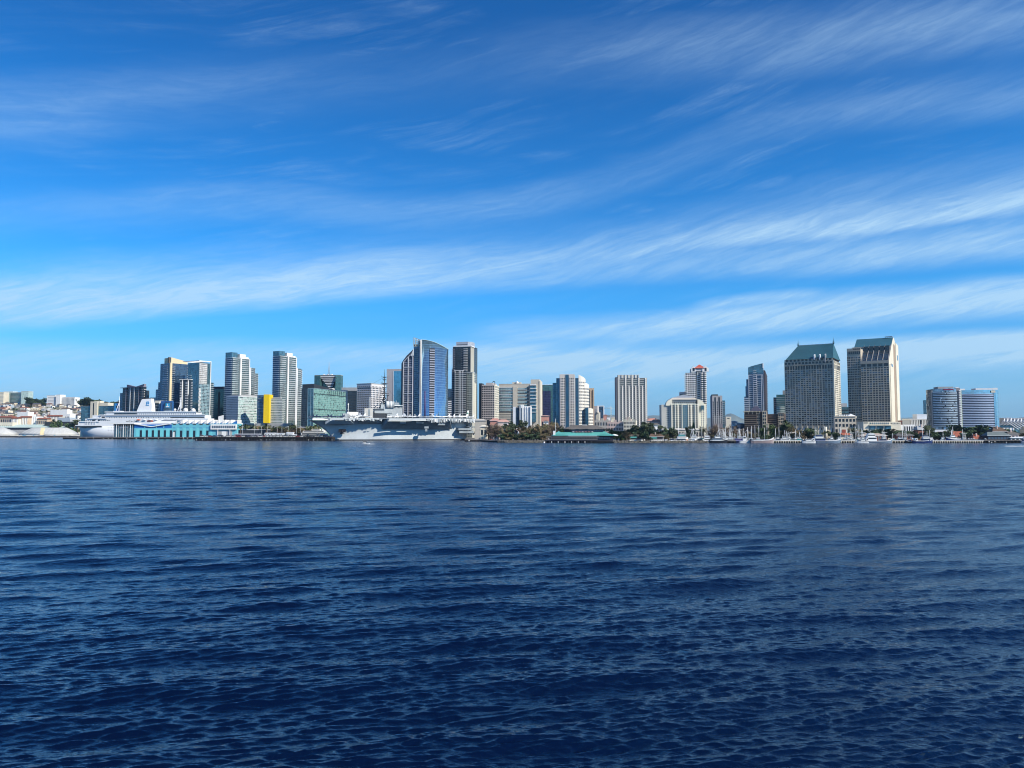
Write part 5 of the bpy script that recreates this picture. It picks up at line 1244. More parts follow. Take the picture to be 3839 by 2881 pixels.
def striped_hotels():
    b = Bld('office_tower', 'narrow plain teal tower peeking out left of the striped glass hotel', 3480, 3501, 6, 1400, 1500, depth=20)
    b.core(GL_TEAL); [b.fb('F', 'fin#%d' % k, (k + .5) * b.W / 4, (k + .5) * b.W / 4 + .8, 0, .8, 0, b.H, GREYC) for k in range(4)]; b.done()
    # left wing: convex mirrored front with bands of balconies
    def curved(name, label, x0, x1, D, top_l, top_r, bulge, n, glass, bands, band_mat, z_first, rights=None, dk=DARKM):
        b = Bld(name, label, x0, x1, 8, D, top_l, depth=26)
        W = b.W; zt = b.z(top_l); zr = b.z(top_r)
        pl = [(W * k / n, -bulge * math.sin(math.pi * k / n)) for k in range(n + 1)]
        plan = pl + [(W, 24), (0, 24)]
        b.part('curved_wall').prism(plan, 0, [zt + (zr - zt) * k / n for k in range(n + 1)] + [zr, zt], glass, ASPH)
        zb = b.z(1603)
        for r in range(bands):
            z = zb + (z_first(b) - zb) * r / bands; h = (z_first(b) - zb) / bands
            mb = MB()
            for k in range(n):
                a, c = pl[k], pl[k + 1]; yo = 1.3
                mb.prism([(a[0], a[1] - yo), (c[0], c[1] - yo), (c[0], c[1] - .05), (a[0], a[1] - .05)], z + h * .55, z + h * .98, band_mat)
                mb.prism([(a[0], a[1] - .5), (c[0], c[1] - .5), (c[0], c[1] - .05), (a[0], a[1] - .05)], z, z + h * .5, dk)
            mb.build('balcony', b.root)
        return b, pl
    b, pl = curved('hotel_tower', 'left wing of the mirrored waterfront hotel with maroon sign and grey balconies', 3499, 3589, 1120, 1459, 1456, 5, 12, GL_MR, 21, paint('blue_grey_balcony', (.48, .55, .62), .3, .2, .4), lambda b: b.z(1470))
    X, Z = b.x, b.z; b.part('end_wing').box(b.W + .02, X(3604), 1, 20, 0, Z(1455), paint('taupe_wall', (.26, .24, .25), .7)); b.slabs('F', X(3597), X(3605), Z(1600), Z(1460), 21, 2, 1.2, SLABW, y0=1)
    b.part('roof_box').box(X(3522), X(3580), 2, 18, b.H - .5, Z(1450), GREYC); b.part('roof_box').box(b.W, X(3602), 3, 16, Z(1455), Z(1452.5), WHITE)
    b.part('sign').box(X(3534), X(3571), -6.4, -5.6, Z(1464.5), Z(1459), paint('maroon_sign', (.20, .02, .06), .5)); b.part('plinth').box(-2, b.W + 6, -9, 0, 0, Z(1612), SLABW)
    b.part('side_fins').box(-1, -.05, 0, 3, 0, b.H - 2, GREYC)
    for k in range(40):
        z = Z(1600) + (Z(1472) - Z(1600)) * random.random(); u = random.random()
        b.part('balcony_screen').box(b.W * u, b.W * u + 1.4, -5 * math.sin(math.pi * u) - 1.5, -5 * math.sin(math.pi * u) - 1.2, z, z + 2, BGB if k % 3 == 0 else DARKM)
    b.done()
    b, pl = curved('hotel_tower', 'right wing of the mirrored waterfront hotel with crisp dark stripes and sky blue end', 3608, 3733, 1130, 1463, 1462, 4, 14, GL_MX, 20, paint('violet_white_balcony', (.54, .60, .74), .35, .05, .3), lambda b: b.z(1477), dk=paint('midnight_glazing', (.012, .014, .05), .2))
    X, Z = b.x, b.z; W = b.W; n = 10
    ex = X(3760) - W; arc = [(W + ex * math.sin(math.pi / 2 * k / n), 16 * (1 - math.cos(math.pi / 2 * k / n))) for k in range(n + 1)]
    b.part('glass_end').prism(arc + [(W + ex, 24), (W + .02, 24)], 0, Z(1462), GL_MX, ASPH, smooth=False); b.part('glass_end').box(W - 2.5, W + .5, -2.2, 0, 0, Z(1463), GL_MX)
    b.part('roof_box').box(X(3665), X(3731), 3, 18, b.H, Z(1455.5), SLABW); b.part('roof_box').box(X(3731) + .02, X(3748), 3, 16, b.H, Z(1454.5), WHITE); b.part('roof_box').box(X(3606), X(3625), 3, 12, b.H, Z(1457), WHITE)
    b.part('sign').box(X(3716), X(3732), -2.9, -2.4, Z(1473), Z(1465), CREAM); b.done()
    # convention centre sails
    t = thing('convention_centre', 'white tent sails with sloping struts at the right end', 'building', (ratio(3762) * 1180, 1180, 2), 0)
    m = MB(); WS = paint('sail_fabric', (.82, .84, .88), .6, .03); fx = lambda px, py: (ratio(px) * 1180 - ratio(3762) * 1180, P(px, py, 1180).z - 2)
    for k in range(7):
        px = 3762 + 12.8 * k; top = 1568 - (1.5 if 0 < k < 3 else 0)
        (xa, za), (xb, zb), (xc, zc), (xd, zd) = fx(px, 1572), fx(px + 4, top), fx(px + 22, 1588), fx(px, 1596)
        s_ = MB(); s_.poly([(xa, 0, za - 3), (xb, 0, zb), (xc, 8, zc), (xd, 10, zd)], WS); s_.poly([(xd, 10.1, zd), (xc, 8.1, zc), (xb, .1, zb), (xa, .1, za - 3)], WS)
        s_.poly([(xb, 0, zb), (xb, 30, zb), (xc, 30, zc), (xc, 8, zc)], WS); s_.build('sail', t)
        s_ = MB(); (p0, q0), (p1, q1) = fx(px + 1, 1578), fx(px + 32, 1611); s_.tube((p0, -2, q0), (p1, -14, q1), .7, .7, SLABW, 5); s_.build('strut', t)
    x0, z_ = fx(3762, 1590); x1, _ = fx(3900, 1590); m.box(0, x1, 12, 60, 0, z_, GL_TEAL); m.box(0, x1 * .3, 2, 12, z_ - 10, z_ - 6, WS); m.build('hall', t)
    m = MB(); xs, zs = fx(3811, 1600); xe, _ = fx(3828, 1600); m.box(xs, xe, -16, -6, 0, zs, CREAM); m.box(xe + .05, xe + 20, -15, -6, 0, zs * .5, CREAM); m.build('stair_block', t)
striped_hotels()
# ------------------------------------------------------------------ ships at the piers
HAZEG = paint('haze_grey_hull', (.52, .57, .60), .6, .10, scale=.035)
HAZED = paint('haze_grey_dark', (.25, .29, .32), .7, .2, scale=.1)
BOOT = paint('black_boot_topping', (.015, .014, .02), .5)
def carrier():
    B = Vector((ratio(1245, 1640) * 1130, 1130)); S = Vector((ratio(1738, 1640) * 1205, 1205))
    u = (S - B).normalized(); L = (S - B).length; rz = math.atan2(u.y, u.x)
    t = thing('aircraft_carrier', 'grey museum aircraft carrier with flared bow and planes on its flight deck', 'ship', (B.x, B.y, 0), rz)
    n = Vector((-u.y, u.x))
    def lx(px, y=0, py=1580):
        r = ratio(px, py); c = B + n * y; return (r * c.y - c.x) / (u.x - r * u.y)
    def lz(py, x, y=0): D = (B + u * x + n * y).y; return P(1919.5, py, D).z
    ZD = 33.5
    # hull: rings of section points at stations along the ship (port side is -y, towards the camera)
    def half(x, f):
        """half beam at station x and height fraction f"""
        s = min(1, max(0, x / 78)); w0 = 14.5 * (s ** .72); w1 = 8.0 + 8.5 * min(1, max(0, (x + 34) / 80)) ** .7
        a = max(0, (x - L * .80) / (L * .20)); w0 *= 1 - .45 * a * a
        g_ = f ** 3.2
        return w0 * (1 - g_) + w1 * g_
    rows = []; NS, NZ = 34, 9
    hull = MB()
    def pt(i, j, sgn):
        f = j / (NZ - 1); t_ = i / (NS - 1)
        x0 = -33 * f ** 1.75; xl = L + 8 * f
        x = x0 + (xl - x0) * t_ ** 1.25
        h = half(x, f) * min(1, (t_ / .035) ** .5 if t_ > 0 else 0 if f < .85 else .62 + 0 * f)
        if f >= .85 and t_ == 0: h = 8.0 * (f - .8) * 5
        return (x, sgn * h, f * (ZD - 4))
    for sgn in (-1, 1):
        for i in range(NS - 1):
            for j in range(NZ - 1):
                q = [pt(i, j, sgn), pt(i + 1, j, sgn), pt(i + 1, j + 1, sgn), pt(i, j + 1, sgn)]
                hull.poly(q if sgn < 0 else q[::-1], HAZEG, None, True)
    for j in range(NZ - 1):
        hull.poly([pt(0, j, 1), pt(0, j, -1), pt(0, j + 1, -1), pt(0, j + 1, 1)], HAZEG); hull.poly([pt(NS - 1, j, -1), pt(NS - 1, j, 1), pt(NS - 1, j + 1, 1), pt(NS - 1, j + 1, -1)], HAZEG)
    hull.build('hull', t)
    bt = MB()
    for i in range(NS - 1):
        a, c = pt(i, 0, -1), pt(i + 1, 0, -1); bt.poly([(a[0], a[1] - .25, -1), (c[0], c[1] - .25, -1), (c[0], c[1] - .3, 1.6), (a[0], a[1] - .3, 1.6)], BOOT)
    bt.build('boot_topping', t)
    # flight deck
    fd = MB(); DK = paint('flight_deck_surface', (.09, .10, .11), .85, .2); ED = paint('deck_edge_grey', (.42, .46, .48), .6)
    xa, xb = lx(1458, -30), lx(1600, -34)
    plan = [(-36, -7), (-30, -15), (8, -21), (xa - 14, -24), (xa, -33), (xb, -37), (lx(1660, -34), -34), (lx(1700, -26), -25), (L + 16, -22), (L + 22, -14), (L + 22, 16), (L * .9, 24), (L * .35, 26), (10, 20), (-30, 14), (-36, 6)]
    fd.prism(plan, ZD - 1.2, ZD, ED, DK); fd.build('flight_deck', t)
    # sponsons that carry the deck overhang, sloping in to the hull
    def sponson(x0, x1, yo, zb, zt, name='sponson', m=HAZEG, yi=-17):
        mb = MB(); q = 6
        mb.loft([[(x0, yi, zb), (x0 + q, yi, zb - 0), (x1 - q, yi, zb), (x1, yi, zb)], [(x0, yi, zb + 1), (x0 + q, yo, zt - 4), (x1 - q, yo, zt - 4), (x1, yi, zb + 1)], [(x0, yi, zt), (x0 + q, yo, zt), (x1 - q, yo, zt), (x1, yi, zt)]], m, False)
        mb.build(name, t)
    sponson(xa - 8, lx(1700, -28), -31, 17, ZD - 1.3, m=HAZED); sponson(-12, lx(1330, -20), -19, 24, ZD - 1.3, m=HAZEG, yi=-14)
    sponson(lx(1345, -22), lx(1440, -22), -22.5, 25, ZD - 1.3, m=HAZED)
    # catwalks, gallery boxes and safety nets under the deck edge
    gw = MB(); rr = random.Random(4)
    for px in range(1292, 1455, 5):
        x = lx(px, -24); w = rr.uniform(1.0, 3.2); h = rr.uniform(1.2, 3.6); gw.box(x, x + w, -25.5 - rr.random() * 1.5, -22.5, ZD - 1.3 - h, ZD - 1.25, rr.choice([ED, HAZEG, HAZEG, HAZED, HAZED, WHITE]))
    for px in range(1600, 1778, 4):
        yo = -37 if px < 1650 else (-33 if px < 1690 else -25)
        x = lx(px, yo); w = rr.uniform(1.0, 3.0); h = rr.uniform(1.2, 5.5); gw.box(x, x + w, yo - 1.5 * rr.random(), yo + 3, ZD - 1.3 - h, ZD - 1.25, rr.choice([ED, HAZED, HAZEG, HAZED, WHITE]))
    gw.build('gallery', t)
    aw = MB(); aw.box(lx(1457, -37), lx(1598, -38), -38.2, -36.8, ZD - 3.6, ZD - 1.3, ED); aw.box(lx(1457, -37), lx(1598, -38), -39.4, -38.2, ZD - 3.9, ZD - 3.2, WHITE); aw.build('deck_edge_platform', t)
    # bow horns (catapult bridle catchers) and deck lip
    for i, (p0, p1, yy) in enumerate(((1170, 1232, -13), (1240, 1296, -20))):
        mb = MB(); x0, x1 = lx(p0, yy), lx(p1, yy); mb.prism([(x0, yy - 4.5), (x1, yy - 4), (x1, yy + 1), (x0 + 8, yy + 1)], ZD - 3.6, ZD - 1.25, WHITE if i == 0 else ED); mb.build('bridle_catcher', t)
    mb = MB(); xk = 12; mb.prism([(xk - 4, -11.2), (xk + 6, -13.0), (xk + 6, -10), (xk - 4, -9)], 12, 17, BOOT); mb.tube((xk, -12.5, 15.5), (xk + 1, -13.0, 10.5), .8, .8, BOOT); mb.tube((xk - 2, -12.2, 10.5), (xk + 4, -13.4, 10.8), .9, .5, BOOT); mb.build('anchor', t)
    # hangar openings, accommodation ladders and stains along the port side
    mb = MB()
    for px, w, z0, z1 in ((1408, 3, 27, 30.5), (1420, 2, 27, 30), (1500, 9, 22, 29), (1560, 12, 22, 29), (1640, 12, 20, 28)):
        x = lx(px, -31); mb.box(x, x + w, -31.3, -30.9, z0 + 3, z1 + 1, HAZED)
    mb.box(lx(1590, -32), lx(1606, -32), -34, -31, 18, 21, HAZED); mb.box(lx(1592, -32), lx(1600, -32), -35.4, -34.9, 13.5, 17.4, HAZED)
    mb.build('side_platform', t)
    mb = MB(); x = lx(1716, -20); mb.prism([(x, -24), (x + 22, -22), (x + 22, -14), (x, -14)], 15.5, 18.6, HAZED); mb.prism([(x + 2, -22), (x + 26, -20), (x + 26, -14), (x + 4, -14)], 11.0, 14.45, HAZED); mb.build('stern_sponson', t)
    # stern galleries
    mb = MB()
    for k in range(26):
        x = L + rr.uniform(-4, 20); y = rr.uniform(-22, -4); z = rr.uniform(6, 30); mb.box(x, x + rr.uniform(1, 5), y, y + 3, z, z + rr.uniform(.6, 3), rr.choice([HAZED, DARKM, ED, DARKM]))
    for k in range(3): mb.box(L - 2, L + 19 - k * 5, -18, 14, 28 - k * 7, 28.8 - k * 7, HAZED)
    for k in range(6): mb.tube((L + 4 + k * 3, -18, 8), (L + 4 + k * 3, -18, ZD - 2), .35, .35, ED, 4)
    mb.build('stern_gallery', t)
    # island
    yi = 10; X = lambda px: lx(px, yi - 6, 1540); Zi = lambda py: lz(py, X(1450), yi)
    isl = MB(); LG = paint('island_light_grey', (.38, .42, .44), .6)
    isl.box(X(1397), X(1452), yi - 6, yi + 6, ZD, Zi(1546), DARKM); isl.box(X(1404), X(1470), yi - 7, yi + 7, Zi(1551), Zi(1541), LG); isl.box(X(1405), X(1440), yi - 7.5, yi + 5, Zi(1541), Zi(1533), HAZED)  # lowest block coloured dark to paint the shade at the island base
    isl.box(X(1440), X(1508), yi - 6, yi + 6, ZD, Zi(1525), LG); isl.box(X(1428), X(1500), yi - 5, yi + 5, Zi(1541), Zi(1518), LG); isl.box(X(1448), X(1475), yi - 5.5, yi + 5, Zi(1520), Zi(1505), LG)
    IS = isl.build('island', t)
    mb = MB()
    for k in range(7): x = X(1449 + k * 4.2); mb.tube((x, yi - 6.8, Zi(1530)), (x, yi - 6.8, Zi(1506 + (k % 3))), 1.5, 1.5, WHITE if k % 3 == 1 else LG, 8)
    mb.build('uptake', IS)
    mb = MB(); mb.box(X(1474), X(1510), yi - 8, yi + 6, Zi(1523), Zi(1519.5), LG); mb.box(X(1478), X(1500), yi - 8.2, yi - 7.9, Zi(1522.5), Zi(1520), WHITE); mb.box(X(1480), X(1497), yi - 5, yi + 4, Zi(1519.4), Zi(1510), HAZED); mb.tube((X(1488), yi, Zi(1510)), (X(1488), yi, Zi(1502)), .8, .4, LG)
    for k in range(6): mb.box(X(1478 + k * 5), X(1480 + k * 5), yi - 6.3, yi - 6.0, Zi(1531), Zi(1527), WIN_DARK)
    mb.build('bridge_wing', IS)
    mb = MB()
    for k in range(14): mb.box(X(1405 + k * 2.5), X(1406.6 + k * 2.5), yi - 7.7, yi - 7.4, Zi(1538.5), Zi(1535), WIN_DARK)
    mb.build('bridge_window', IS)
    mb = MB(); z1, z2 = Zi(1541), Zi(1507); 
    for dx, dy in ((-7, -4), (7, -4), (0, 5), (-3, 0)): mb.tube((X(1443) + dx * 1.4, yi + dy, z1), (X(1443) + dx * .15, yi + dy * .2, Zi(1490)), .75, .45, DARKM, 5)
    for k in range(7):
        f = k / 7; z = z1 + (Zi(1490) - z1) * f; w = 9 * (1 - f * .85); mb.tube((X(1443) - w, yi - 2, z), (X(1443) + w * .8, yi - 2, z + 5), .35, .35, DARKM, 4); mb.box(X(1443) - w, X(1443) + w, yi - 3, yi + 2, z, z + .5, HAZED if k % 2 else DARKM)
    mb.tube((X(1443.5), yi, Zi(1495)), (X(1443.5), yi, Zi(1415)), .8, .5, DARKM, 6); mb.tube((X(1443.5), yi, Zi(1415)), (X(1443.5), yi, Zi(1386)), .4, .2, DARKM, 5)
    for py, w in ((1414.5, 12), (1424, 7), (1438, 14), (1443, 8), (1454, 9), (1462, 6), (1470, 12), (1476, 16), (1482, 8)):
        mb.tube((X(1443.5) - w * .42, yi, Zi(py)), (X(1443.5) + w * .42, yi, Zi(py)), .4, .3, DARKM, 4); mb.box(X(1443.5) - w * .2, X(1443.5) + w * .2, yi - 1.5, yi + 1.5, Zi(py) - .9, Zi(py) + .3, DARKM)
        mb.tube((X(1443.5) + w * .35 * (1 if int(py) % 2 else -1), yi, Zi(py)), (X(1443.5) + w * .35 * (1 if int(py) % 2 else -1), yi, Zi(py - 5)), .2, .15, DARKM, 4)
    mb.build('mast', t)
    mb = MB(); mb.tube((X(1456), yi + 1, Zi(1518)), (X(1456), yi + 1, Zi(1481)), .5, .4, DARKM, 5); mb.box(X(1452), X(1461), yi, yi + 2, Zi(1485), Zi(1482), DARKM); mb.tube((X(1451), yi, Zi(1476)), (X(1462), yi, Zi(1478)), .3, .3, DARKM, 4)
    mb.tube((X(1425), yi, Zi(1519)), (X(1425), yi, Zi(1486)), .35, .3, DARKM, 4); mb.tube((X(1420), yi, Zi(1500)), (X(1431), yi, Zi(1502)), .3, .3, DARKM, 4); mb.build('aft_mast', IS)
    mb = MB(); mb.ball((X(1433), yi - 4, Zi(1512)), 1.8, HAZED, sx=.6, sy=.5, sz=1.0); mb.box(X(1428), X(1438), yi - 4, yi - 3.4, Zi(1526), Zi(1514), HAZED); mb.tube((X(1404), yi - 3, Zi(1531)), (X(1425), yi - 3, Zi(1510)), .8, .7, HAZED, 5); mb.build('radar_antenna', IS)
    mb = MB()
    for a, c in (((1443, 1415), (1400, 1530)), ((1443, 1438), (1505, 1520)), ((1444, 1415), (1390, 1445))):
        mb.tube((X(a[0]), yi, Zi(a[1])), (X(c[0]), yi, Zi(c[1])), .12, .12, DARKM, 3)
    mb.build('rigging', t)
    # deckhouses and masts forward of the island
    for i, (pa, pb, pt_, y0, m) in enumerate(((1366, 1398, 1531, 2, paint('deckhouse_buff', (.50, .49, .46), .7)), (1301, 1343, 1545, 8, WHITE), (1285, 1310, 1551, 6, LG))):
        mb = MB(); mb.box(lx(pa, y0), lx(pb, y0), y0, y0 + 7, ZD, lz(pt_, lx(pa, y0), y0), m)
        if i == 0: mb.box(lx(1380, y0), lx(1387, y0), y0 - .3, y0, ZD + 2, lz(1535, lx(pa, y0), y0), HAZED)
        mb.build('deckhouse', t)
    for px, py in ((1384, 1488), (1387, 1490)):
        mb = MB(); x = lx(px, 4); mb.tube((x, 4, ZD), (x, 4, lz(py, x, 4)), .35, .25, ED, 5); mb.build('flag_pole', t)
    mb = MB(); x = lx(1305, -16); mb.tube((x, -16, ZD), (x, -16, lz(1512, x, -16)), .45, .35, WHITE, 6); mb.box(x - .9, x + .9, -16.5, -15.5, lz(1518, x, -16), lz(1515, x, -16), WHITE); mb.box(x - 1.2, x + 1.2, -16.5, -15.5, lz(1537, x, -16), lz(1535, x, -16), ED); mb.build('lamp_mast', t)
    mb = MB(); x = lx(1593, -10); mb.tube((x, -10, ZD), (x - .3, -10, lz(1466, x, -10)), 1.1, .7, paint('plum_pole', (.10, .04, .12), .6), 6); mb.build('jib_crane', t)
    return t, lx, lz, u, n, B, rz, ZD
CV, cv_lx, cv_lz, cv_u, cv_n, cv_B, cv_rz, cv_ZD = carrier()

def make_plane(name, label, L, body, wing, tail_h, canopy=True, prop=False, rotor=False, cat='aircraft'):
    t = thing(name, label, cat, (0, 0, 0), 0, 'aircraft parked on the flight deck')
    r = L * .065; mb = MB(); rings = []
    for f, w, z in ((0, .08, .9), (.06, .45, .95), (.2, .85, 1.05), (.4, 1, 1.1), (.65, .95, 1.1), (.85, .6, 1.2), (1, .3, 1.3)):
        rings.append([(-L / 2 + f * L, w * r * math.cos(a), r * z * 1.7 + w * r * math.sin(a)) for a in [2 * math.pi * k / 8 for k in range(8)]])
    mb.loft(rings, body); mb.build('fuselage', t)
    zc = r * 1.9
    if not rotor:
        for s in (-1, 1):
            mb = MB(); mb.prism([(-L * .1, s * r * .7), (L * .12, s * L * .40), (L * .22, s * L * .40), (L * .25, s * r * .7)][::s], zc - .12, zc + .12, wing); mb.build('wing', t)
            mb = MB(); mb.prism([(L * .36, s * r * .3), (L * .46, s * L * .18), (L * .52, s * L * .18), (L * .50, s * r * .3)][::s], zc + .2, zc + .35, wing); mb.build('tailplane', t)
    mb = MB(); mb.loft([[(L * .28, -.12, zc + r * .4), (L * .50, -.12, zc + r * .4), (L * .50, .12, zc + r * .4), (L * .28, .12, zc + r * .4)], [(L * .44, -.08, zc + tail_h), (L * .56, -.08, zc + tail_h), (L * .56, .08, zc + tail_h), (L * .44, .08, zc + tail_h)]], wing, False); mb.build('tail_fin', t)
    if canopy: mb = MB(); mb.ball((-L * .27, 0, zc + r * .75), r * .6, WIN_DARK, sx=2.0, sy=.8, sz=.8); mb.build('canopy', t)
    if rotor:
        mb = MB(); mb.tube((-L * .05, 0, zc + r), (-L * .05, 0, zc + r + 1), .3, .2, DARKM)
        for k in range(4): a = k * math.pi / 2 + .4; mb.tube((-L * .05, 0, zc + r + 1), (-L * .05 + math.cos(a) * L * .45, math.sin(a) * L * .45, zc + r + .7), .2, .1, DARKM, 4)
        mb.build('rotor', t)
    for x, y in ((-L * .3, 0), (L * .1, r * 1.4), (L * .1, -r * 1.4)): mb = MB(); mb.tube((x, y, 0.3), (x, y, zc - r * .2), .16, .16, DARKM, 5); mb.tube((x, y - .2, .38), (x, y + .2, .38), .38, .38, BOOT, 8); mb.build('landing_gear', t)
    return t
def planes():
    LGp = paint('pale_plane_paint', (.68, .70, .72), .4); WHp = paint('white_plane_paint', (.82, .83, .82), .35); DBp = paint('dark_blue_plane_paint', (.03, .05, .10), .4); GRp = paint('mid_grey_plane_paint', (.30, .33, .36), .45)
    A = make_plane('jet', 'pale', 15, WHp, LGp, 3.8); Bq = make_plane('jet', 'x', 13, GRp, GRp, 3.2); Cc = make_plane('propeller_plane', 'x', 12, DBp, DBp, 2.6); Hh = make_plane('helicopter', 'x', 13, GRp, GRp, 2.2, rotor=True); Dd = make_plane('patrol_jet', 'x', 19, WHp, WHp, 8.2)
    st = MB(); gz = paint('green_tail_emblem', (.03, .22, .14), .5)
    st.prism([(6.9, -.28), (9.4, -.28), (9.4, -.22), (6.9, -.22)], 6.2, 8.0, gz); st.build('tail_emblem', Dd)
    lst = [(A, 1470, -22, .3, 'white jet just right of the island, nose towards the water'), (A, 1497, -27, .5, 'white jet behind the long white deck edge strip'), (Bq, 1520, -20, .2, 'grey jet left of the white waterfront deckhouse windows'),
           (A, 1538, -28, 2.7, 'white jet in the middle row under the cream building'), (A, 1556, -14, .4, 'white jet under the right end of the cream building'), (Bq, 1575, -27, 2.9, 'grey jet left of the tall plum pole'),
           (Hh, 1603, -26, .3, 'grey helicopter right of the tall plum pole'), (Bq, 1622, -20, .4, 'grey jet below the curved blue tower'), (A, 1643, -22, 2.8, 'white jet below the gap beside the curved tower'),
           (A, 1668, -18, .4, 'white jet left of the row of pale jets near the stern'), (A, 1690, -16, .6, 'white jet below the dark crowned tower'), (A, 1708, -12, .4, 'white jet left of the large tail'),
           (Dd, 1736, -6, .5, 'large white patrol plane with green emblem on its tall tail'), (A, 1762, -8, .5, 'white jet right of the large tail at the stern'),
           (Cc, 1172, -2, .4, 'dark propeller plane parked at the tip of the bow'), (Cc, 1190, 0, 2.6, 'second dark propeller plane from the bow tip'), (Cc, 1225, -6, .2, 'dark propeller plane left of the forward flag mast'),
           (Cc, 1248, -4, 2.8, 'dark propeller plane behind the bow edge'), (Cc, 1275, -4, .4, 'dark propeller plane beside the lamp mast'), (Hh, 1322, -16, .3, 'grey helicopter below the white deckhouse'), (A, 1350, -16, .4, 'white jet left of the buff deckhouse'), (A, 1371, -18, 2.6, 'white jet in front of the buff deckhouse')]
    used = set()
    for src, px, y, r, lab in lst:
        x = cv_lx(px, y, 1565); w = cv_B + cv_u * x + cv_n * y
        if src.name not in used: o = src; used.add(src.name); o['label'] = lab
        else: o = copy_tree(src, (0, 0, 0), 0, lab)
        o.scale = (1.25,) * 3; o.location = (w.x, w.y, cv_ZD + .02); o.rotation_euler.z = cv_rz + r
planes()

def cruise_ship():
    b = Bld('cruise_ship', 'white cruise ship with slanted white funnel and two radar domes behind the teal pier terminal', 290, 790, 6, 1440, 1545, depth=26, base=0, cat='ship')
    X, Z, W = b.x, b.z, b.W; WH = paint('ship_white_paint', (.80, .82, .84), .4, .04); z = lambda py: Z(py, X(450))
    h = b.part('hull'); h_t, h_b = z(1597), 0
    rings = []
    for f in np.linspace(0, 1, 14):
        x = X(285) + (X(830) - X(285)) * f; s = min(1, f / .12) ** .5; e = min(1, (1 - f) / .2) ** .6; w_t = 13 * max(.3, s) * e; w_b = 12.5 * max(.02, min(1, f / .16)) * e
        sh = 8 * max(0, 1 - f / .1) 
        rings.append([(x, 13 - w_t, h_t), (x + sh * .4, 13 - (w_t + w_b) / 2, h_t * .5), (x + sh, 13 - w_b, h_b), (x + sh, 13 + w_b, h_b), (x, 13 + w_t, h_t)])
    h.loft(rings, WH)
    def deck(name, pa, pb, pt_, pb_, y0, y1=24, m=WH): b.part(name).box(X(pa), X(pb), y0, y1, z(pb_), z(pt_), m)
    deck('deck_house#1', 292, 790, 1582, 1596.5, 1.0); deck('deck_house#2', 318, 780, 1570, 1581.9, 1.2); deck('deck_house#3', 345, 768, 1557.5, 1569.9, 1.5); deck('deck_house#4', 395, 732, 1546.5, 1557.4, 2.5)
    for i, (pa, pb, py, y0) in enumerate(((284, 380, 1597, -.6), (300, 372, 1582, -.4), (330, 400, 1570, -.4), (372, 768, 1557.5, -.3), (390, 734, 1546, 1.2))):
        b.part('promenade_rail#%d' % i).box(X(pa), X(pb), y0, y0 + .3, z(py), z(py) + 1.3, WH)
        b.part('deck_edge#%d' % i).box(X(pa), X(pb), y0, 22, z(py) - .4, z(py), WH)
    op = b.part('promenade_opening'); 
    for pa, pb, py0, py1, yy in ((284, 383, 1603, 1598, .0), (345, 372, 1579, 1574, 1.1), (375, 392, 1568, 1562, 1.4), (425, 510, 1555, 1550, 2.4), (640, 765, 1568, 1565, 1.4)):
        op.box(X(pa), X(pb), yy - .12, yy + .1, z(py0), z(py1), WIN_DARK)
    for k in range(46):
        px = 430 + k * 7
        if px < 735: b.win('F', X(px), z(1553.2), 1.4, 1.9, WIN_MID, n=-2.35)
    for k in range(40):
        px = 372 + k * 9.2
        if px < 700: b.win('F', X(px), z(1566), 1.6, 1.8, WIN_DARK, n=-1.3)
    for k in range(14): b.win('F', X(318 + k * 7), z(1577), 1.8, 1.2, WIN_DARK, n=-1.0)
    for k in range(6): b.win('F', X(410 + (k % 3) * 9), z(1604 + (k // 3) * 10), .9, .9, WIN_DARK, n=.2)
    for k in range(7): b.fb('F', 'stern_pillar', X(322 + k * 6), X(323 + k * 6), -.2, .3, z(1596), z(1582), WH)
    # life boats
    for k in range(9):
        px = 520 + k * 22; q = b.part('lifeboat#%d' % k); q.ball((X(px), -.6, z(1575)), 1.6, paint('lifeboat_orange', (.75, .16, .05), .5) if k == 0 else WH, sx=2.6, sy=.7, sz=.8)
    # painted lettering on the side, and the funnel
    lt = b.part('lettering')
    for k, (w, hh) in enumerate(((4, 2), (3, 2.8), (2.4, 2), (3.5, 2.6), (1.8, 3))): x = X(473) + k * 5; lt.box(x, x + w, 1.0, 1.12, z(1583), z(1583) + hh, paint('ship_lettering', (.06, .06, .07), .5)); lt.box(x + .7, x + w - .7, .95, 1.1, z(1583) + .7, z(1583) + hh - .7, WH)
    b.part('red_mark').box(X(551), X(573), .8, 1.0, z(1582), z(1577), paint('red_mark_paint', (.70, .10, .04), .5))
    f = b.part('funnel'); zb, zt = z(1546), z(1497)
    f.loft([[(X(505), 5, zb), (X(562), 5, zb), (X(562), 18, zb), (X(505), 18, zb)], [(X(513), 6, zb + (zt - zb) * .5), (X(561), 6, zb + (zt - zb) * .5), (X(561), 17, zb + (zt - zb) * .5), (X(513), 17, zb + (zt - zb) * .5)], [(X(522), 7, zt), (X(557), 7, zt + 1), (X(557), 16, zt + 1), (X(522), 16, zt)]], WH, False)
    b.part('funnel_top').box(X(521), X(554), 7.5, 15.5, zt + .5, z(1493.5), BOOT)
    lg = b.part('funnel_logo'); BL = paint('logo_blue', (.03, .30, .65), .4)
    for k, (a, c, d_, e_) in enumerate(((541, 550, 1509, 1506), (540, 543, 1517, 1509), (548, 551, 1515, 1510), (541, 550, 1514, 1512), (539, 551, 1521, 1518))):
        lg.box(X(a), X(c), 6.0 - (0 if k != 4 else .5), 6.45, z(d_), z(e_), BL)
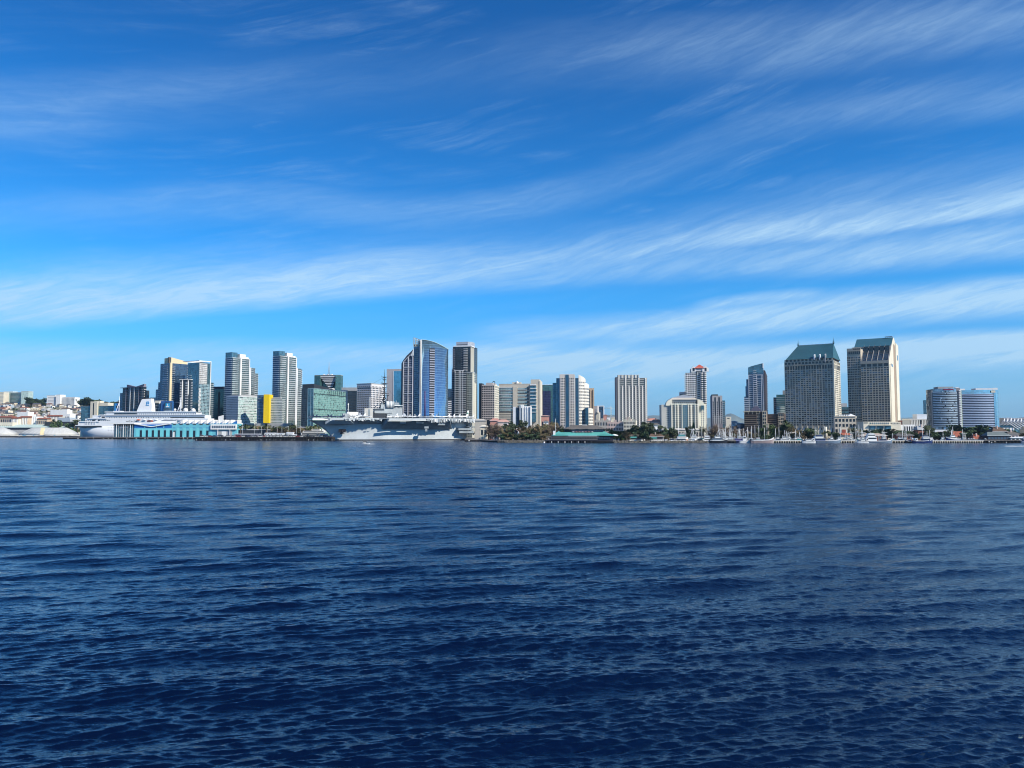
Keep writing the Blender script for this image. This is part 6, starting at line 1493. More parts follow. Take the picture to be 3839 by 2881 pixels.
    def mast(name, px, pt_, arms, m=WH, r=.9):
        q = b.part(name); q.tube((X(px), 10, z(1546)), (X(px) + .4, 10, z(pt_)), r, r * .35, m, 6); q.tube((X(px - 12), 10, z(1546)), (X(px - 1), 10, z(pt_ + 26)), r * .8, r * .5, m, 6)
        for py, w in arms: q.tube((X(px - w), 10, z(py)), (X(px + w * .3), 10, z(py)), .25, .25, m, 4)
    mast('mast#1', 433, 1486, ((1506, 12), (1512, 8), (1520, 8))); mast('mast#2', 665, 1490, ((1509, 20), (1519, 5), (1527, 5), (1498, 4)), r=1.2)
    b.part('mast#1').box(X(418), X(445), 4, 16, z(1546), z(1541), WH)
    for i, (px, r, py) in enumerate(((688, 4.4, 1539), (717, 4.1, 1540), (648, 2.3, 1537))):
        q = b.part('radar_dome#%d' % i); q.ball((X(px), 7, z(py)), r, paint('radome_white', (.82, .80, .76), .5), 14, 9); q.tube((X(px), 7, z(1548)), (X(px), 7, z(py) - r * .8), r * .4, r * .4, WH, 8)
    cg = b.part('glass_screen'); 
    for k in range(8): cg.box(X(608 + k * 5), X(608 + k * 5) + .25, 4, 4.3, z(1548), z(1532), GL_TEAL)
    cg.box(X(608), X(643), 4, 4.3, z(1533), z(1532), GL_TEAL); cg.box(X(608), X(643), 5, 16, z(1548), z(1541), WH)
    for k in range(3): b.part('stairs#%d' % k).prism([(X(352 + 14 * k), .4), (X(366 + 14 * k), .4), (X(366 + 14 * k), .9), (X(352 + 14 * k), .9)], z(1582 - 10 * k), [z(1581 - 10 * k), z(1571 - 10 * k), z(1571 - 10 * k), z(1581 - 10 * k)], WH)
    b.done()
cruise_ship()

# ------------------------------------------------------------------ piers
TEAL = paint('teal_terminal_wall', (.15, .50, .60), .6, .05); BLUEW = paint('terminal_blue', (.02, .16, .50), .5, .05); PALET = paint('pale_turquoise_panel', (.18, .62, .68), .6, .05)
def pier(label, x0, x1, D, ztop, depth, a=0, piles=6.5, gap=True, m=None, fend=WHITE):
    X0, X1 = ratio(x0, 1645) * D, ratio(x1, 1645) * D
    t = thing('pier', label, 'pier', (X0, D, 0), -R(a)); W = (X1 - X0)
    CD = m or paint('weathered_pier_concrete', (.16, .15, .15), .9, .3, scale=.2); DK = paint('dark_timber_and_shade', (.02, .018, .02), .9, .3)
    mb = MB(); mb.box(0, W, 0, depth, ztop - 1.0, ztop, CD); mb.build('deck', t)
    mb = MB(); mb.box(0, W, 1.4, depth, -2, ztop - 1.0, DK); mb.build('shadowed_substructure', t)  # solid dark block painting the shade beneath the deck
    pm = MB(); pm.tube((0, 0, -2), (0, 0, ztop - 1), .38, .38, DK, 6); pme = pm.mesh('pile')
    lm = MB(); lm.box(-.35, .35, -.35, .1, .2, 1.5, fend); lme = lm.mesh('fender'); r_ = random.Random(int(x0) + 3)
    n = int(W / piles)
    for k in range(min(n, 90)):
        x = (k + .5) * W / min(n, 90); put('pile', pme, t, (x, .5, 0))
        if r_.random() < .42: put('fender', lme, t, (x + r_.uniform(-2, 2), -.1, r_.uniform(0, 1)), 0, (r_.uniform(.6, 2.0), 1, r_.uniform(.5, 1.4)))
    return t, X0
pier('long dark timber pier under the cruise terminal', 234, 738, 1372, 3.6, 120)
pier('low pier with dark piles under the white tents', -330, 246, 1885, 3.4, 60)
pier('long black quay crowded with parked cars left of the carrier', 730, 1246, 1112, 5.6, 46, m=paint('black_quay_stone', (.045, .042, .042), .9, .4), fend=GREYC, piles=4)

def terminal():
    b = Bld('cruise_terminal', 'long teal pier terminal with white sawtooth roof in front of the cruise ship', 424, 890, 0, 1382, 1588, depth=26, base=3.6)
    X, Z = b.x, b.z; z = lambda py: Z(py)
    # glass entrance
    b.part('glass_hall').box(X(426), X(503), 3, 22, 0, z(1595), GL_TEAL)
    b.part('canopy').box(X(414), X(506), -3, 24, z(1590.5), z(1587), WHITE)
    for k in range(9): b.part('column#%d' % k).box(X(430 + k * 8.6), X(430 + k * 8.6) + (.9 if k % 3 == 1 else .4), -1.5, -.6, 0, z(1591), WHITE if k % 3 == 1 else GREYC)
    b.part('sign_band').box(X(447), X(480), 2.2, 2.9, z(1606), z(1600), paint('grey_sign', (.45, .50, .55), .6)); b.part('dark_soffit').box(X(424), X(503), 2.5, 2.95, z(1599), z(1591), DARKM)
    # folded roof hall
    w = b.part('wall'); w.box(X(505), X(645), 0, 24, 0, z(1606), TEAL); w.box(X(505), X(645), .3, 24, z(1606), z(1592), BLUEW)
    r = b.part('folded_roof'); pts = [(503, 1588.5, 1591), (570, 1599, 1602), (645, 1587, 1590)]
    for (a, t0, t1), (c, u0, u1) in zip(pts[:-1], pts[1:]):
        xa, xc = X(a), X(c); r.poly([(xa, -2, z(t1)), (xc, -2, z(u1)), (xc, -2, z(u0)), (xa, -2, z(t0))], WHITE); r.poly([(xa, -2, z(t0)), (xc, -2, z(u0)), (xc, 24, z(u0 - 1)), (xa, 24, z(t0 - 1))], WHITE)
    b.part('rear_roof').prism([(X(555), 4), (X(648), 4), (X(648), 24), (X(575), 24)], z(1588), [z(1587.6), z(1586), z(1574), z(1574)], SLABW); b.part('rear_roof').prism([(X(590), 16), (X(668), 16), (X(664), 24), (X(592), 24)], z(1577), [z(1576), z(1576), z(1572.5), z(1572.5)], paint('grey_roof_sheet', (.30, .33, .38), .6))
    for k in range(6):
        xa = X(512 + k * 22.5); b.part('pale_panel#%d' % k).box(xa, X(512 + k * 22.5 + 12), -.25, -.02, 1.0, z(1608), PALET); b.part('door#%d' % k).box(X(526 + k * 22.5), X(526 + k * 22.5 + 9), -.2, -.02, 0, z(1614), WIN_DARK)
    for px in (543, 586, 614): b.part('mullion#%d' % px).box(X(px), X(px) + 1.2, -.4, .2, z(1606), z(1594), PALET)
    # sawtooth hall
    w.box(X(645), X(890), 0, 24, 0, z(1589), TEAL); nt = 10
    for k in range(nt):
        xa, xb = X(645 + k * 23.2 + (22 if k else 10)), X(645 + (k + 1) * 23.2 + 22); xa = X(665 + k * 22.4); xb = X(665 + (k + 1) * 22.4)
        if k == nt - 1: xb = X(890)
        tt = b.part('roof_tooth#%d' % k); zt = z(1574.5); zb = z(1588.9)
        tt.poly([(xa, -.6, zb), (xb, -.6, zt), (xb, -.6, zt - 1.2), (xa + 1.4, -.6, zb - .0)], WHITE)
        tt.poly([(xa, -.6, zb), (xb, -.6, zt), (xb, 22, zt), (xa, 22, zb)], WHITE if k % 2 else SLABW); tt.poly([(xa, -.2, zb), (xb, -.2, zb), (xb, -.2, zt)], BLUEW); tt.poly([(xb, -.6, zb), (xb, 22, zb), (xb, 22, zt), (xb, -.6, zt)], WHITE)
        tt.poly([(xa, 0, zb + .1), (xa - 6, -.9, zb + .1), (xa - .2, -.9, zt - .4)], WHITE)
        if k < 6:
            b.part('vent#%d' % k).box(X(649 + k * 25), X(649 + k * 25 + 12), -.25, -.02, z(1594), z(1591), DARKM); b.part('vent#a%d' % k).box(X(649 + k * 25), X(649 + k * 25 + 10), -.2, -.02, z(1606), z(1604), BLUEW)
            b.part('door#a%d' % k).box(X(652 + k * 24.6), X(652 + k * 24.6 + 8.5), -.25, -.02, 0, z(1615), WIN_DARK); b.part('pale_panel#a%d' % k).box(X(664 + k * 24.6), X(664 + k * 24.6 + 10), -.2, -.02, 0, z(1606), PALET)
    b.part('raised_fin').prism([(X(817), 2), (X(835), 2), (X(835), 4), (X(817), 4)], z(1590), [z(1562), z(1557), z(1557), z(1562)], WHITE)
    bw = b.part('window_box'); bw.box(X(793), X(889), -3.2, -.05, z(1611), z(1591.5), WHITE)
    for k in range(11): b.part('window#w%d' % k).box(X(798 + k * 8.1), X(798 + k * 8.1 + 6), -3.35, -3.21, z(1606), z(1597), WIN_MID)
    b.part('ground_recess').box(X(815), X(872), -.3, -.02, 0, z(1615), GREYC); b.part('white_panel').box(X(833), X(850), -.6, -.31, .5, z(1618), WHITE); b.part('white_panel').box(X(650), X(657), -.6, -.31, 0, z(1620), WHITE)
    for px in (819, 864): b.part('column#w%d' % px).box(X(px), X(px) + 1, -3, -2.2, 0, z(1611), WHITE)
    b.done()
terminal()
def tents():
    FB = paint('tent_fabric', (.56, .56, .53), .7, .10); GS = paint('pale_green_roof', (.48, .60, .56), .6, .05)
    for i, (x0, x1, pk, lab) in enumerate(((-62, 42, 1602, 'pointed white tent hall at the far left edge'), (72, 268, 1604, 'long white tent hall with one yellowed roof strip on the low pier'))):
        D = 1897; X0, X1 = ratio(x0) * D, ratio(x1) * D; W = X1 - X0; t = thing('tent_hall', lab, 'tent', (X0, D, 3.4), 0); H = P(0, pk, D + 14).z - 3.4; e = 2.2
        wl = MB(); wl.box(0, W, 0, 40, 0, e, FB); wl.build('wall', t); rf = MB(); n = 6 if i else 4; ins = W * (.17 if i else .48)
        arc = lambda s: (math.sin(s * math.pi / 2), 1 - math.cos(s * math.pi / 2))
        F, Bk = [], []
        for k in range(n + 1):
            s = k / n; y = 20 * s; z = e + (H - e) * s ** .72; dx = ins * s
            F.append([(dx, y, z), (W - dx, y, z), (W - dx, 40 - y, z), (dx, 40 - y, z)])
        rf.loft(F, FB); rf.build('roof', t)
        if i:
            YL = paint('yellowed_fabric', (.75, .62, .35), .7)
            sp = MB(); u0 = W * .30
            for k in range(n):
                a, c = F[k], F[k + 1]; sh0, sh1 = -k * 1.6, -(k + 1) * 1.6
                sp.poly([(u0 + sh0 + 14, a[0][1] - .1, a[0][2] + .1), (u0 + sh0 + 24, a[0][1] - .1, a[0][2] + .1), (u0 + sh1 + 24, c[0][1] - .1, c[0][2] + .1), (u0 + sh1 + 14, c[0][1] - .1, c[0][2] + .1)], YL)
            sp.build('yellow_strip', t); 
            for k in range(4): d_ = MB(); d_.box(W * (.08 + k * .2), W * (.08 + k * .2) + (8 if k == 0 else 3), -.3, -.02, 0, e * .95, paint('tent_door_blue', (.15, .35, .50), .6)); d_.build('door', t)
            for k in range(13):
                s_ = MB(); xx = W * (k + .5) / 13
                for q in range(n):
                    a, c = F[q], F[q + 1]; x_a = a[0][0] + (a[1][0] - a[0][0]) * (k + .5) / 13; x_c = c[0][0] + (c[1][0] - c[0][0]) * (k + .5) / 13
                    s_.tube((x_a, a[0][1] - .15, a[0][2] + .1), (x_c, c[0][1] - .15, c[0][2] + .1), .22, .22, SLABW, 3, False)
                s_.build('roof_rib', t)
        d_ = MB(); d_.box(W * .38, W * .6, -.3, -.02, 0, e * .9, GREYC); d_.build('gable_door', t)
    D = 1960; X0, X1 = ratio(-200) * D, ratio(284) * D; t = thing('transit_shed', 'long pale green roofed pier shed behind the white tents', 'building', (X0, D, 2), 0); W = X1 - X0; z = lambda py: P(0, py, D).z - 2
    m = MB(); m.box(0, W, 0, 50, 0, z(1604), GREYC); m.build('wall', t); m = MB(); m.prism([(-2, -3), (W + 2, -3), (W + 2, 25), (-2, 25)], z(1604), [z(1603), z(1603), z(1592), z(1592)], GS); m.prism([(-2, 25), (W + 2, 25), (W + 2, 50), (-2, 50)], z(1604), [z(1592), z(1592), z(1603), z(1603)], GS); m.build('roof', t)
    m = MB(); m.box(W * .70, W * .82, -3.4, -3.05, 1, z(1607), DARKM); m.box(2, W - 2, -.4, -.02, z(1612), z(1606), DARKM); m.build('dark_opening', t)
tents()
# ------------------------------------------------------------------ trees
def tree_mesh(kind, seed):
    """returns (trunk mesh, crown mesh) for a tree about 10 m tall"""
    r = random.Random(seed); tr, cr = MB(), MB()
    bark = paint('tree_bark', (.12, .085, .06), .9, .2)
    pal = {'broad': [(.05, .085, .03), (.07, .105, .035), (.035, .06, .025)], 'dark': [(.03, .05, .024), (.045, .075, .03), (.018, .032, .018)], 'brown': [(.12, .10, .05), (.085, .085, .04), (.17, .12, .065)],
           'bare': [(.22, .16, .11), (.17, .13, .09)], 'palm': [(.07, .09, .035), (.11, .11, .05), (.045, .065, .028)], 'cypress': [(.02, .045, .02), (.03, .06, .03)], 'pine': [(.045, .06, .032), (.07, .085, .04), (.03, .042, .025)]}[kind]
    ms = [paint('%s_leaves_%d' % (kind, i), tuple(v * 1.3 for v in c), .8, .3, scale=.4) for i, c in enumerate(pal)]
    def leaf(c, s, m, up=None):
        a = Vector((r.gauss(0, 1), r.gauss(0, 1), r.gauss(0, 1))).normalized(); b_ = a.orthogonal().normalized(); c = Vector(c)
        cr.poly([c - a * s - b_ * s * .6, c + a * s * .8 - b_ * s * .5, c + a * s + b_ * s * .5, c - a * s * .7 + b_ * s * .7], m, [(0, 0)] * 4)
    if kind == 'palm':
        tr.tube((0, 0, 0), (.2, .1, 8.2), .32, .22, bark, 6); n = 26
        for k in range(n):
            az = k * 2.4 + r.random() * .3; el = r.uniform(-.6, 1.1); L = r.uniform(2.2, 3.0); p = Vector((.2, .1, 8.2)); d = Vector((math.cos(az) * math.cos(el), math.sin(az) * math.cos(el), math.sin(el))); side = Vector((-math.sin(az), math.cos(az), 0)); m = r.choice(ms)
            for q in range(4):
                p2 = p + d * L / 4; w0, w1 = .42 * math.sin(math.pi * (q + .3) / 4.6), .42 * math.sin(math.pi * (q + 1.3) / 4.6)
                dn = Vector((0, 0, -.28)); cr.poly([p - side * w0 + dn * w0, p, p2, p2 - side * w1 + dn * w1], m, [(0, 0)] * 4); cr.poly([p, p + side * w0 + dn * w0, p2 + side * w1 + dn * w1, p2], m, [(0, 0)] * 4)
                p = p2; d = (d + Vector((0, 0, -.30))).normalized()
        return tr.mesh('trunk'), cr.mesh('crown')
    if kind == 'cypress':
        tr.tube((0, 0, 0), (0, 0, 2), .25, .2, bark)
        for k in range(700):
            z = r.uniform(.8, 10.5); R_ = 1.1 * math.sin(math.pi * min(1, (z - .3) / 10.6) ** .7) + .1; a = r.random() * 6.28; q = R_ * r.uniform(.5, 1); leaf((q * math.cos(a), q * math.sin(a), z), r.uniform(.2, .4), r.choice(ms))
        return tr.mesh('trunk'), cr.mesh('crown')
    lean = r.uniform(-.6, .6); top = Vector((lean, r.uniform(-.3, .3), 4.0 if kind != 'pine' else 6.5)); tr.tube((0, 0, 0), top, .42, .26, bark, 6, False)
    ends = []
    nb = {'broad': 8, 'dark': 11, 'brown': 11, 'bare': 11, 'pine': 11}[kind]
    for k in range(nb):
        a = k * 2.4 + r.random(); rad = r.uniform(1.6, 3.6) * (1.25 if kind == 'dark' else 1); z = r.uniform(1.8, 9.0) if kind != 'dark' else r.uniform(1.6, 7.6)
        if kind == 'pine': rad *= .7; z = r.uniform(1.6, 9.5)
        e = Vector((math.cos(a) * rad + lean, math.sin(a) * rad, z)); st = top * r.uniform(.5, 1); mid = st.lerp(e, .5) + Vector((r.gauss(0, .3), r.gauss(0, .3), .3))
        tr.tube(st, mid, .2, .13, bark, 4, False); tr.tube(mid, e, .13, .05, bark, 4, False); ends.append(e); ends.append(mid.lerp(e, .6))
    if kind == 'bare':
        for e in ends:
            for k in range(26):
                d = Vector((r.gauss(0, 1), r.gauss(0, 1), abs(r.gauss(0, 1)) + .2)).normalized() * r.uniform(.6, 1.9); w = .07; m = r.choice(ms)
                q = d.cross(Vector((0, 0, 1))).normalized() * w if abs(d.z) < .99 else Vector((w, 0, 0)); e = Vector(e); cr.poly([e - q, e + q, e + d + q * .4, e + d - q * .4], m, [(0, 0)] * 4)
                if r.random() < .25: leaf(e + d, .22, m)
        return tr.mesh('trunk'), cr.mesh('crown')
    for e in ends:
        R_ = r.uniform(1.1, 1.9); sz = .6 if kind in ('dark', 'pine') else .8; m0 = r.choice(ms)
        for k in range(58):
            d = Vector((r.gauss(0, 1), r.gauss(0, 1), r.gauss(0, 1))).normalized() * R_ * r.uniform(.45, 1.05); leaf((e[0] + d.x, e[1] + d.y, e[2] + d.z * sz), r.uniform(.2, .5), m0 if r.random() < .7 else r.choice(ms))
    return tr.mesh('trunk'), cr.mesh('crown')
_TM = {}
TREE_NAMES = {'broad': 'leafy_tree', 'dark': 'fig_tree', 'brown': 'eucalyptus_tree', 'bare': 'bare_tree', 'palm': 'palm_tree', 'cypress': 'cypress_tree', 'pine': 'pine_tree'}
def tree(kind, px, D, py_top, label, group, wide=1.0, base=2.0, py_base=None):
    i = random.randrange(4); k = (kind, i)
    if k not in _TM: _TM[k] = tree_mesh(kind, hash(kind) % 97 * 0 + sum(map(ord, kind)) * 7 + i)
    tm, cm = _TM[k]; x = ratio(px, 1600) * D
    if py_base: base = P(px, py_base, D).z
    h = P(px, py_top, D).z - base; s = h / {'palm': 10.2, 'dark': 8.6}.get(kind, 10.2)
    t = thing(TREE_NAMES[kind], label, 'palm' if kind == 'palm' else 'tree', (x, D, base), random.random() * 6.28, group); t.scale = (s * wide, s * wide, s)
    put('trunk', tm, t); put('crown', cm, t); return t

# ------------------------------------------------------------------ the hillside
def hill_base(px, D): return hillpt(px, max(0, min(1, (D - 1960) / 900)))[2]
def hill_houses():
    r = random.Random(21)
    walls = {'white': (.78, .77, .73), 'cream': (.70, .62, .48), 'tan': (.50, .40, .30), 'pink': (.62, .47, .40), 'grey': (.42, .43, .45), 'blue grey': (.35, .42, .48)}
    roofs = {'red brown': (.24, .10, .07), 'dark grey': (.09, .09, .11), 'flat white': (.66, .66, .64), 'brown': (.16, .11, .08)}
    protos = {}
    def proto(w, rf, sh):
        k = (w, rf, sh)
        if k in protos: return protos[k]
        wm, rm = paint('house_wall_' + w.replace(' ', '_'), walls[w], .85), paint('house_roof_' + rf.replace(' ', '_'), roofs[rf], .85, .2)
        a, c = MB(), MB(); L, d, h = 14, 10, 6 + 3 * sh
        a.box(0, L, 0, d, -5, h, wm)
        for q in range(4):
            for s_ in range(1 + sh): a.box(1.2 + q * 3.3, 2.9 + q * 3.3, -.06, -.01, 1.5 + s_ * 3.4, 3.3 + s_ * 3.4, WIN_DARK)
        for q in range(2): a.box(L + .01, L + .06, 1.5 + q * 4, 3.4 + q * 4, 1.5, 3.3, WIN_DARK)
        if rf.startswith('flat'): c.box(-.4, L + .4, -.4, d + .4, h, h + .7, rm); c.box(3, 7, 3, 7, h + .7, h + 2.4, rm)
        elif sh: c.prism([(-.8, -.8), (L + .8, -.8), (L + .8, d / 2), (-.8, d / 2)], h, [h + .1, h + .1, h + 3.2, h + 3.2], rm); c.prism([(-.8, d / 2), (L + .8, d / 2), (L + .8, d + .8), (-.8, d + .8)], h, [h + 3.2, h + 3.2, h + .1, h + .1], rm)
        else:
            q = [(-.8, -.8, h), (L + .8, -.8, h), (L + .8, d + .8, h), (-.8, d + .8, h)]; rr = [(4, d / 2, h + 2.8), (L - 4, d / 2, h + 2.8)]
            c.poly([q[0], q[1], rr[1], rr[0]], rm); c.poly([q[1], q[2], rr[1]], rm); c.poly([q[2], q[3], rr[0], rr[1]], rm); c.poly([q[3], q[0], rr[0]], rm); c.poly(q[::-1], rm)
        protos[k] = (a.mesh('wall'), c.mesh('roof')); return protos[k]
    rows = 15
    for j in range(rows):
        t_ = .03 + .93 * j / rows; D = 1960 + 900 * t_
        px = -30 + r.uniform(0, 12)
        while px < 470:
            w = r.choice(['white', 'white', 'white', 'cream', 'cream', 'tan', 'pink', 'grey', 'blue grey']); rf = r.choice(['red brown', 'dark grey', 'flat white', 'flat white', 'brown']); sh = r.choice([0, 0, 1])
            s = r.uniform(.75, 1.35); Dj = D + r.uniform(-20, 20); tj = (Dj - 1960) / 900
            if r.random() < .80:
                a, c = proto(w, rf, sh); p = hillpt(px, max(0, tj))
                h = thing('hillside_house', '%s%s house with %s roof among the houses on the hill slope' % ('two storey ' if sh else '', w, rf), 'house', (p[0], p[1] - 4, p[2] + .3), r.choice([-.1, -.35, -.6, .15]), 'houses on the hillside')
                h.scale = (s * r.uniform(.8, 1.4), s, s); put('wall', a, h); put('roof', c, h)
            elif r.random() < .8: tree(r.choice(['dark', 'broad']), px + 5, Dj, P(px, 0, Dj).z * 0 + yrow(hill_base(px, Dj) + r.uniform(6, 11), Dj), 'small dark tree growing among the hillside houses', 'trees among the hillside houses', 1.1, base=hill_base(px, Dj))
            px += r.uniform(15, 30) * s
def yrow(z, D):
    """image row of height z at distance D"""
    lo, hi = 0.0, 2800.0
    for _ in range(40):
        m = (lo + hi) / 2
        if P(1919.5, m, D).z > z: lo = m
        else: hi = m
    return lo
hill_houses()
def crest():
    for px, D, top, w, lab in ((112, 2700, 1498, 1.3, 'spreading dark tree just right of the pale green hospital'), (124, 2720, 1490, 1.5, 'tallest dark tree on the crest beside the hospital'), (136, 2710, 1490, 1.4, 'round dark tree in the middle of the crest clump'), (150, 2700, 1495, 1.4, 'dark crest tree at the right end of the hospital clump'), (168, 2690, 1502, .9, 'small dark crest tree left of the white flats'),
                               (290, 2700, 1497, 1.6, 'round dark tree right of the white crest flats'), (322, 2600, 1500, 1.3, 'dark crest tree left of the tallest crest tree'), (335, 2600, 1490, 1.6, 'tallest crest tree above the dark teal office'), (350, 2600, 1490, 1.5, 'twin of the tallest crest tree, on its right'), (378, 2600, 1502, 1.2, 'low dark tree behind the cream stair tower'), (410, 2600, 1500, 1.3, 'dark crest tree left of the ship stern mast'), (424, 2600, 1499, 1.1, 'dark crest tree directly behind the ship stern mast')):
        tree('dark', px, D, top, lab, None, w, base=hill_base(px, D) - 1)
    HG = glazing('pale_green_hospital_glazing', (.30, .44, .42), (.60, .70, .64), 3.4, 3.4, .3, .34, metal=.2, var=.3)
    def blk(label, x0, x1, top, a, D, m, cat='building', extra=None, name='hospital_building'):
        zb = hill_base((x0 + x1) / 2, D) - 6; b = Bld(name, label, x0, x1, a, D, top, depth=26, base=zb); b.core(m); b.part('roof').box(-.6, b.W + .6, -.6, 26, b.H, b.H + .8, WHITE)
        if extra: extra(b)
        b.done()
    blk('cream block at the far left end of the hill crest', -20, 10, 1471, 6, 2760, CREAM, extra=lambda b: b.slabs('F', 1, b.W, 8, b.H, 9, .4, .9, GREYC, 'floor_band'))
    blk('pale green hospital wing, left of the dark angled wing on the crest', 11, 45, 1469, 4, 2790, HG)
    blk('darker angled hospital wing in the middle of the crest complex', 33, 80, 1472, 20, 2770, GL_TEAL, extra=lambda b: b.slabs('F', 1, b.W, 8, b.H, 9, .5, .9, GREYC, 'floor_band'))
    blk('pale green hospital wing at the right end of the complex', 76, 103, 1468, 3, 2740, HG)
    blk('left section of the white flats on the hill crest', 173, 204, 1484, 8, 2680, WHITE, extra=lambda b: b.slabs('F', 5, b.W - 2, 8, b.H - 2, 7, .12, 1.4, GREYC, 'floor_band'), name='apartment_building')
    blk('tall plain lift tower of the white crest flats', 207, 223, 1481, 8, 2670, WHITE, name='apartment_building')
    blk('right section of the white crest flats with tall dark window slots', 224, 278, 1490, 8, 2670, WHITE, extra=lambda b: [b.fb('F', 'window_slot#%d' % k, 3 + k * (b.W - 4) / 11, 6 + k * (b.W - 4) / 11, .05, .3, 8, b.H - 3, GREYC) for k in range(11)], name='apartment_building')
crest()
def foot_row():
    """large low buildings between the hill and the sheds"""
    RB = paint('terracotta_roof', (.28, .10, .06), .8, .15); BG = paint('sandy_render', (.55, .43, .32), .8); 
    def blk(label, x0, x1, top, D, wall, roof, a=8, wins=None, depth=22, bot=None, pil=0):
        b = Bld('mission_building' if roof is RB else 'warehouse', label, x0, x1, a, D, top, depth=depth); W, H = b.W, b.H; b.core(wall, H)
        if roof: b.part('roof').prism([(-1.5, -2), (W + 1.5, -2), (W + 1.5, depth / 2), (-1.5, depth / 2)], H, [H + .2, H + .2, H + 4, H + 4], roof)
        if wins: b.grid('F', 1, W - 1, 2, H - 1.5, wins[0], wins[1], wall, [WIN_DARK, WIN_MID], .5, .5, .3)
        for k in range(pil): b.fb('F', 'pilaster#%d' % k, (k + .2) * W / pil, (k + .55) * W / pil, 0, 1.2, 0, H - 1, WHITE)
        b.done()
    blk('long red roofed sandy building at the left end behind the tents', -40, 44, 1566, 1990, BG, RB, wins=(10, 3))
    blk('sandy building with cream pillars behind the pointed tent', 44, 70, 1570, 1985, CREAM, RB, pil=5)
    blk('red roofed building with white arcade behind the long tent', 70, 106, 1566, 1990, BG, RB, pil=6)
    blk('white pillared portico building behind the long tent', 104, 140, 1562, 2000, WHITE, None, pil=5)
    blk('red roofed sandy block right of the white portico', 138, 178, 1572, 1985, BG, RB, wins=(5, 3))
    blk('cream building with tall pilasters right of the red roofed block', 176, 222, 1562, 2000, CREAM, RB, pil=8)
    blk('white block with square windows, halfway up above the portico', 64, 104, 1545, 2100, WHITE, None, wins=(1, 1))
    blk('long white motel with two rows of small windows above the cream pilasters', 192, 262, 1552, 2080, WHITE, None, wins=(12, 2))
    blk('white upper block with paired windows below the crest flats', 188, 250, 1538, 2160, WHITE, None, wins=(5, 1))
    blk('pale blue grey hall in front of the hill foot, left of the dark teal office', 218, 262, 1566, 1980, paint('pale_blue_wall', (.40, .47, .54), .8), None)
    blk('white building with a long terrace, right end of the hill foot', 262, 304, 1572, 1975, WHITE, None, wins=(8, 1))
    blk('long low dark terminal with white roof edge in front of the hill foot', 168, 290, 1582, 1968, DARKM, None, a=2)
    blk('small cream hall behind the pointed tent at the far left', -10, 48, 1584, 1968, CREAM, None, wins=(7, 1), a=2)
    for px, D in ((200, 1972), (214, 1971), (281, 1970), (292, 1970), (272, 1972)):
        tree('palm' if px in (200, 281, 292) else 'broad', px, D - 14, 1570 if px != 214 else 1576, 'palm in front of the hill foot buildings' if px in (200, 281, 292) else 'small green tree by the hill foot buildings', 'trees at the hill foot')
foot_row()
# ------------------------------------------------------------------ quay, cars, lamps
def car_protos():
    out = []
    for nm, c in (('white', (.80, .80, .80)), ('black', (.02, .02, .025)), ('silver', (.45, .47, .50)), ('dark blue', (.03, .05, .12)), ('red', (.35, .03, .03)), ('grey', (.16, .17, .18))):
        for van in ((0, 1) if nm in ('white', 'black') else (0,)):
            m = paint('car_paint_' + nm.replace(' ', '_'), c, .3, .05); H = 2.0 if van else 1.45; L = 4.9 if van else 4.5
            a = MB(); a.loft([[(x, -.9, .3), (x, .9, .3), (x, .9, h), (x, -.9, h)] for x, h in ((0, .75), (.3, .85), (L - .4, .95), (L, .8))], m, False)
            w = MB(); xs = (.5, .9, L - 1.0, L - .2) if van else (1.0, 1.7, L - 1.4, L - .6); w.poly([(xs[0], -.86, .9), (xs[3], -.86, .9), (xs[2], -.7, H), (xs[1], -.7, H)], WIN_DARK); w.poly([(xs[3], .86, .9), (xs[0], .86, .9), (xs[1], .7, H), (xs[2], .7, H)], WIN_DARK)
            w.poly([(xs[0], .86, .9), (xs[0], -.86, .9), (xs[1], -.7, H), (xs[1], .7, H)], WIN_DARK); w.poly([(xs[3], -.86, .9), (xs[3], .86, .9), (xs[2], .7, H), (xs[2], -.7, H)], WIN_DARK)
            rf = MB(); rf.box(xs[1], xs[2], -.72, .72, H, H + .06, m); wh = MB(); wh.tube((0, -.1, 0), (0, .1, 0), .33, .33, BOOT, 8)
            out.append(((nm + (' van' if van else ' car')), a.mesh('body'), w.mesh('windows'), rf.mesh('roof'), wh.mesh('wheel'), L))
    return out
CARS = car_protos()
def car(i, px, D, base, label, group, rz=0.0):
    nm, a, w, rf, wh, L = CARS[i]; t = thing('parked_van' if 'van' in nm else 'parked_car', nm + ' ' + label, 'van' if 'van' in nm else 'car', (ratio(px, 1640) * D, D, base), rz, group); t.scale = (1.45,) * 3
    put('body', a, t); put('windows', w, t); put('roof', rf, t)
    for x in (.9, L - .9):
        for y in (-.85, .85): put('wheel', wh, t, (x, y, .33))
rq = random.Random(8)
px = 752
while px < 1236:
    car(rq.choice([0, 0, 1, 1, 2, 3, 4, 5, 6, 7]), px, rq.uniform(1118, 1124), 5.6, 'parked in the front row on the black quay', 'cars parked on the quay', rq.choice([0, 0, .15, math.pi * .5])); px += rq.uniform(11, 17)
px = 758
while px < 1236:
    car(rq.choice([0, 0, 1, 2, 2, 3, 5, 7]), px, rq.uniform(1134, 1142), 5.6, 'parked in the second row on the black quay', 'cars parked on the quay', rq.choice([0, math.pi * .5])); px += rq.uniform(14, 26)
def lamp(px, D, base, top, label='white lamp post with twin heads on the quay', group='lamp posts along the quay'):
    t = thing('street_lamp', label, 'lamp post', (ratio(px) * D, D, base), 0, group); h = P(px, top, D).z - base
    m = MB(); m.tube((0, 0, 0), (0, 0, h), .22, .13, SLABW, 6); m.build('post', t); m = MB(); m.box(-1.4, 1.4, -.2, .2, h - .3, h, WHITE); m.build('lamp_head', t)
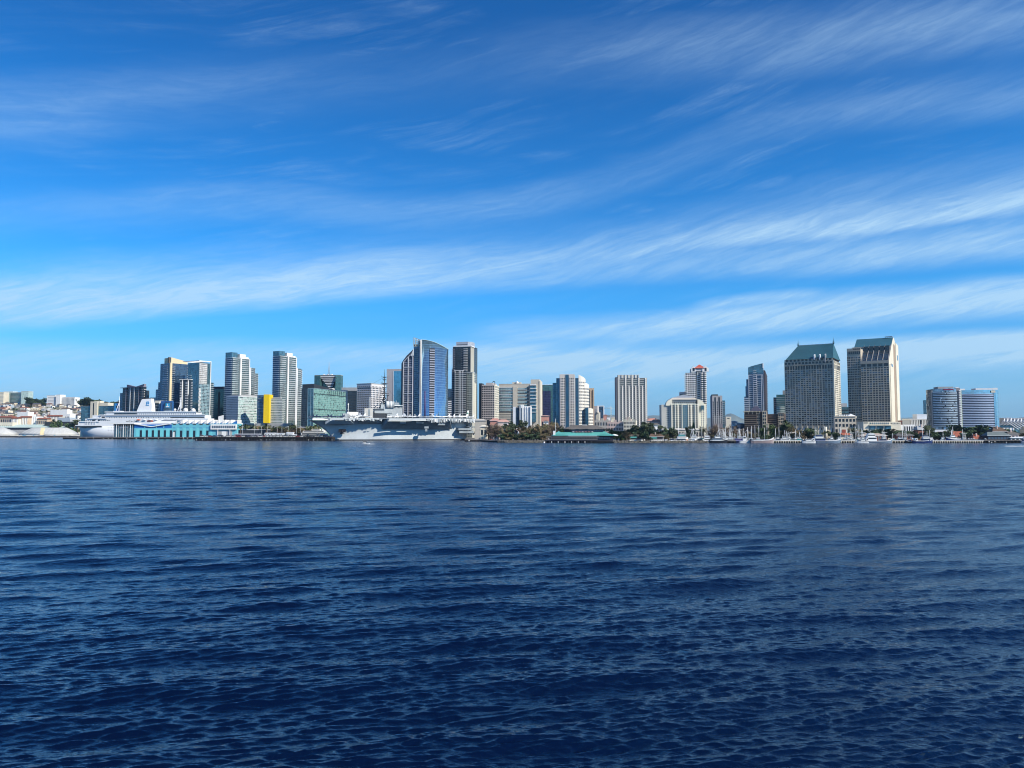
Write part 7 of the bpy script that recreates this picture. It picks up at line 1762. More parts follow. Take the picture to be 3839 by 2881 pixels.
for k, px in enumerate((911, 956, 981, 1005, 1040, 1058, 1081, 1112, 1128, 1190)): lamp(px, 1150, 5.6, 1590 if k % 2 else 1600)
def shed(name, label, px0, px1, top, D, base, m, depth=6, roof=None, cat='shed'):
    t = thing(name, label, cat, (ratio(px0) * D, D, base), 0); W = (ratio(px1) - ratio(px0)) * D; h = P(px0, top, D).z - base
    a = MB(); a.box(0, W, 0, depth, 0, h, m); a.build('wall', t); a = MB(); a.prism([(-.3, -.4), (W + .3, -.4), (W + .3, depth + .3), (-.3, depth + .3)], h, [h + .15, h + .15, h + .8, h + .8], roof or SLABW); a.build('roof', t)
    a = MB(); a.box(W * .4, W * .55, -.06, -.02, .1, min(h * .8, 2.4), WIN_DARK); a.build('door', t)
    if W > 9:
        for k in range(3): a = MB(); a.box(W * (.08 + .28 * k), W * (.08 + .28 * k) + 1.2, -.05, -.01, h * .45, h * .75, WIN_DARK); a.build('window', t)
for nm, lab, a, c, tp, m in (('site_cabin', 'long white cabin left of centre behind the quay cars', 993, 1032, 1622, WHITE), ('site_cabin', 'white cabin in the middle behind the quay cars', 1036, 1066, 1623, WHITE), ('site_cabin', 'pale cabin right of the middle behind the quay cars', 1074, 1100, 1620, SLABW),
                             ('glass_kiosk', 'glazed white kiosk standing among the quay cars', 1087, 1110, 1628, paint('pale_green_panel', (.50, .60, .55), .5)), ('site_cabin', 'low tan cabin next to the carrier bow', 1200, 1228, 1627, TAN), ('site_cabin', 'low mauve boundary shed behind the left part of the quay', 880, 975, 1626, PURP)):
    shed(nm, lab, a, c, tp + 3, 1152, 5.6, m)
shed('shelter', 'long dark open shelter under the palms behind the quay', 895, 1010, 1613, 1190, 2.5, DARKM, 10)
shed('shelter', 'long dark low building behind the palms left of the carrier bow', 1005, 1150, 1603, 1260, 2.5, DARKM, 12)
# excursion yacht behind the quay
def yacht():
    b = Bld('excursion_yacht', 'white three deck excursion yacht with raised bow behind the quay by the carrier', 1126, 1240, 2, 1172, 1618, depth=9, base=0, cat='boat'); X, z = b.x, lambda py: b.z(py, b.x(1190)); W_ = WHITE
    b.part('hull').loft([[(x, 4.5 - w, zt), (x + .5, 4.5 - w * .7, 0), (x + .5, 4.5 + w * .7, 0), (x, 4.5 + w, zt)] for x, w, zt in ((X(1126), 3.8, 5.5), (X(1190), 4.5, 5.5), (X(1225), 3, 6.6), (X(1240), .3, 8))], W_)
    for i, (a, c, t0, t1) in enumerate(((1130, 1222, 1632, 1623), (1135, 1215, 1622, 1616), (1168, 1200, 1615, 1609))):
        b.part('deck_house#%d' % i).box(X(a), X(c), 1 + i * .3, 8 - i * .3, z(t0), z(t1), W_); b.part('window_band#%d' % i).box(X(a + 3), X(c - 3), .9 + i * .3, .99 + i * .3, z(t0) + .7, z(t1) - .8, WIN_DARK)
    b.part('bow_stair').prism([(X(1206), 3), (X(1224), 3), (X(1224), 4), (X(1206), 4)], z(1620), [z(1608), z(1618), z(1618), z(1608)], W_); b.done()
yacht()
rt = random.Random(31)
for px in (905, 920, 935, 952, 985, 996, 1008, 1024, 1040, 1052, 1066, 1078, 1086, 1094, 1100, 1106, 1152, 1162, 1172, 1186, 1198):
    tree('palm', px + rt.uniform(-2, 2), rt.uniform(1185, 1225), 1590 + rt.uniform(-3, 6), 'palm in the row behind the parked cars on the quay', 'palms behind the quay', 1.15)
for px in (955, 968, 978, 990, 1000, 1012, 1030, 1045, 1070, 1120, 1135, 1150, 1165, 1178, 1190):
    tree(rt.choice(['brown', 'broad', 'brown']), px, rt.uniform(1230, 1250), 1597 + rt.uniform(-3, 8), 'brownish green tree between the palms behind the quay', 'leafy trees behind the quay', 1.2)

for px in list(range(1882, 2044, 11)) + list(range(2330, 2500, 14)) + list(range(2680, 2900, 20)):
    if not 1924 < px < 1944: tree(rt.choice(['broad', 'brown', 'dark']), px + rt.uniform(-3, 3), rt.uniform(908, 925), 1623 + rt.uniform(-5, 4), 'low round shrub on the shore %s' % ('in front of the park trees' if px < 2050 else 'between the restaurant and the boats' if px < 2500 else 'behind the fishing boats'), 'low shrubs along the shore', 1.5)
# ------------------------------------------------------------------ people and the kissing statue
def figure(J, E, mats, sub=1):
    me = bpy.data.meshes.new('body'); me.from_pydata([j[:3] for j in J], E, []); o = bpy.data.objects.new('body', me); COL.objects.link(o)
    md = o.modifiers.new('s', 'SKIN'); s_ = o.modifiers.new('u', 'SUBSURF'); s_.levels = sub; s_.render_levels = sub
    for v, j in zip(me.skin_vertices[0].data, J): v.radius = (j[3], j[3])
    me.skin_vertices[0].data[0].use_root = True
    bpy.context.view_layer.update(); dg = bpy.context.evaluated_depsgraph_get(); r = bpy.data.meshes.new_from_object(o.evaluated_get(dg)); bpy.data.objects.remove(o)
    r.materials.clear(); [r.materials.append(m[0]) for m in mats]
    for p in r.polygons:
        for i, (m, f) in enumerate(mats):
            if f(p.center): p.material_index = i; break
    return r
_E = [(0, 1), (1, 2), (2, 3), (3, 4), (0, 5), (5, 6), (6, 7), (0, 8), (8, 9), (9, 10), (2, 11), (11, 12), (12, 13), (2, 14), (14, 15), (15, 16)]
SKIN = paint('skin', (.45, .28, .20), .6)
def person_mesh(top, legs, stride=.12, arm=.1):
    J = [(0, 0, .95, .15), (0, 0, 1.2, .14), (0, 0, 1.45, .13), (0, 0, 1.56, .055), (.02, 0, 1.68, .10), (stride * .4, .1, .88, .1), (stride, .1, .5, .07), (stride, .1, .06, .05), (-stride * .4, -.1, .88, .1), (-stride, -.1, .5, .07), (-stride - .05, -.1, .06, .05),
         (0, .2, 1.4, .06), (arm, .24, 1.12, .045), (arm * 2, .22, .86, .035), (0, -.2, 1.4, .06), (-arm, -.24, 1.12, .045), (arm, -.22, .86, .035)]
    return figure(J, _E, [(paint('shirt_' + top[0], top[1], .8), lambda c: .95 < c.z < 1.5), (SKIN, lambda c: c.z >= 1.5), (paint('trousers_' + legs[0], legs[1], .8), lambda c: True)])
PEOPLE = [(w, person_mesh((w, c), l, st)) for w, c, l, st in (('white', (.75, .75, .75), ('dark', (.03, .03, .04)), .15), ('dark', (.04, .04, .06), ('blue', (.05, .08, .16)), .05), ('red', (.45, .05, .05), ('dark', (.03, .03, .04)), .2), ('tan', (.45, .36, .25), ('dark', (.03, .03, .04)), .1))]
rp = random.Random(5)
for k in range(44):
    px = 1792 + k * 2.1 + rp.uniform(-1, 1) if k < 38 else 1880 + (k - 38) * 12; D = rp.uniform(1019, 1036) if px < 1835 else rp.uniform(948, 975)
    w, me = rp.choice(PEOPLE); t = thing('person', 'person in a %s top standing on the promenade right of the carrier stern' % w, 'person', (ratio(px, 1630) * D, D, 2.0), rp.random() * 6.28, 'people on the promenade'); t.scale = (1.05,) * 3; put('body', me, t)
def statue():
    D = 925; s = (P(1933, 1606, D).z - 2.6) / 1.8; base = (ratio(1933, 1620) * D, D, 2.0)
    t = thing('kissing_statue', 'giant statue of a dark uniformed sailor kissing a nurse in white', 'statue', base, R(10)); NV = paint('sailor_navy_paint', (.015, .017, .03), .5); NW = paint('nurse_white_paint', (.82, .82, .80), .5)
    J = [(-.1, 0, .95, .16), (-.08, 0, 1.2, .17), (0, 0, 1.45, .17), (.08, 0, 1.56, .07), (.16, 0, 1.64, .11), (-.2, .08, .85, .12), (-.16, .1, .48, .09), (-.2, .1, .05, .07), (.06, -.1, .86, .12), (.14, -.12, .5, .09), (.1, -.12, .05, .07), (.06, .2, 1.42, .08), (.3, .26, 1.2, .06), (.42, .1, 1.05, .05), (.06, -.2, 1.42, .08), (.3, -.25, 1.3, .06), (.38, -.1, 1.45, .05)]
    a = figure(J, _E, [(SKIN, lambda c: c.z > 1.54 and c.x > .08 and c.z < 1.66), (NV, lambda c: True)], 2)
    J = [(.42, 0, .95, .17), (.40, 0, 1.15, .14), (.34, 0, 1.36, .13), (.30, 0, 1.48, .06), (.30, 0, 1.56, .10), (.44, .08, .8, .16), (.40, .08, .4, .09), (.38, .08, .05, .06), (.46, -.08, .8, .16), (.5, -.08, .4, .09), (.56, -.08, .08, .05), (.34, .18, 1.32, .06), (.5, .2, 1.1, .05), (.6, .1, .95, .04), (.34, -.16, 1.32, .06), (.46, -.2, 1.1, .05), (.54, -.16, .9, .04)]
    b_ = figure(J, _E, [(SKIN, lambda c: (c.z > 1.45 and c.z < 1.6) or c.z < .34), (NW, lambda c: True)], 2)
    put('sailor', a, t, (0, 0, .4), 0, (s,) * 3); put('nurse', b_, t, (0, 0, .4), 0, (s,) * 3)
    c = MB(); c.ball((.16 * s, 0, .4 + 1.76 * s), .11 * s, NW, sx=1.1, sz=.45); c.build('sailor_cap', t); c = MB(); c.box(-2.5, 5.5, -2, 2, 0, .42, GREYC); c.build('plinth', t)
statue()

# ------------------------------------------------------------------ shore rocks, park, restaurant
ROCKS = paint('shore_rock', (.13, .12, .10), .9, .4, scale=.5)
def rocks():
    r = random.Random(3)
    for lab, pts, n in (('rough stone bank below the park, right of the carrier', [(1868, 912), (1900, 893), (1960, 886), (2042, 880)], 420), ('dark stone bank between the restaurant and the boats', [(2300, 872), (2450, 869), (2655, 866)], 520), ('low stone bank behind the floats', [(2672, 901), (3300, 901), (3606, 899)], 420)):
        m = MB()
        for k in range(n):
            t_ = r.random() * (len(pts) - 1); i = int(t_); f = t_ - i; px = pts[i][0] * (1 - f) + pts[i + 1][0] * f; D = pts[i][1] * (1 - f) + pts[i + 1][1] * f; y = r.uniform(-3, 4); z = max(-.3, 1.9 + min(0, y) * .75) * r.uniform(.5, 1.1); s = r.uniform(.5, 1.5)
            c = Vector((ratio(px, 1650) * D, D + y, z)); v = [c + Vector((a * s * r.uniform(.6, 1.2), b_ * s * r.uniform(.6, 1.2), e * s * .7 * r.uniform(.6, 1.2))) for a, b_, e in ((-1, -1, -1), (1, -1, -1), (1, 1, -1), (-1, 1, -1), (-.7, -.7, 1), (.7, -.7, 1), (.7, .7, 1), (-.7, .7, 1))]
            for q in ((0, 1, 5, 4), (1, 2, 6, 5), (2, 3, 7, 6), (3, 0, 4, 7), (4, 5, 6, 7)): m.poly([v[w] for w in q], ROCKS)
        o = m.build('shore_rocks'); tag(o, lab, 'rocks', None, 'stuff')
rocks()
pier('dark promenade wharf with visitors behind the carrier stern', 1742, 1842, 1012, 2.6, 12, piles=4)
for k, px in enumerate((1890, 1897, 1904, 1912, 1919, 1950, 1958, 1967, 1975, 1984, 1993, 2001, 2010, 2020, 2030, 2040, 2052, 2064, 2075, 2086)):
    tree(rt.choice(['brown', 'brown', 'brown', 'bare', 'broad', 'pine']), px, rt.uniform(935, 985), rt.uniform(1583, 1604), 'rough crowned tree in the shore park left of the green roofed restaurant', 'trees in the shore park', 1.0)
for px, top in ((1908, 1576), (1956, 1574), (2047, 1582), (2068, 1588), (2080, 1578), (1916, 1583)): tree('pine' if px < 2000 else 'brown', px, 1010, top, 'taller tree standing behind the shore park trees', 'trees in the shore park', .8)
for px in (1840, 1850, 1858, 1868, 1877, 1884, 1832): tree('bare', px, rt.uniform(985, 1030), rt.uniform(1586, 1597), 'leafless brownish tree between the carrier stern and the park', 'bare trees by the promenade', 1.1)
for px in (2098, 2108, 2118, 2128, 2140): tree('broad', px, 960, 1598, 'pale green tree left behind the green roofed restaurant', 'trees behind the restaurant', 1.2)
SAL = paint('salmon_wall', (.52, .26, .21), .8); PKW = paint('blush_wall', (.62, .48, .42), .8); GRN = paint('verdigris_roof', (.10, .37, .34), .5, .12); SHG = paint('brown_grey_shingle', (.12, .11, .10), .9, .2); RED = paint('clay_red_roof', (.33, .10, .06), .8, .2); BLK = paint('dark_timber_wall', (.035, .035, .05), .7, .3)
def house(name, label, px0, px1, D, eave, ridge, wall, roof, base=2.0, depth=12, hip=.25, over=1.2, cat='building', win=None, open_=False, wm=None):
    b = Bld(name, label, px0, px1, 2, D, eave, depth=depth, base=base, cat=cat); W, H = b.W, b.H
    if open_:
        for k in range(max(2, int(W / 5)) + 1): b.part('post#%d' % k).box(k * (W - .5) / max(2, int(W / 5)), k * (W - .5) / max(2, int(W / 5)) + .5, .2, .6, 0, H, wall)
        b.part('wall').box(.5, W - .5, depth * .5, depth, 0, H, wall)
    else: b.core(wall)
    zr = b.z(ridge); i = W * hip; rf = b.part('roof'); o = over; q = [(-o, -o, H), (W + o, -o, H), (W + o, depth + o, H), (-o, depth + o, H)]; r_ = [(i, depth / 2, zr), (W - i, depth / 2, zr)]
    rf.poly([q[0], q[1], r_[1], r_[0]], roof); rf.poly([q[1], q[2], r_[1]], roof); rf.poly([q[2], q[3], r_[0], r_[1]], roof); rf.poly([q[3], q[0], r_[0]], roof); rf.poly(q[::-1], wall)
    rf.box(-o, W + o, -o, -o + .15, H - .25, H + .05, SLABW if roof is not GRN else GRN)
    if win: 
        for k in range(win): b.win('F', (k + .5) * W / win, H * .55, W / win * .6, H * .4, wm or WIN_DARK)
    return b
for nm, lab, a, c, D, e, rg, w, rf, kw in (
    ('low_hall', 'salmon hall with a square tower end below the pinkish gridded office', 1838, 1873, 1130, 1578, 1569, SAL, SAL, dict(win=3)), ('low_hall', 'tan flat hall behind the carrier stern', 1780, 1822, 1140, 1577, 1571, TAN, TAN, dict()), ('low_hall', 'long blush roofed hall behind the park', 1866, 1908, 1120, 1583, 1573, PKW, paint('blush_roof', (.55, .33, .27), .8), dict(win=5)),
    ('cottage', 'white cottage with dark windows behind the bare trees', 1887, 1902, 1060, 1588, 1582, WHITE, SHG, dict(win=2)), ('low_hall', 'salmon block between the sandy offices and the striped tower', 2029, 2059, 1180, 1560, 1557.5, SAL, SAL, dict(win=3)), ('low_hall', 'white low block in front of the salmon block', 2038, 2056, 1130, 1582, 1577, WHITE, SHG, dict(win=2)),
    ('cafe', 'cream awning stall beside the carrier stern', 1801, 1826, 1040, 1600, 1594, CREAM, CREAM, dict(win=2)), ('cafe', 'small red roofed stall in the promenade crowd', 1880, 1902, 960, 1628, 1624, WHITE, RED, dict(win=2)), ('cafe', 'small blue roofed booth behind the promenade', 1886, 1899, 975, 1614, 1608, SLABW, paint('slate_blue_roof', (.18, .24, .35), .7), dict()),
    ('shop_house', 'low long building with rose roof left of the cream suites hotel', 2428, 2470, 1150, 1578, 1569, PKW, paint('rose_roof', (.55, .25, .18), .8), dict(win=6)), ('shop_house', 'rose gabled building in front of the long rose roofed one', 2442, 2482, 1080, 1584, 1573, PKW, paint('rose_roof', (.55, .25, .18), .8), dict(win=4)),
    ('shop_house', 'small cottage behind the pines left of the suites hotel', 2450, 2470, 1000, 1594, 1586, WHITE, SHG, dict(win=2)), ('shore_pavilion', 'brown roofed shore pavilion with green awning and white wall', 2356, 2416, 905, 1635, 1628, WHITE, paint('brown_shingle', (.13, .085, .06), .9, .2), dict(depth=9, hip=.08)),
    ('shore_pavilion', 'brown gabled shore pavilion with white bulwark, right of the green awning one', 2436, 2486, 905, 1638, 1627, WHITE, paint('brown_shingle', (.13, .085, .06), .9, .2), dict(depth=9, hip=.08)), ('shop_house', 'low sandy service building at the foot of the suites hotel', 2488, 2640, 1020, 1612, 1607, TAN, TAN, dict(win=14)),
    ('shop_house', 'flat white roofed kiosk building behind the palms near the bell tower', 2870, 2955, 965, 1620, 1615, CREAM, CREAM, dict(win=6)), ('shop_house', 'long low sandy shop with white roof edge left of the sandy terrace hall', 2960, 3020, 930, 1622, 1616, PKW, WHITE, dict(win=5)), ('fish_market', 'long red and brown roofed pavilion behind the white work boat', 3225, 3322, 915, 1634, 1625, paint('rust_wall', (.30, .12, .08), .8), paint('pale_brown_roof', (.40, .32, .26), .8), dict(win=8, depth=10)),
    ('restaurant', 'low red brick restaurant left of the blue fishing boat', 3360, 3420, 915, 1632, 1622, paint('rust_wall', (.30, .12, .08), .8), SHG, dict(win=6)), ('village_house', 'grey gabled village house behind the blue fishing boat', 3440, 3482, 960, 1612, 1597, paint('rust_wall', (.30, .12, .08), .8), GREYC, dict(win=2, hip=.1)),
    ('village_house', 'long red brown roof behind the navy work boat', 3510, 3566, 930, 1626, 1619, BLK, RED, dict(win=5)), ('village_house', 'steep bright red roofed village house right of the navy work boat', 3574, 3616, 920, 1640, 1618, BLK, RED, dict(hip=.1, win=3)), ('village_house', 'red roofed bay side pavilion with chimney and umbrellas', 3648, 3682, 882, 1647, 1630, PKW, RED, dict(win=4)),
    ('waterside_restaurant', 'dark two storey restaurant with grey roof on the black quay', 3700, 3782, 872, 1634, 1620, BLK, paint('slate_green_roof', (.14, .17, .17), .8), dict(win=7, hip=.12, wm=WIN_MID)), ('village_house', 'stepped brown gabled house behind the dark waterside restaurant', 3720, 3772, 905, 1618, 1602, BLK, paint('brown_shingle', (.13, .085, .06), .9, .2), dict(win=3)),
    ('village_house', 'brown roofed house right of the stepped gabled house', 3776, 3816, 900, 1628, 1617, PKW, SHG, dict(win=3)), ('pier_house', 'white low building at the right edge of the waterfront', 3788, 3880, 868, 1642, 1638, WHITE, SLABW, dict(win=6, depth=8))):
    b = house(nm, lab, a, c, D, e, rg, w, rf, **kw)
    if nm == 'shore_pavilion':
        b.fb('F', 'dark_front', .6, b.W - .6, .05, .2, 1.6, b.H, BLK); b.fb('F', 'low_wall', 0, b.W, 3, 3.6, -.6, 1.4, WHITE); 
        if 'awning' in lab: b.fb('F', 'awning', 1, b.W * .5, .2, 2.4, b.H * .55, b.H * .85, GRN)
    if 'chimney' in lab or 'gabled' in lab: b.part('chimney').box(b.W * .4, b.W * .4 + 1.3, 3, 4.2, b.H, b.z(rg) + 1.6, PKW)
    if 'umbrellas' in lab:
        for k in range(3): pass
    b.done()
for k, px in enumerate((3628, 3638, 3647, 3690)):
    t = thing('parasol', 'white cafe parasol beside the red roofed bay side pavilion', 'parasol', (ratio(px) * 872, 872, 2), 0, 'white cafe parasols'); m = MB(); m.tube((0, 0, 0), (0, 0, 2.6), .06, .06, SLABW, 5); m.build('pole', t); m = MB(); m.tube((0, 0, 2.2), (0, 0, 3.1), 2.0, .05, WHITE, 8); m.build('canopy', t)
def fish_restaurant():
    D = 884; b = Bld('waterside_restaurant', 'long waterside restaurant on piles with turquoise skirt roof and grey upper roof', 2046, 2305, 0, D, 1633, depth=34, base=0); X, z, W = b.x, b.z, b.W; H = z(1634)
    b.part('wall').box(X(2070), X(2300), 5, 32, z(1652), H, BLK); b.part('deck').box(0, W, 0, 34, z(1652) - .6, z(1652), BLK)
    b.part('substructure').box(1, W, 3, 34, -2, z(1652) - .61, paint('dark_timber_and_shade', (.02, .018, .02), .9, .3))  # dark fill stands in for the shade among the piles
    for k in range(26): b.part('pile#%d' % k).tube((1 + k * (W - 2) / 25, .8, -2), (1 + k * (W - 2) / 25, .8, z(1652) - .6), .35, .35, BLK, 6)
    for k in range(8): b.part('float_block#%d' % k).box(X(2066 + 25 * k), X(2069 + 25 * k), -.5, .2, .3, 1.5, WHITE)
    for k, (a, c, py, m_) in enumerate(((2047, 2245, 1640, GREYC), (2130, 2238, 1636, SLABW), (2060, 2240, 1648, GREYC), (2048, 2300, 1644.5, BLK))): b.part('railing#%d' % k).box(X(a), X(c), .1 + k * .1, .2 + k * .1, z(py), z(py) + .5, m_)
    for k in range(18): b.part('window#%d' % k).box(X(2130 + k * 9), X(2136 + k * 9), 4.85, 4.98, z(1648), z(1639), WIN_MID if k > 11 else WIN_DARK)
    q = [(X(2072), 0, H), (X(2306), 0, H), (X(2306), 36, H), (X(2072), 36, H)]; t_ = [(X(2092), 9, z(1621)), (X(2270), 9, z(1621)), (X(2270), 28, z(1621)), (X(2092), 28, z(1621))]; rf = b.part('lower_roof')
    for k in range(4): rf.poly([q[k], q[(k + 1) % 4], t_[(k + 1) % 4], t_[k]], GRN)
    for px in (2096, 2268): rf.poly([(X(px) - 6, 3, z(1628)), (X(px) + 6, 3, z(1628)), (X(px), 9, z(1617))], GRN)
    rf.prism([(X(2290), 2), (X(2318), 2), (X(2318), 14), (X(2290), 14)], z(1635), z(1632), WHITE); rf.tube((X(2305), 8, z(1632)), (X(2305), 8, z(1628)), 5, .2, WHITE, 8)
    u = b.part('upper_storey'); u.box(X(2120), X(2272), 10, 26, z(1624), z(1610), BLK)
    for k in range(16): b.part('window#u%d' % k).box(X(2146 + k * 7.6), X(2151.5 + k * 7.6), 9.8, 9.95, z(1620), z(1612), WIN_MID)
    for k in range(7): b.part('parasol#%d' % k).tube((X(2150 + k * 12), 8, z(1621)), (X(2150 + k * 12), 8, z(1618)), 2, .1, paint('coral_parasol', (.55, .22, .20), .7) if k % 3 else WHITE, 6)
    e = [(X(2112), 6, z(1609)), (X(2279), 6, z(1609)), (X(2279), 30, z(1609)), (X(2112), 30, z(1609))]; g2 = [(X(2152), 17, z(1594)), (X(2235), 17, z(1594))]; r2 = b.part('upper_roof')
    r2.poly([e[0], e[1], g2[1], g2[0]], SHG); r2.poly([e[1], e[2], g2[1]], SHG); r2.poly([e[2], e[3], g2[0], g2[1]], SHG); r2.poly([e[3], e[0], g2[0]], SHG); r2.poly(e[::-1], BLK); r2.box(X(2186), X(2206), 15, 19, z(1595), z(1592.5), SLABW)
    b.part('side_hut').box(X(2074), X(2082), 2, 8, z(1634), z(1616), WHITE); b.part('flag_pole').tube((X(2084), 6, z(1634)), (X(2084), 6, z(1570)), .3, .15, WHITE, 6); b.part('flag_pole').tube((X(2080), 6, z(1600)), (X(2088), 6, z(1600)), .12, .12, WHITE, 4)
    b.done()
fish_restaurant()
for lab, a, c, top, D, m, nw in (('pinkish apartment block with stepped roofs behind the park pines', 2275, 2338, 1583, 1010, PKW, (10, 4)), ('cream apartment block with small roof towers', 2336, 2384, 1577, 1000, CREAM, (8, 5)), ('low sandy flats behind the turquoise restaurant roof', 2228, 2290, 1577, 1120, TAN, (10, 3)), ('tall pink stair block of the cream apartments', 2342, 2366, 1571, 1010, PKW, (3, 5))):
    b = Bld('apartment_building', lab, a, c, 14, D, top, depth=14); b.core(m); b.MAXW = 40; b.grid('F', .5, b.W - .5, 1, b.H - 1, nw[0], nw[1], m, WINS_D, .5, .5, .3)
    for k in range(3): b.part('roof_turret#%d' % k).prism([(b.W * (.1 + .3 * k), 1), (b.W * (.25 + .3 * k), 1), (b.W * (.25 + .3 * k), 4), (b.W * (.1 + .3 * k), 4)], b.H, b.H + 2 + (k == 1), m, paint('rose_roof', (.55, .25, .18), .8))
    b.done()
# blue grey houses in the gap below the mountain
for k, (px, w, top, D) in enumerate(((2744, 20, 1582, 1500), (2762, 14, 1588, 1450), (2750, 12, 1596, 1400), (2776, 14, 1590, 1420), (2420, 14, 1572, 1500), (2412, 12, 1566, 1600), (2200, 18, 1565, 1900), (2262, 16, 1558, 1800), (2276, 12, 1563, 1700), (2292, 14, 1566, 1600))):
    c = ['pale', 'white', 'grey', 'blue grey', 'red roofed', 'cream', 'tan', 'dark red', 'pale', 'cream'][k]
    b = house('distant_house', 'distant %s building in the %s' % (c, 'gap right of the pale yellow block' if k < 4 else 'gap left of the suites hotel' if k < 6 else 'gap below the crane'), px, px + w, D, top, top - 3, [SLABW, WHITE, GREYC, PURP, PKW, CREAM, TAN, SAL, SLABW, CREAM][k], [GREYC, SLABW, GL_TEAL, GREYC, RED, SHG, SHG, RED, SHG, TAN][k], win=4); b.done()
for px, D, top, kd, w in [(2312, 915, 1612, 'dark', 1.6), (2326, 925, 1606, 'dark', 1.8), (2342, 930, 1604, 'dark', 1.9), (2358, 930, 1604, 'dark', 1.7), (2372, 925, 1608, 'dark', 1.6), (2334, 895, 1620, 'broad', 1.2), (2347, 892, 1616, 'brown', 1.1), (2385, 940, 1596, 'pine', 1.2), (2395, 950, 1586, 'pine', 1.2), (2408, 950, 1583, 'pine', 1.3), (2422, 950, 1581, 'pine', 1.2), (2434, 945, 1586, 'pine', 1.2), (2446, 930, 1596, 'pine', 1.1),
                          (2424, 890, 1618, 'dark', 1.2), (2412, 893, 1624, 'dark', 1.1), (2468, 925, 1592, 'pine', 1.0), (2476, 915, 1604, 'dark', 1.3), (2462, 920, 1610, 'dark', 1.3), (2512, 925, 1586, 'broad', .8), (2520, 915, 1608, 'pine', 1.2), (2530, 920, 1606, 'broad', 1.1), (2600, 935, 1586, 'cypress', 1.0), (2583, 940, 1592, 'pine', .7), (2504, 940, 1600, 'broad', .8)]:
    tree(kd, px, D, top, '%s tree in the clump between the turquoise restaurant and the suites hotel' % {'dark': 'dark spreading', 'broad': 'light green', 'brown': 'yellowish', 'pine': 'tall dark', 'cypress': 'narrow pointed'}[kd], 'trees left of the suites hotel', w)
for px, top in ((2630, 1594), (2638, 1604), (2628, 1606)): tree('palm', px, 920, top, 'palm below the right shoulder of the suites hotel', 'palms by the suites hotel')
for px, top in ((2668, 1590), (2680, 1588), (2692, 1592), (2704, 1586), (2716, 1600), (2726, 1596), (2735, 1590), (2744, 1598), (2655, 1598), (2788, 1612), (2776, 1606)): tree('bare', px, rt.uniform(905, 930), top, 'leafless reddish brown tree behind the fishing boats', 'bare trees behind the fishing boats', 1.2)
# ------------------------------------------------------------------ the fishing harbour on the right
def floatdock(label, px0, px1, D, mat=None):
    X0, X1 = ratio(px0, 1650) * D, ratio(px1, 1650) * D; W = X1 - X0; t = thing('concrete_pier', label, 'pier', (X0, D, 0), 0, 'pale concrete finger piers'); m = mat or paint('pale_pier_concrete', (.66, .61, .50), .8, .15, scale=.3)
    a = MB(); a.box(0, W, 0, 5, 2.0, 3.0, m); a.build('deck', t); a = MB(); a.box(.2, W - .2, 1.2, 5, -1, 1.99, paint('dark_timber_and_shade', (.02, .018, .02), .9, .3)); a.build('shadowed_substructure', t)  # dark block under the deck paints the shade there
    a = MB(); a.tube((0, 0, -1), (0, 0, 2.0), .36, .36, m, 6); me = a.mesh('pile'); n = max(2, int(W / 2.6))
    for k in range(n): put('pile', me, t, ((k + .5) * W / n, .3, 0))
    a = MB(); a.box(0, W, -.12, -.02, 2.7, 3.05, SLABW); a.build('kerb', t)
for lab, a, c, D in (('pale concrete pier left of the blue and white patrol yacht', 2896, 3014, 866), ('short pale pier in front of the rust red museum front', 3150, 3206, 868), ('short pale pier left of the navy fishing boat', 3342, 3400, 866), ('longest pale concrete pier in front of the red roofed village', 3494, 3688, 860)): floatdock(lab, a, c, D)
pier('black timber quay under the dark restaurant at the right edge', 3688, 3900, 862, 3.6, 24, piles=4)
pier('short dark jetty with pale posts between the fishing boats', 2722, 2760, 868, 3.0, 8, piles=3)
NAVY = paint('navy_boat_paint', (.015, .035, .14), .35, .1); BGRY = paint('grey_blue_boat_paint', (.16, .22, .30), .5, .15); RUSTY = paint('faded_primer_hull', (.30, .24, .24), .7, .2); TQ = paint('turquoise_boat_paint', (.08, .38, .40), .4, .1); BW = paint('boat_white', (.80, .81, .80), .4, .05); PUR = paint('violet_canvas', (.16, .14, .40), .7)
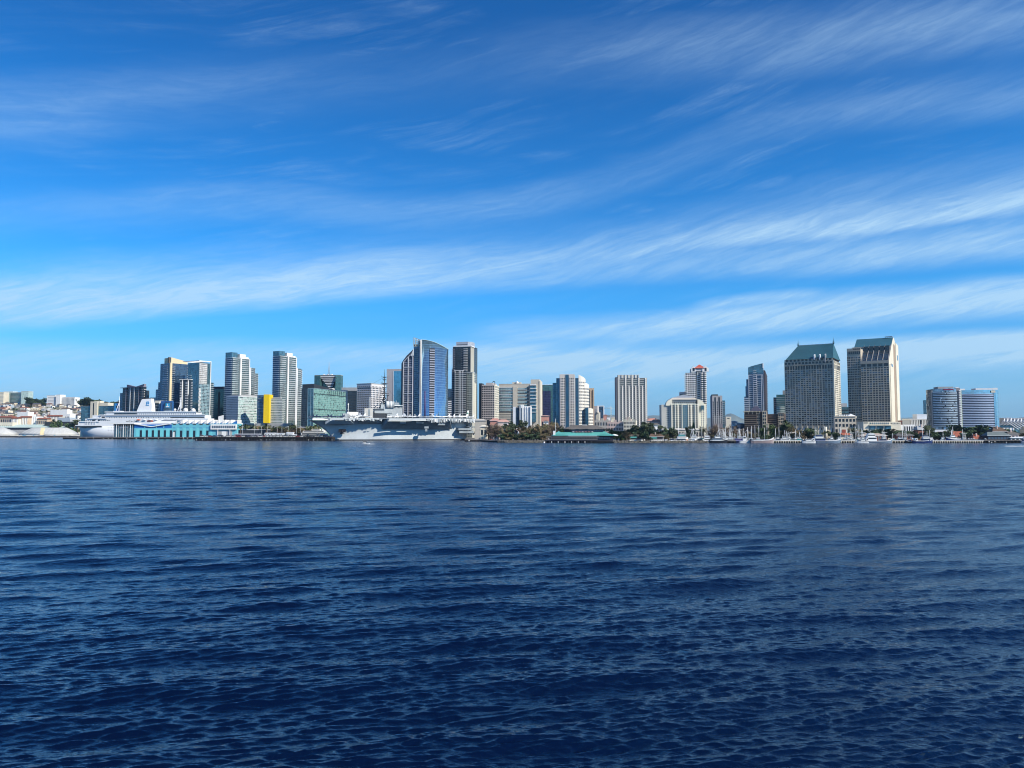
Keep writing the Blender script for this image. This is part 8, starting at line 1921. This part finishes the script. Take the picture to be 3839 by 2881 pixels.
def boat(name, label, px0, px1, D, hull, fb=2.0, cab=(), masts=(), booms=(), bow='R', stripe=None, rise=1.6, lattice=None, extra=None, base=0.0, net=False, group=None, rz=0.0):
    """cab: (f0, f1, height, material) cabins along the hull; masts: (f, row of top); booms: (f, row, f2, row2)"""
    X0, X1 = ratio(px0, 1650) * D, ratio(px1, 1650) * D; L = X1 - X0; t = thing(name, label, 'boat', (X0, D, base), rz, group); bm = max(1.1, L * .13)
    fx = (lambda f: f * L) if bow == 'R' else (lambda f: L - f * L)
    st = [(0, .75, 1.1), (.1, .95, 1.0), (.45, 1, .98), (.7, .85, 1.12), (.88, .5, 1.35), (1.0, .06, rise)]
    def ring(f, w, s, z0=-.4, z1=None, g=1.0): h = fb * s if z1 is None else z1; x = fx(f); xk = fx(f - .10 * max(0, f - .6)); return [(x, -bm * w * g, h), (xk, -bm * w * .75 * g, z0), (xk, bm * w * .75 * g, z0), (x, bm * w * g, h)]
    R_ = [ring(*s) for s in st]; h = MB(); h.loft(R_, hull, False); h.build('hull', t)
    dk = MB(); q = [(a[0][0], a[0][1] * .96, a[0][2] - .12) for a in R_] + [(a[3][0], a[3][1] * .96, a[3][2] - .12) for a in reversed(R_)]; dk.poly(q if bow == 'R' else q[::-1], GREYC); dk.build('deck', t)
    s_ = MB(); sm = stripe or SLABW
    for a, c in zip(R_[:-1], R_[1:]): s_.poly([(a[0][0], a[0][1] - .06, a[0][2] * .86), (c[0][0], c[0][1] - .06, c[0][2] * .86), (c[0][0], c[0][1] - .06, c[0][2] + .05), (a[0][0], a[0][1] - .06, a[0][2] + .05)], sm)
    s_.build('rub_rail', t); z = fb - .05
    for i, (f0, f1, hh, m) in enumerate(cab):
        zb = z + sum(c[2] for c in cab[:i] if c[0] <= (f0 + f1) / 2 <= c[1]); w = bm * (.74 - .12 * i); x0, x1 = sorted((fx(f0), fx(f1)))
        c_ = MB(); c_.box(x0, x1, -w, w, zb, zb + hh, m); c_.box(x0 - .25, x1 + .25, -w - .2, w + .2, zb + hh, zb + hh + .15, BW); co = c_.build('wheelhouse' if i else 'cabin', t)
        if hh > 1.3: c_ = MB(); c_.box(x0 + .3, x1 - .3, -w - .05, -w + .01, zb + hh * .5, zb + hh * .82, WIN_DARK); c_.build('window', co)
    zt = lambda py: P(1919.5, py, D).z - base
    for f, py in masts:
        a = MB(); a.tube((fx(f), 0, z), (fx(f), 0, zt(py)), .26, .14, BW, 5); hh = zt(py) - z
        a.tube((fx(f) - L * .05, 0, z + hh * .72), (fx(f) + L * .05, 0, z + hh * .72), .12, .12, BW, 4); mo = a.build('mast', t)
        a = MB(); [a.tube((fx(f), 0, zt(py) - .3), (fx(g), 0, z), .035, .035, GREYC, 3, False) for g in (max(0, f - .35), min(1, f + .4))]; a.build('rigging', mo)
    for f, p0, g, p1 in booms: a = MB(); a.tube((fx(f), 0, zt(p0)), (fx(g), 0, zt(p1)), .16, .09, SLABW if hull is not NAVY else DARKM, 5); a.build('boom', t)
    if lattice:
        f, py = lattice; a = MB(); zz = zt(py)
        for sx, sy in ((-1, -1), (1, -1), (1, 1), (-1, 1)): a.tube((fx(f) + sx * 2.2, sy * 1.2, z + 2), (fx(f) + sx * .5, sy * .4, zz), .14, .1, BW, 4)
        for k in range(4): q_ = (k + .5) / 4; w = 2.2 - 1.7 * q_; zk = z + 2 + (zz - z - 2) * q_; a.tube((fx(f) - w, -.9, zk), (fx(f) + w * .8, -.7, zk + 1), .09, .09, BW, 3); a.tube((fx(f) - w, 0, zk), (fx(f) + w, 0, zk), .09, .09, BW, 3)
        a.box(fx(f) - 3.2, fx(f) + 3.2, -.8, .8, zz, zz + .35, BW); a.tube((fx(f), 0, zz), (fx(f), 0, zz + 2.2), .12, .06, BW, 4); a.build('radar_mast', t)
    if net: a = MB(); a.ball((fx(.12), 0, fb + .5), bm * .8, paint('dark_net_heap', (.05, .07, .08), .95, .4), 9, 6, sx=1.3, sz=.7); a.build('net_heap', t)
    if extra: extra(t, fx, z, bm, L)
    return t
def drum(t, fx, z, bm, L):
    a = MB(); a.tube((fx(.14), -bm * .8, z + 1.6), (fx(.14), bm * .8, z + 1.6), 1.5, 1.5, BW, 12); a.tube((fx(.14), -bm * .85, z + 1.6), (fx(.14), -bm * .8, z + 1.6), .8, .8, DARKM, 10); a.build('net_drum', t)
def skiff(t, fx, z, bm, L):
    a = MB(); a.loft([[(fx(-.02), -1.2, z + .2), (fx(-.02), 1.2, z + .2), (fx(-.04), 1.2, z + 1.2), (fx(-.04), -1.2, z + 1.2)], [(fx(.22), -1.5, z + 2.8), (fx(.22), 1.5, z + 2.8), (fx(.22), 1.5, z + 4.2), (fx(.22), -1.5, z + 4.2)]], BW, False); a.build('stern_skiff', t)
CAB = [(.2, .72, 2.4, BW), (.32, .62, 2.0, BW)]
for nm, lab, a, c, D, h, kw in (
    ('sport_boat', 'tall white sport boat seen stern on, left of the long black hull', 2638, 2664, 872, CREAM, dict(fb=2.2, cab=[(.05, .95, 2.6, BW), (.12, .88, 2.2, BW), (.2, .8, 1.4, BW)], masts=[(.5, 1608)])),
    ('fishing_boat', 'long black hulled fishing boat with white upper works below the bare trees', 2660, 2728, 866, paint('black_hull', (.012, .014, .022), .5), dict(fb=3.0, cab=[(.15, .62, 2.6, BGRY), (.3, .55, 2.2, BW)], masts=[(.52, 1592), (.85, 1622)], booms=[(.52, 1612, .3, 1640), (.52, 1608, .75, 1638)], net=True)),
    ('fishing_boat', 'small white boat with white radar pole right of the black hulled boat', 2722, 2756, 872, NAVY, dict(cab=CAB, masts=[(.4, 1617)], lattice=(.45, 1629))),
    ('research_boat', 'white boat with a tall lattice radar mast and violet canvas', 2750, 2800, 876, paint('violet_hull', (.10, .10, .22), .5), dict(fb=2.6, cab=[(.1, .8, 2.6, PUR), (.3, .7, 2.0, BW)], lattice=(.42, 1613), masts=[(.9, 1624)])),
    ('fishing_boat', 'white hulled boat with square white cabin, left of the faded barge', 2772, 2824, 868, BW, dict(fb=2.6, cab=[(.25, .45, 5.2, BW), (.7, .95, 2.6, BW)], masts=[(.6, 1602), (.85, 1608)], booms=[(.6, 1612, .2, 1630)])),
    ('barge', 'long faded pinkish grey work boat hull with low deck', 2814, 2902, 864, RUSTY, dict(fb=3.2, rise=2.1, cab=[(.04, .16, 1.6, GREYC)], masts=[(.05, 1598)])),
    ('fishing_boat', 'small turquoise cabin boat behind the faded barge', 2828, 2856, 884, TQ, dict(cab=[(.2, .8, 2.2, TQ), (.3, .7, 1.6, BW)], masts=[(.1, 1595), (.62, 1597)])),
    ('motor_yacht', 'white motor yacht with radar dome behind the first pale pier', 2920, 2962, 880, BW, dict(fb=2.6, cab=CAB, masts=[(.35, 1632)])),
    ('fishing_boat', 'pale green cabin boat behind the right part of the first pale pier', 2958, 2985, 884, TQ, dict(cab=[(.15, .85, 2.4, paint('pale_green_panel', (.50, .60, .55), .5))])),
    ('seine_boat', 'white seiner with black flared stern and net drum, nose left', 3004, 3056, 862, BW, dict(fb=2.4, bow='L', rise=2.0, cab=[(.3, .7, 2.2, BW)], extra=drum, stripe=BOOT)),
    ('patrol_yacht', 'large blue and white yacht with long grey blue hull, right of the black flared seiner', 3048, 3154, 864, BGRY, dict(fb=2.6, rise=2.0, cab=[(.03, .40, 2.8, NAVY), (.06, .34, 2.4, BW), (.12, .3, 1.6, NAVY)], masts=[(.08, 1600), (.2, 1630)])),
    ('sailing_boat', 'two masted boat in front of the beige podium', 3196, 3232, 882, BGRY, dict(cab=[(.3, .7, 1.6, BW)], masts=[(.3, 1596), (.7, 1592)], booms=[(.3, 1600, .8, 1642)])),
    ('seine_boat', 'black and white seiner with net drum, left of the square white work boat', 3212, 3256, 862, BW, dict(fb=2.4, bow='L', rise=2.0, cab=[(.35, .7, 2.0, BW)], extra=drum, stripe=BOOT)),
    ('work_boat', 'square white wheelhouse work boat with long grey hull', 3244, 3346, 864, BGRY, dict(fb=2.2, rise=2.2, cab=[(.02, .38, 4.6, BW), (.06, .34, 3.0, BW), (.1, .3, 1.2, BW)], masts=[(.5, 1632)], booms=[(.1, 1614, .28, 1630)])),
    ('seine_boat', 'small dark seiner with white tilted skiff left of the navy fishing boat', 3392, 3424, 862, BOOT, dict(fb=2.2, bow='L', rise=2.0, cab=[(.3, .6, 1.6, NAVY)], extra=skiff, stripe=BW)),
    ('fishing_boat', 'navy blue fishing boat with white stripe and a long dark raised boom', 3422, 3497, 856, NAVY, dict(fb=2.6, rise=2.0, stripe=BW, cab=[(.45, .82, 2.6, NAVY), (.5, .76, 2.4, BW), (.52, .72, 1.4, NAVY)], masts=[(.5, 1608), (.72, 1618)], booms=[(.5, 1650, .02, 1602)], extra=drum)),
    ('fishing_boat', 'deep blue flat sterned boat behind the longest pale pier with a white raised boom', 3546, 3600, 872, NAVY, dict(fb=4.6, bow='L', cab=[(.3, .75, 2.4, BW), (.4, .65, 2.0, BW)], masts=[(.6, 1612)], booms=[(.5, 1640, .1, 1606)])),
    ('fishing_boat', 'small dark boat with white cabin just left of the deep blue boat', 3520, 3552, 874, BOOT, dict(cab=CAB, masts=[(.5, 1622)])),
    ('ferry_boat', 'navy and white boat cut by the right edge of the picture', 3826, 3862, 830, BGRY, dict(fb=2.0, bow='L', cab=[(.2, .8, 2.6, NAVY), (.3, .7, 2.0, BW)])),
    ('sport_boat', 'white boat stored ashore with blue tarpaulin behind the stone bank', 2618, 2645, 884, BW, dict(cab=[(.2, .7, 1.6, TQ)], base=2.0, masts=[(.5, 1600)])),
    ('trawler', 'white trawler hauled ashore with A shaped mast behind the white cars', 2584, 2622, 890, BW, dict(fb=3, cab=CAB, base=2.0, masts=[(.45, 1606)], booms=[(.45, 1608, .9, 1636), (.45, 1608, .05, 1634)], lattice=(.3, 1612))),
    ('fishing_boat', 'white two deck boat beside the dark van at the left end of the boats', 2535, 2580, 886, BW, dict(fb=3, cab=[(.1, .8, 2.6, BW), (.2, .7, 2.2, TQ), (.3, .6, 1.4, BW)], base=2.0, masts=[(.2, 1602), (.8, 1616)])),
    ('sailing_boat', 'white boat with crossed booms behind the long black hull', 2690, 2722, 892, BW, dict(cab=CAB, masts=[(.3, 1611)], booms=[(.3, 1614, 1.0, 1636)])),
    ('fishing_boat', 'grey green cabin boat behind the white lattice mast boat', 2776, 2812, 896, TQ, dict(cab=CAB, masts=[(.3, 1606), (.8, 1612)])),
    ('sailing_boat', 'dark hulled yacht with bare mast below the bell tower', 2850, 2884, 890, BOOT, dict(cab=[(.3, .7, 1.4, BW)], masts=[(.5, 1604)])),
    ('motor_yacht', 'white cabin cruiser right of the blue and white yacht deck houses', 3104, 3134, 884, BW, dict(cab=CAB, masts=[(.5, 1630)])),
    ('fishing_boat', 'white boat with dark canopy left of the two masted boat', 3160, 3196, 884, BW, dict(cab=[(.1, .8, 2.0, BLK), (.4, .7, 1.6, BW)], masts=[(.3, 1626)])),
    ('sport_boat', 'low blue canopied boat behind the grey hull of the square white work boat', 3290, 3330, 880, NAVY, dict(cab=[(.1, .8, 2.4, NAVY)], masts=[(.7, 1628)])),
    ('sport_boat', 'white tilted launch right of the blue canopied boat', 3334, 3366, 878, BW, dict(cab=[(.3, .7, 1.6, NAVY)], masts=[(.4, 1624)])),
    ('fishing_boat', 'dark boat with white bridge behind the navy fishing boat', 3470, 3510, 880, NAVY, dict(cab=CAB, masts=[(.4, 1612)])),
    ('motor_boat', 'small white motor boat with dark awning crossing in front of the carrier bow', 1355, 1387, Dwater(1666), BW, dict(fb=.9, bow='L', rise=1.5, cab=[(.45, .75, .9, BW), (.3, .78, 1.2, BLK)])),
    ('fishing_boat', 'small dark and white boat passing right of the carrier stern', 1840, 1876, Dwater(1657), NAVY, dict(fb=1.2, bow='L', cab=[(.2, .65, 1.4, BW), (.3, .55, 1.3, BW)], masts=[(.35, 1636), (.7, 1640)])),
    ('launch', 'grey moored launch beside the carrier bow at the waterline', 1252, 1276, Dwater(1652) - 4, GREYC, dict(fb=.9, cab=[(.3, .7, .9, BW)]))):
    boat(nm, lab, a, c, D, h, **kw)
car(1, 2508, 873, 2.0, 'parked at the left end of the boat yard', None); car(0, 2522, 878, 2.0, 'parked behind the black van in the boat yard', None)
for i, px, lab in ((1, 2535, 'parked beside the white van with a dark load in the boat yard'), (0, 2550, 'parked with open door in front of the two deck boat'), (0, 2578, 'parked alone on the stone bank by the hauled out trawler'), (3, 2612, 'parked at the foot of the hauled out trawler')): car(i if i else (1 if px == 2550 else 0), px, 872, 2.0, lab, None)
rb = random.Random(12)
for k in range(30):
    px = rb.uniform(2650, 2760) if k < 11 else rb.uniform(2840, 3010) if k < 17 else rb.uniform(3040, 3420) if k < 27 else rb.uniform(3500, 3640)
    cn, hm = rb.choice([('white', BW), ('white', BW), ('turquoise', TQ), ('navy', NAVY), ('grey blue', BGRY), ('black', BOOT)]); w = rb.uniform(22, 38)
    boat('fishing_boat', '%s hulled boat in the second row %s' % (cn, 'behind the long black hull' if k < 11 else 'behind the first pale pier' if k < 17 else 'between patrol yacht and navy boat' if k < 27 else 'behind the longest pale pier'), px, px + w, rb.uniform(882, 897), hm, fb=rb.uniform(1.8, 3), bow=rb.choice('LR'),
         cab=[(.15, .75, rb.uniform(2, 2.8), rb.choice([BW, BW, BGRY, TQ])), (.3, .6, rb.uniform(1.4, 2.2), BW)], masts=[(rb.uniform(.2, .8), rb.uniform(1596, 1626)) for _ in range(rb.choice([1, 2]))], booms=[(.4, 1618, rb.uniform(.7, 1.1), 1638)] if k % 3 == 0 else (), lattice=(.4, rb.uniform(1612, 1626)) if k % 4 == 1 else None, group='boats in the second row of the fishing harbour')
# yard clutter: crates and fenders stacked between the boats
rc = random.Random(77)
for k in range(70):
    px = rc.choice([rc.uniform(2492, 2720), rc.uniform(2850, 3420), rc.uniform(3500, 3690)]); D = rc.uniform(906, 913) if px > 2670 else rc.uniform(880, 890); m = rc.choice([WHITE, GREYC, BLK, RUSTY, TQ, NAVY, SLABW, paint('orange_crate', (.55, .22, .06), .7)]); s = rc.uniform(.8, 2.2)
    t = thing('harbour_crate', '%s gear crate standing on the quay behind the moored boats' % {WHITE.name: 'white', GREYC.name: 'grey', BLK.name: 'black', RUSTY.name: 'rusty pink', TQ.name: 'turquoise', NAVY.name: 'navy', SLABW.name: 'off white'}.get(m.name, 'orange'), 'crate', (ratio(px, 1640) * D, D, 2.0), rc.random(), 'gear crates on the fishing quay')
    a = MB(); a.box(-s, s, -s * .7, s * .7, 0, s * 1.1, m); a.build('box', t); a = MB(); a.box(-s * 1.06, s * 1.06, -s * .76, s * .76, s * 1.1, s * 1.25, rc.choice([m, SLABW, DARKM])); a.build('lid', t)
for k, (px, D, top, kd, w) in enumerate([(2856, 940, 1592, 'broad', 1), (2866, 935, 1600, 'broad', 1), (2889, 945, 1590, 'broad', 1.2), (2900, 945, 1596, 'broad', 1.3), (2912, 945, 1593, 'broad', 1.2), (2924, 945, 1595, 'brown', 1.2), (2936, 940, 1580, 'pine', .9), (2944, 935, 1572, 'palm', 1), (2952, 935, 1578, 'palm', 1), (2962, 935, 1590, 'pine', 1), (2970, 930, 1596, 'brown', 1), (3000, 920, 1612, 'brown', 1.2),
        (3026, 925, 1602, 'pine', 1.2), (3036, 920, 1600, 'pine', 1.3), (3048, 915, 1606, 'broad', 1.2), (3092, 915, 1614, 'palm', 1), (3104, 915, 1612, 'palm', 1), (3084, 915, 1618, 'palm', 1), (3128, 912, 1620, 'dark', 1.2), (3136, 908, 1624, 'pine', 1.3), (3120, 915, 1618, 'broad', 1.2), (3190, 935, 1604, 'broad', 1.2), (3204, 930, 1602, 'brown', 1.2), (3216, 930, 1604, 'broad', 1.2),
        (3240, 940, 1604, 'dark', 1.6), (3256, 945, 1603, 'dark', 1.8), (3272, 945, 1605, 'dark', 1.7), (3290, 945, 1607, 'dark', 1.7), (3308, 945, 1608, 'dark', 1.6), (3326, 945, 1609, 'dark', 1.6), (3342, 940, 1608, 'dark', 1.6), (3356, 935, 1606, 'dark', 1.7), (3372, 930, 1606, 'dark', 1.9), (3388, 930, 1609, 'dark', 1.8), (3404, 930, 1612, 'dark', 1.7), (3418, 925, 1618, 'dark', 1.5), (3430, 925, 1618, 'broad', 1.3), (3482, 930, 1588, 'pine', 1),
        (3492, 925, 1610, 'broad', 1.4), (3504, 925, 1608, 'broad', 1.5), (3516, 925, 1612, 'dark', 1.4), (3535, 930, 1613, 'broad', 1.4), (3550, 930, 1610, 'dark', 1.3), (3566, 935, 1614, 'broad', 1.3), (3584, 945, 1606, 'broad', 1.5), (3598, 950, 1592, 'broad', 1.6), (3614, 950, 1590, 'dark', 1.6), (3630, 950, 1591, 'dark', 1.7), (3646, 950, 1595, 'dark', 1.6), (3660, 945, 1600, 'broad', 1.5), (3620, 915, 1612, 'broad', 1.5), (3634, 910, 1618, 'dark', 1.4),
        (3640, 900, 1630, 'broad', 1.2), (3674, 935, 1610, 'broad', 1.4), (3688, 930, 1604, 'pine', 1.3), (3698, 920, 1612, 'broad', 1.4), (3712, 930, 1608, 'broad', 1.4), (3726, 945, 1600, 'bare', 1.2), (3740, 940, 1600, 'brown', 1.2), (3790, 930, 1608, 'broad', 1.4), (3804, 920, 1614, 'broad', 1.4), (3816, 915, 1622, 'brown', 1.3), (3836, 920, 1618, 'broad', 1.3)]):
    where = 'left of the hip roofed hotel base' if px < 2980 else 'in front of the hip roofed hotel base' if px < 3150 else 'below the two hotel podiums' if px < 3440 else 'in front of the striped glass hotel' if px < 3700 else 'behind the dark restaurant at the right end'
    tree(kd, px, D, top, '%s tree %s' % ({'dark': 'dark spreading', 'broad': 'bushy green', 'brown': 'brownish', 'pine': 'tall dark', 'palm': 'feathery palm', 'bare': 'leafless'}[kd], where), 'trees along the right waterfront', w)
# white wake foam behind the boat at the right edge and along the two small boats
def foam(label, px0, px1, py, D, n, seed):
    r = random.Random(seed); m = MB(); fm = paint('sea_foam', (.80, .84, .86), .9, .05)
    for k in range(n):
        f = r.random(); px = px0 + (px1 - px0) * f; d = D + r.gauss(0, 1) * 3.0 * (1.2 - f * .5); x = ratio(px, 1660) * d; w = r.uniform(.4, 3.2); h = r.uniform(.15, .6); z = r.uniform(.12, .32)
        m.prism([(x - w, d), (x, d - h), (x + w, d), (x, d + h)], z - .1, z, fm)
    tag(m.build('wake_foam'), label, 'foam', None, 'stuff')
foam('white wake streak behind the boat at the right edge', 3775, 3845, 1675, Dwater(1674), 240, 1)
foam('faint wake behind the small boat right of the carrier stern', 1962, 2040, 1653, 912, 60, 2)
foam('small white wake behind the motor boat off the carrier bow', 1384, 1394, 1666, Dwater(1666), 26, 3)
t = thing('white_buoy', 'small white buoy floating off the left corner of the turquoise restaurant', 'buoy', (ratio(2040, 1655) * 872, 872, 0)); a = MB(); a.ball((0, 0, .3), .9, WHITE); a.tube((0, 0, 1), (0, 0, 2.4), .35, .1, WHITE, 6); a.build('float', t)

# ------------------------------------------------------------------ the air
def haze():
    m = bpy.data.materials.new('haze'); m.use_nodes = True; nt = m.node_tree; nt.nodes.clear(); o = nt.nodes.new('ShaderNodeOutputMaterial'); v = nt.nodes.new('ShaderNodeVolumePrincipled')
    v.inputs['Color'].default_value = (.50, .78, 1.0, 1); v.inputs['Density'].default_value = 2.6e-5; v.inputs['Anisotropy'].default_value = 0.2; nt.links.new(v.outputs[0], o.inputs['Volume'])
    b = MB(); b.box(-28000, 28000, -26500, 26500, -4, 900, m); h = b.build('haze'); tag(h, kind='stuff'); h['label'] = 'thin blue air between the viewer and the far mountains'; h['category'] = 'haze'
haze()
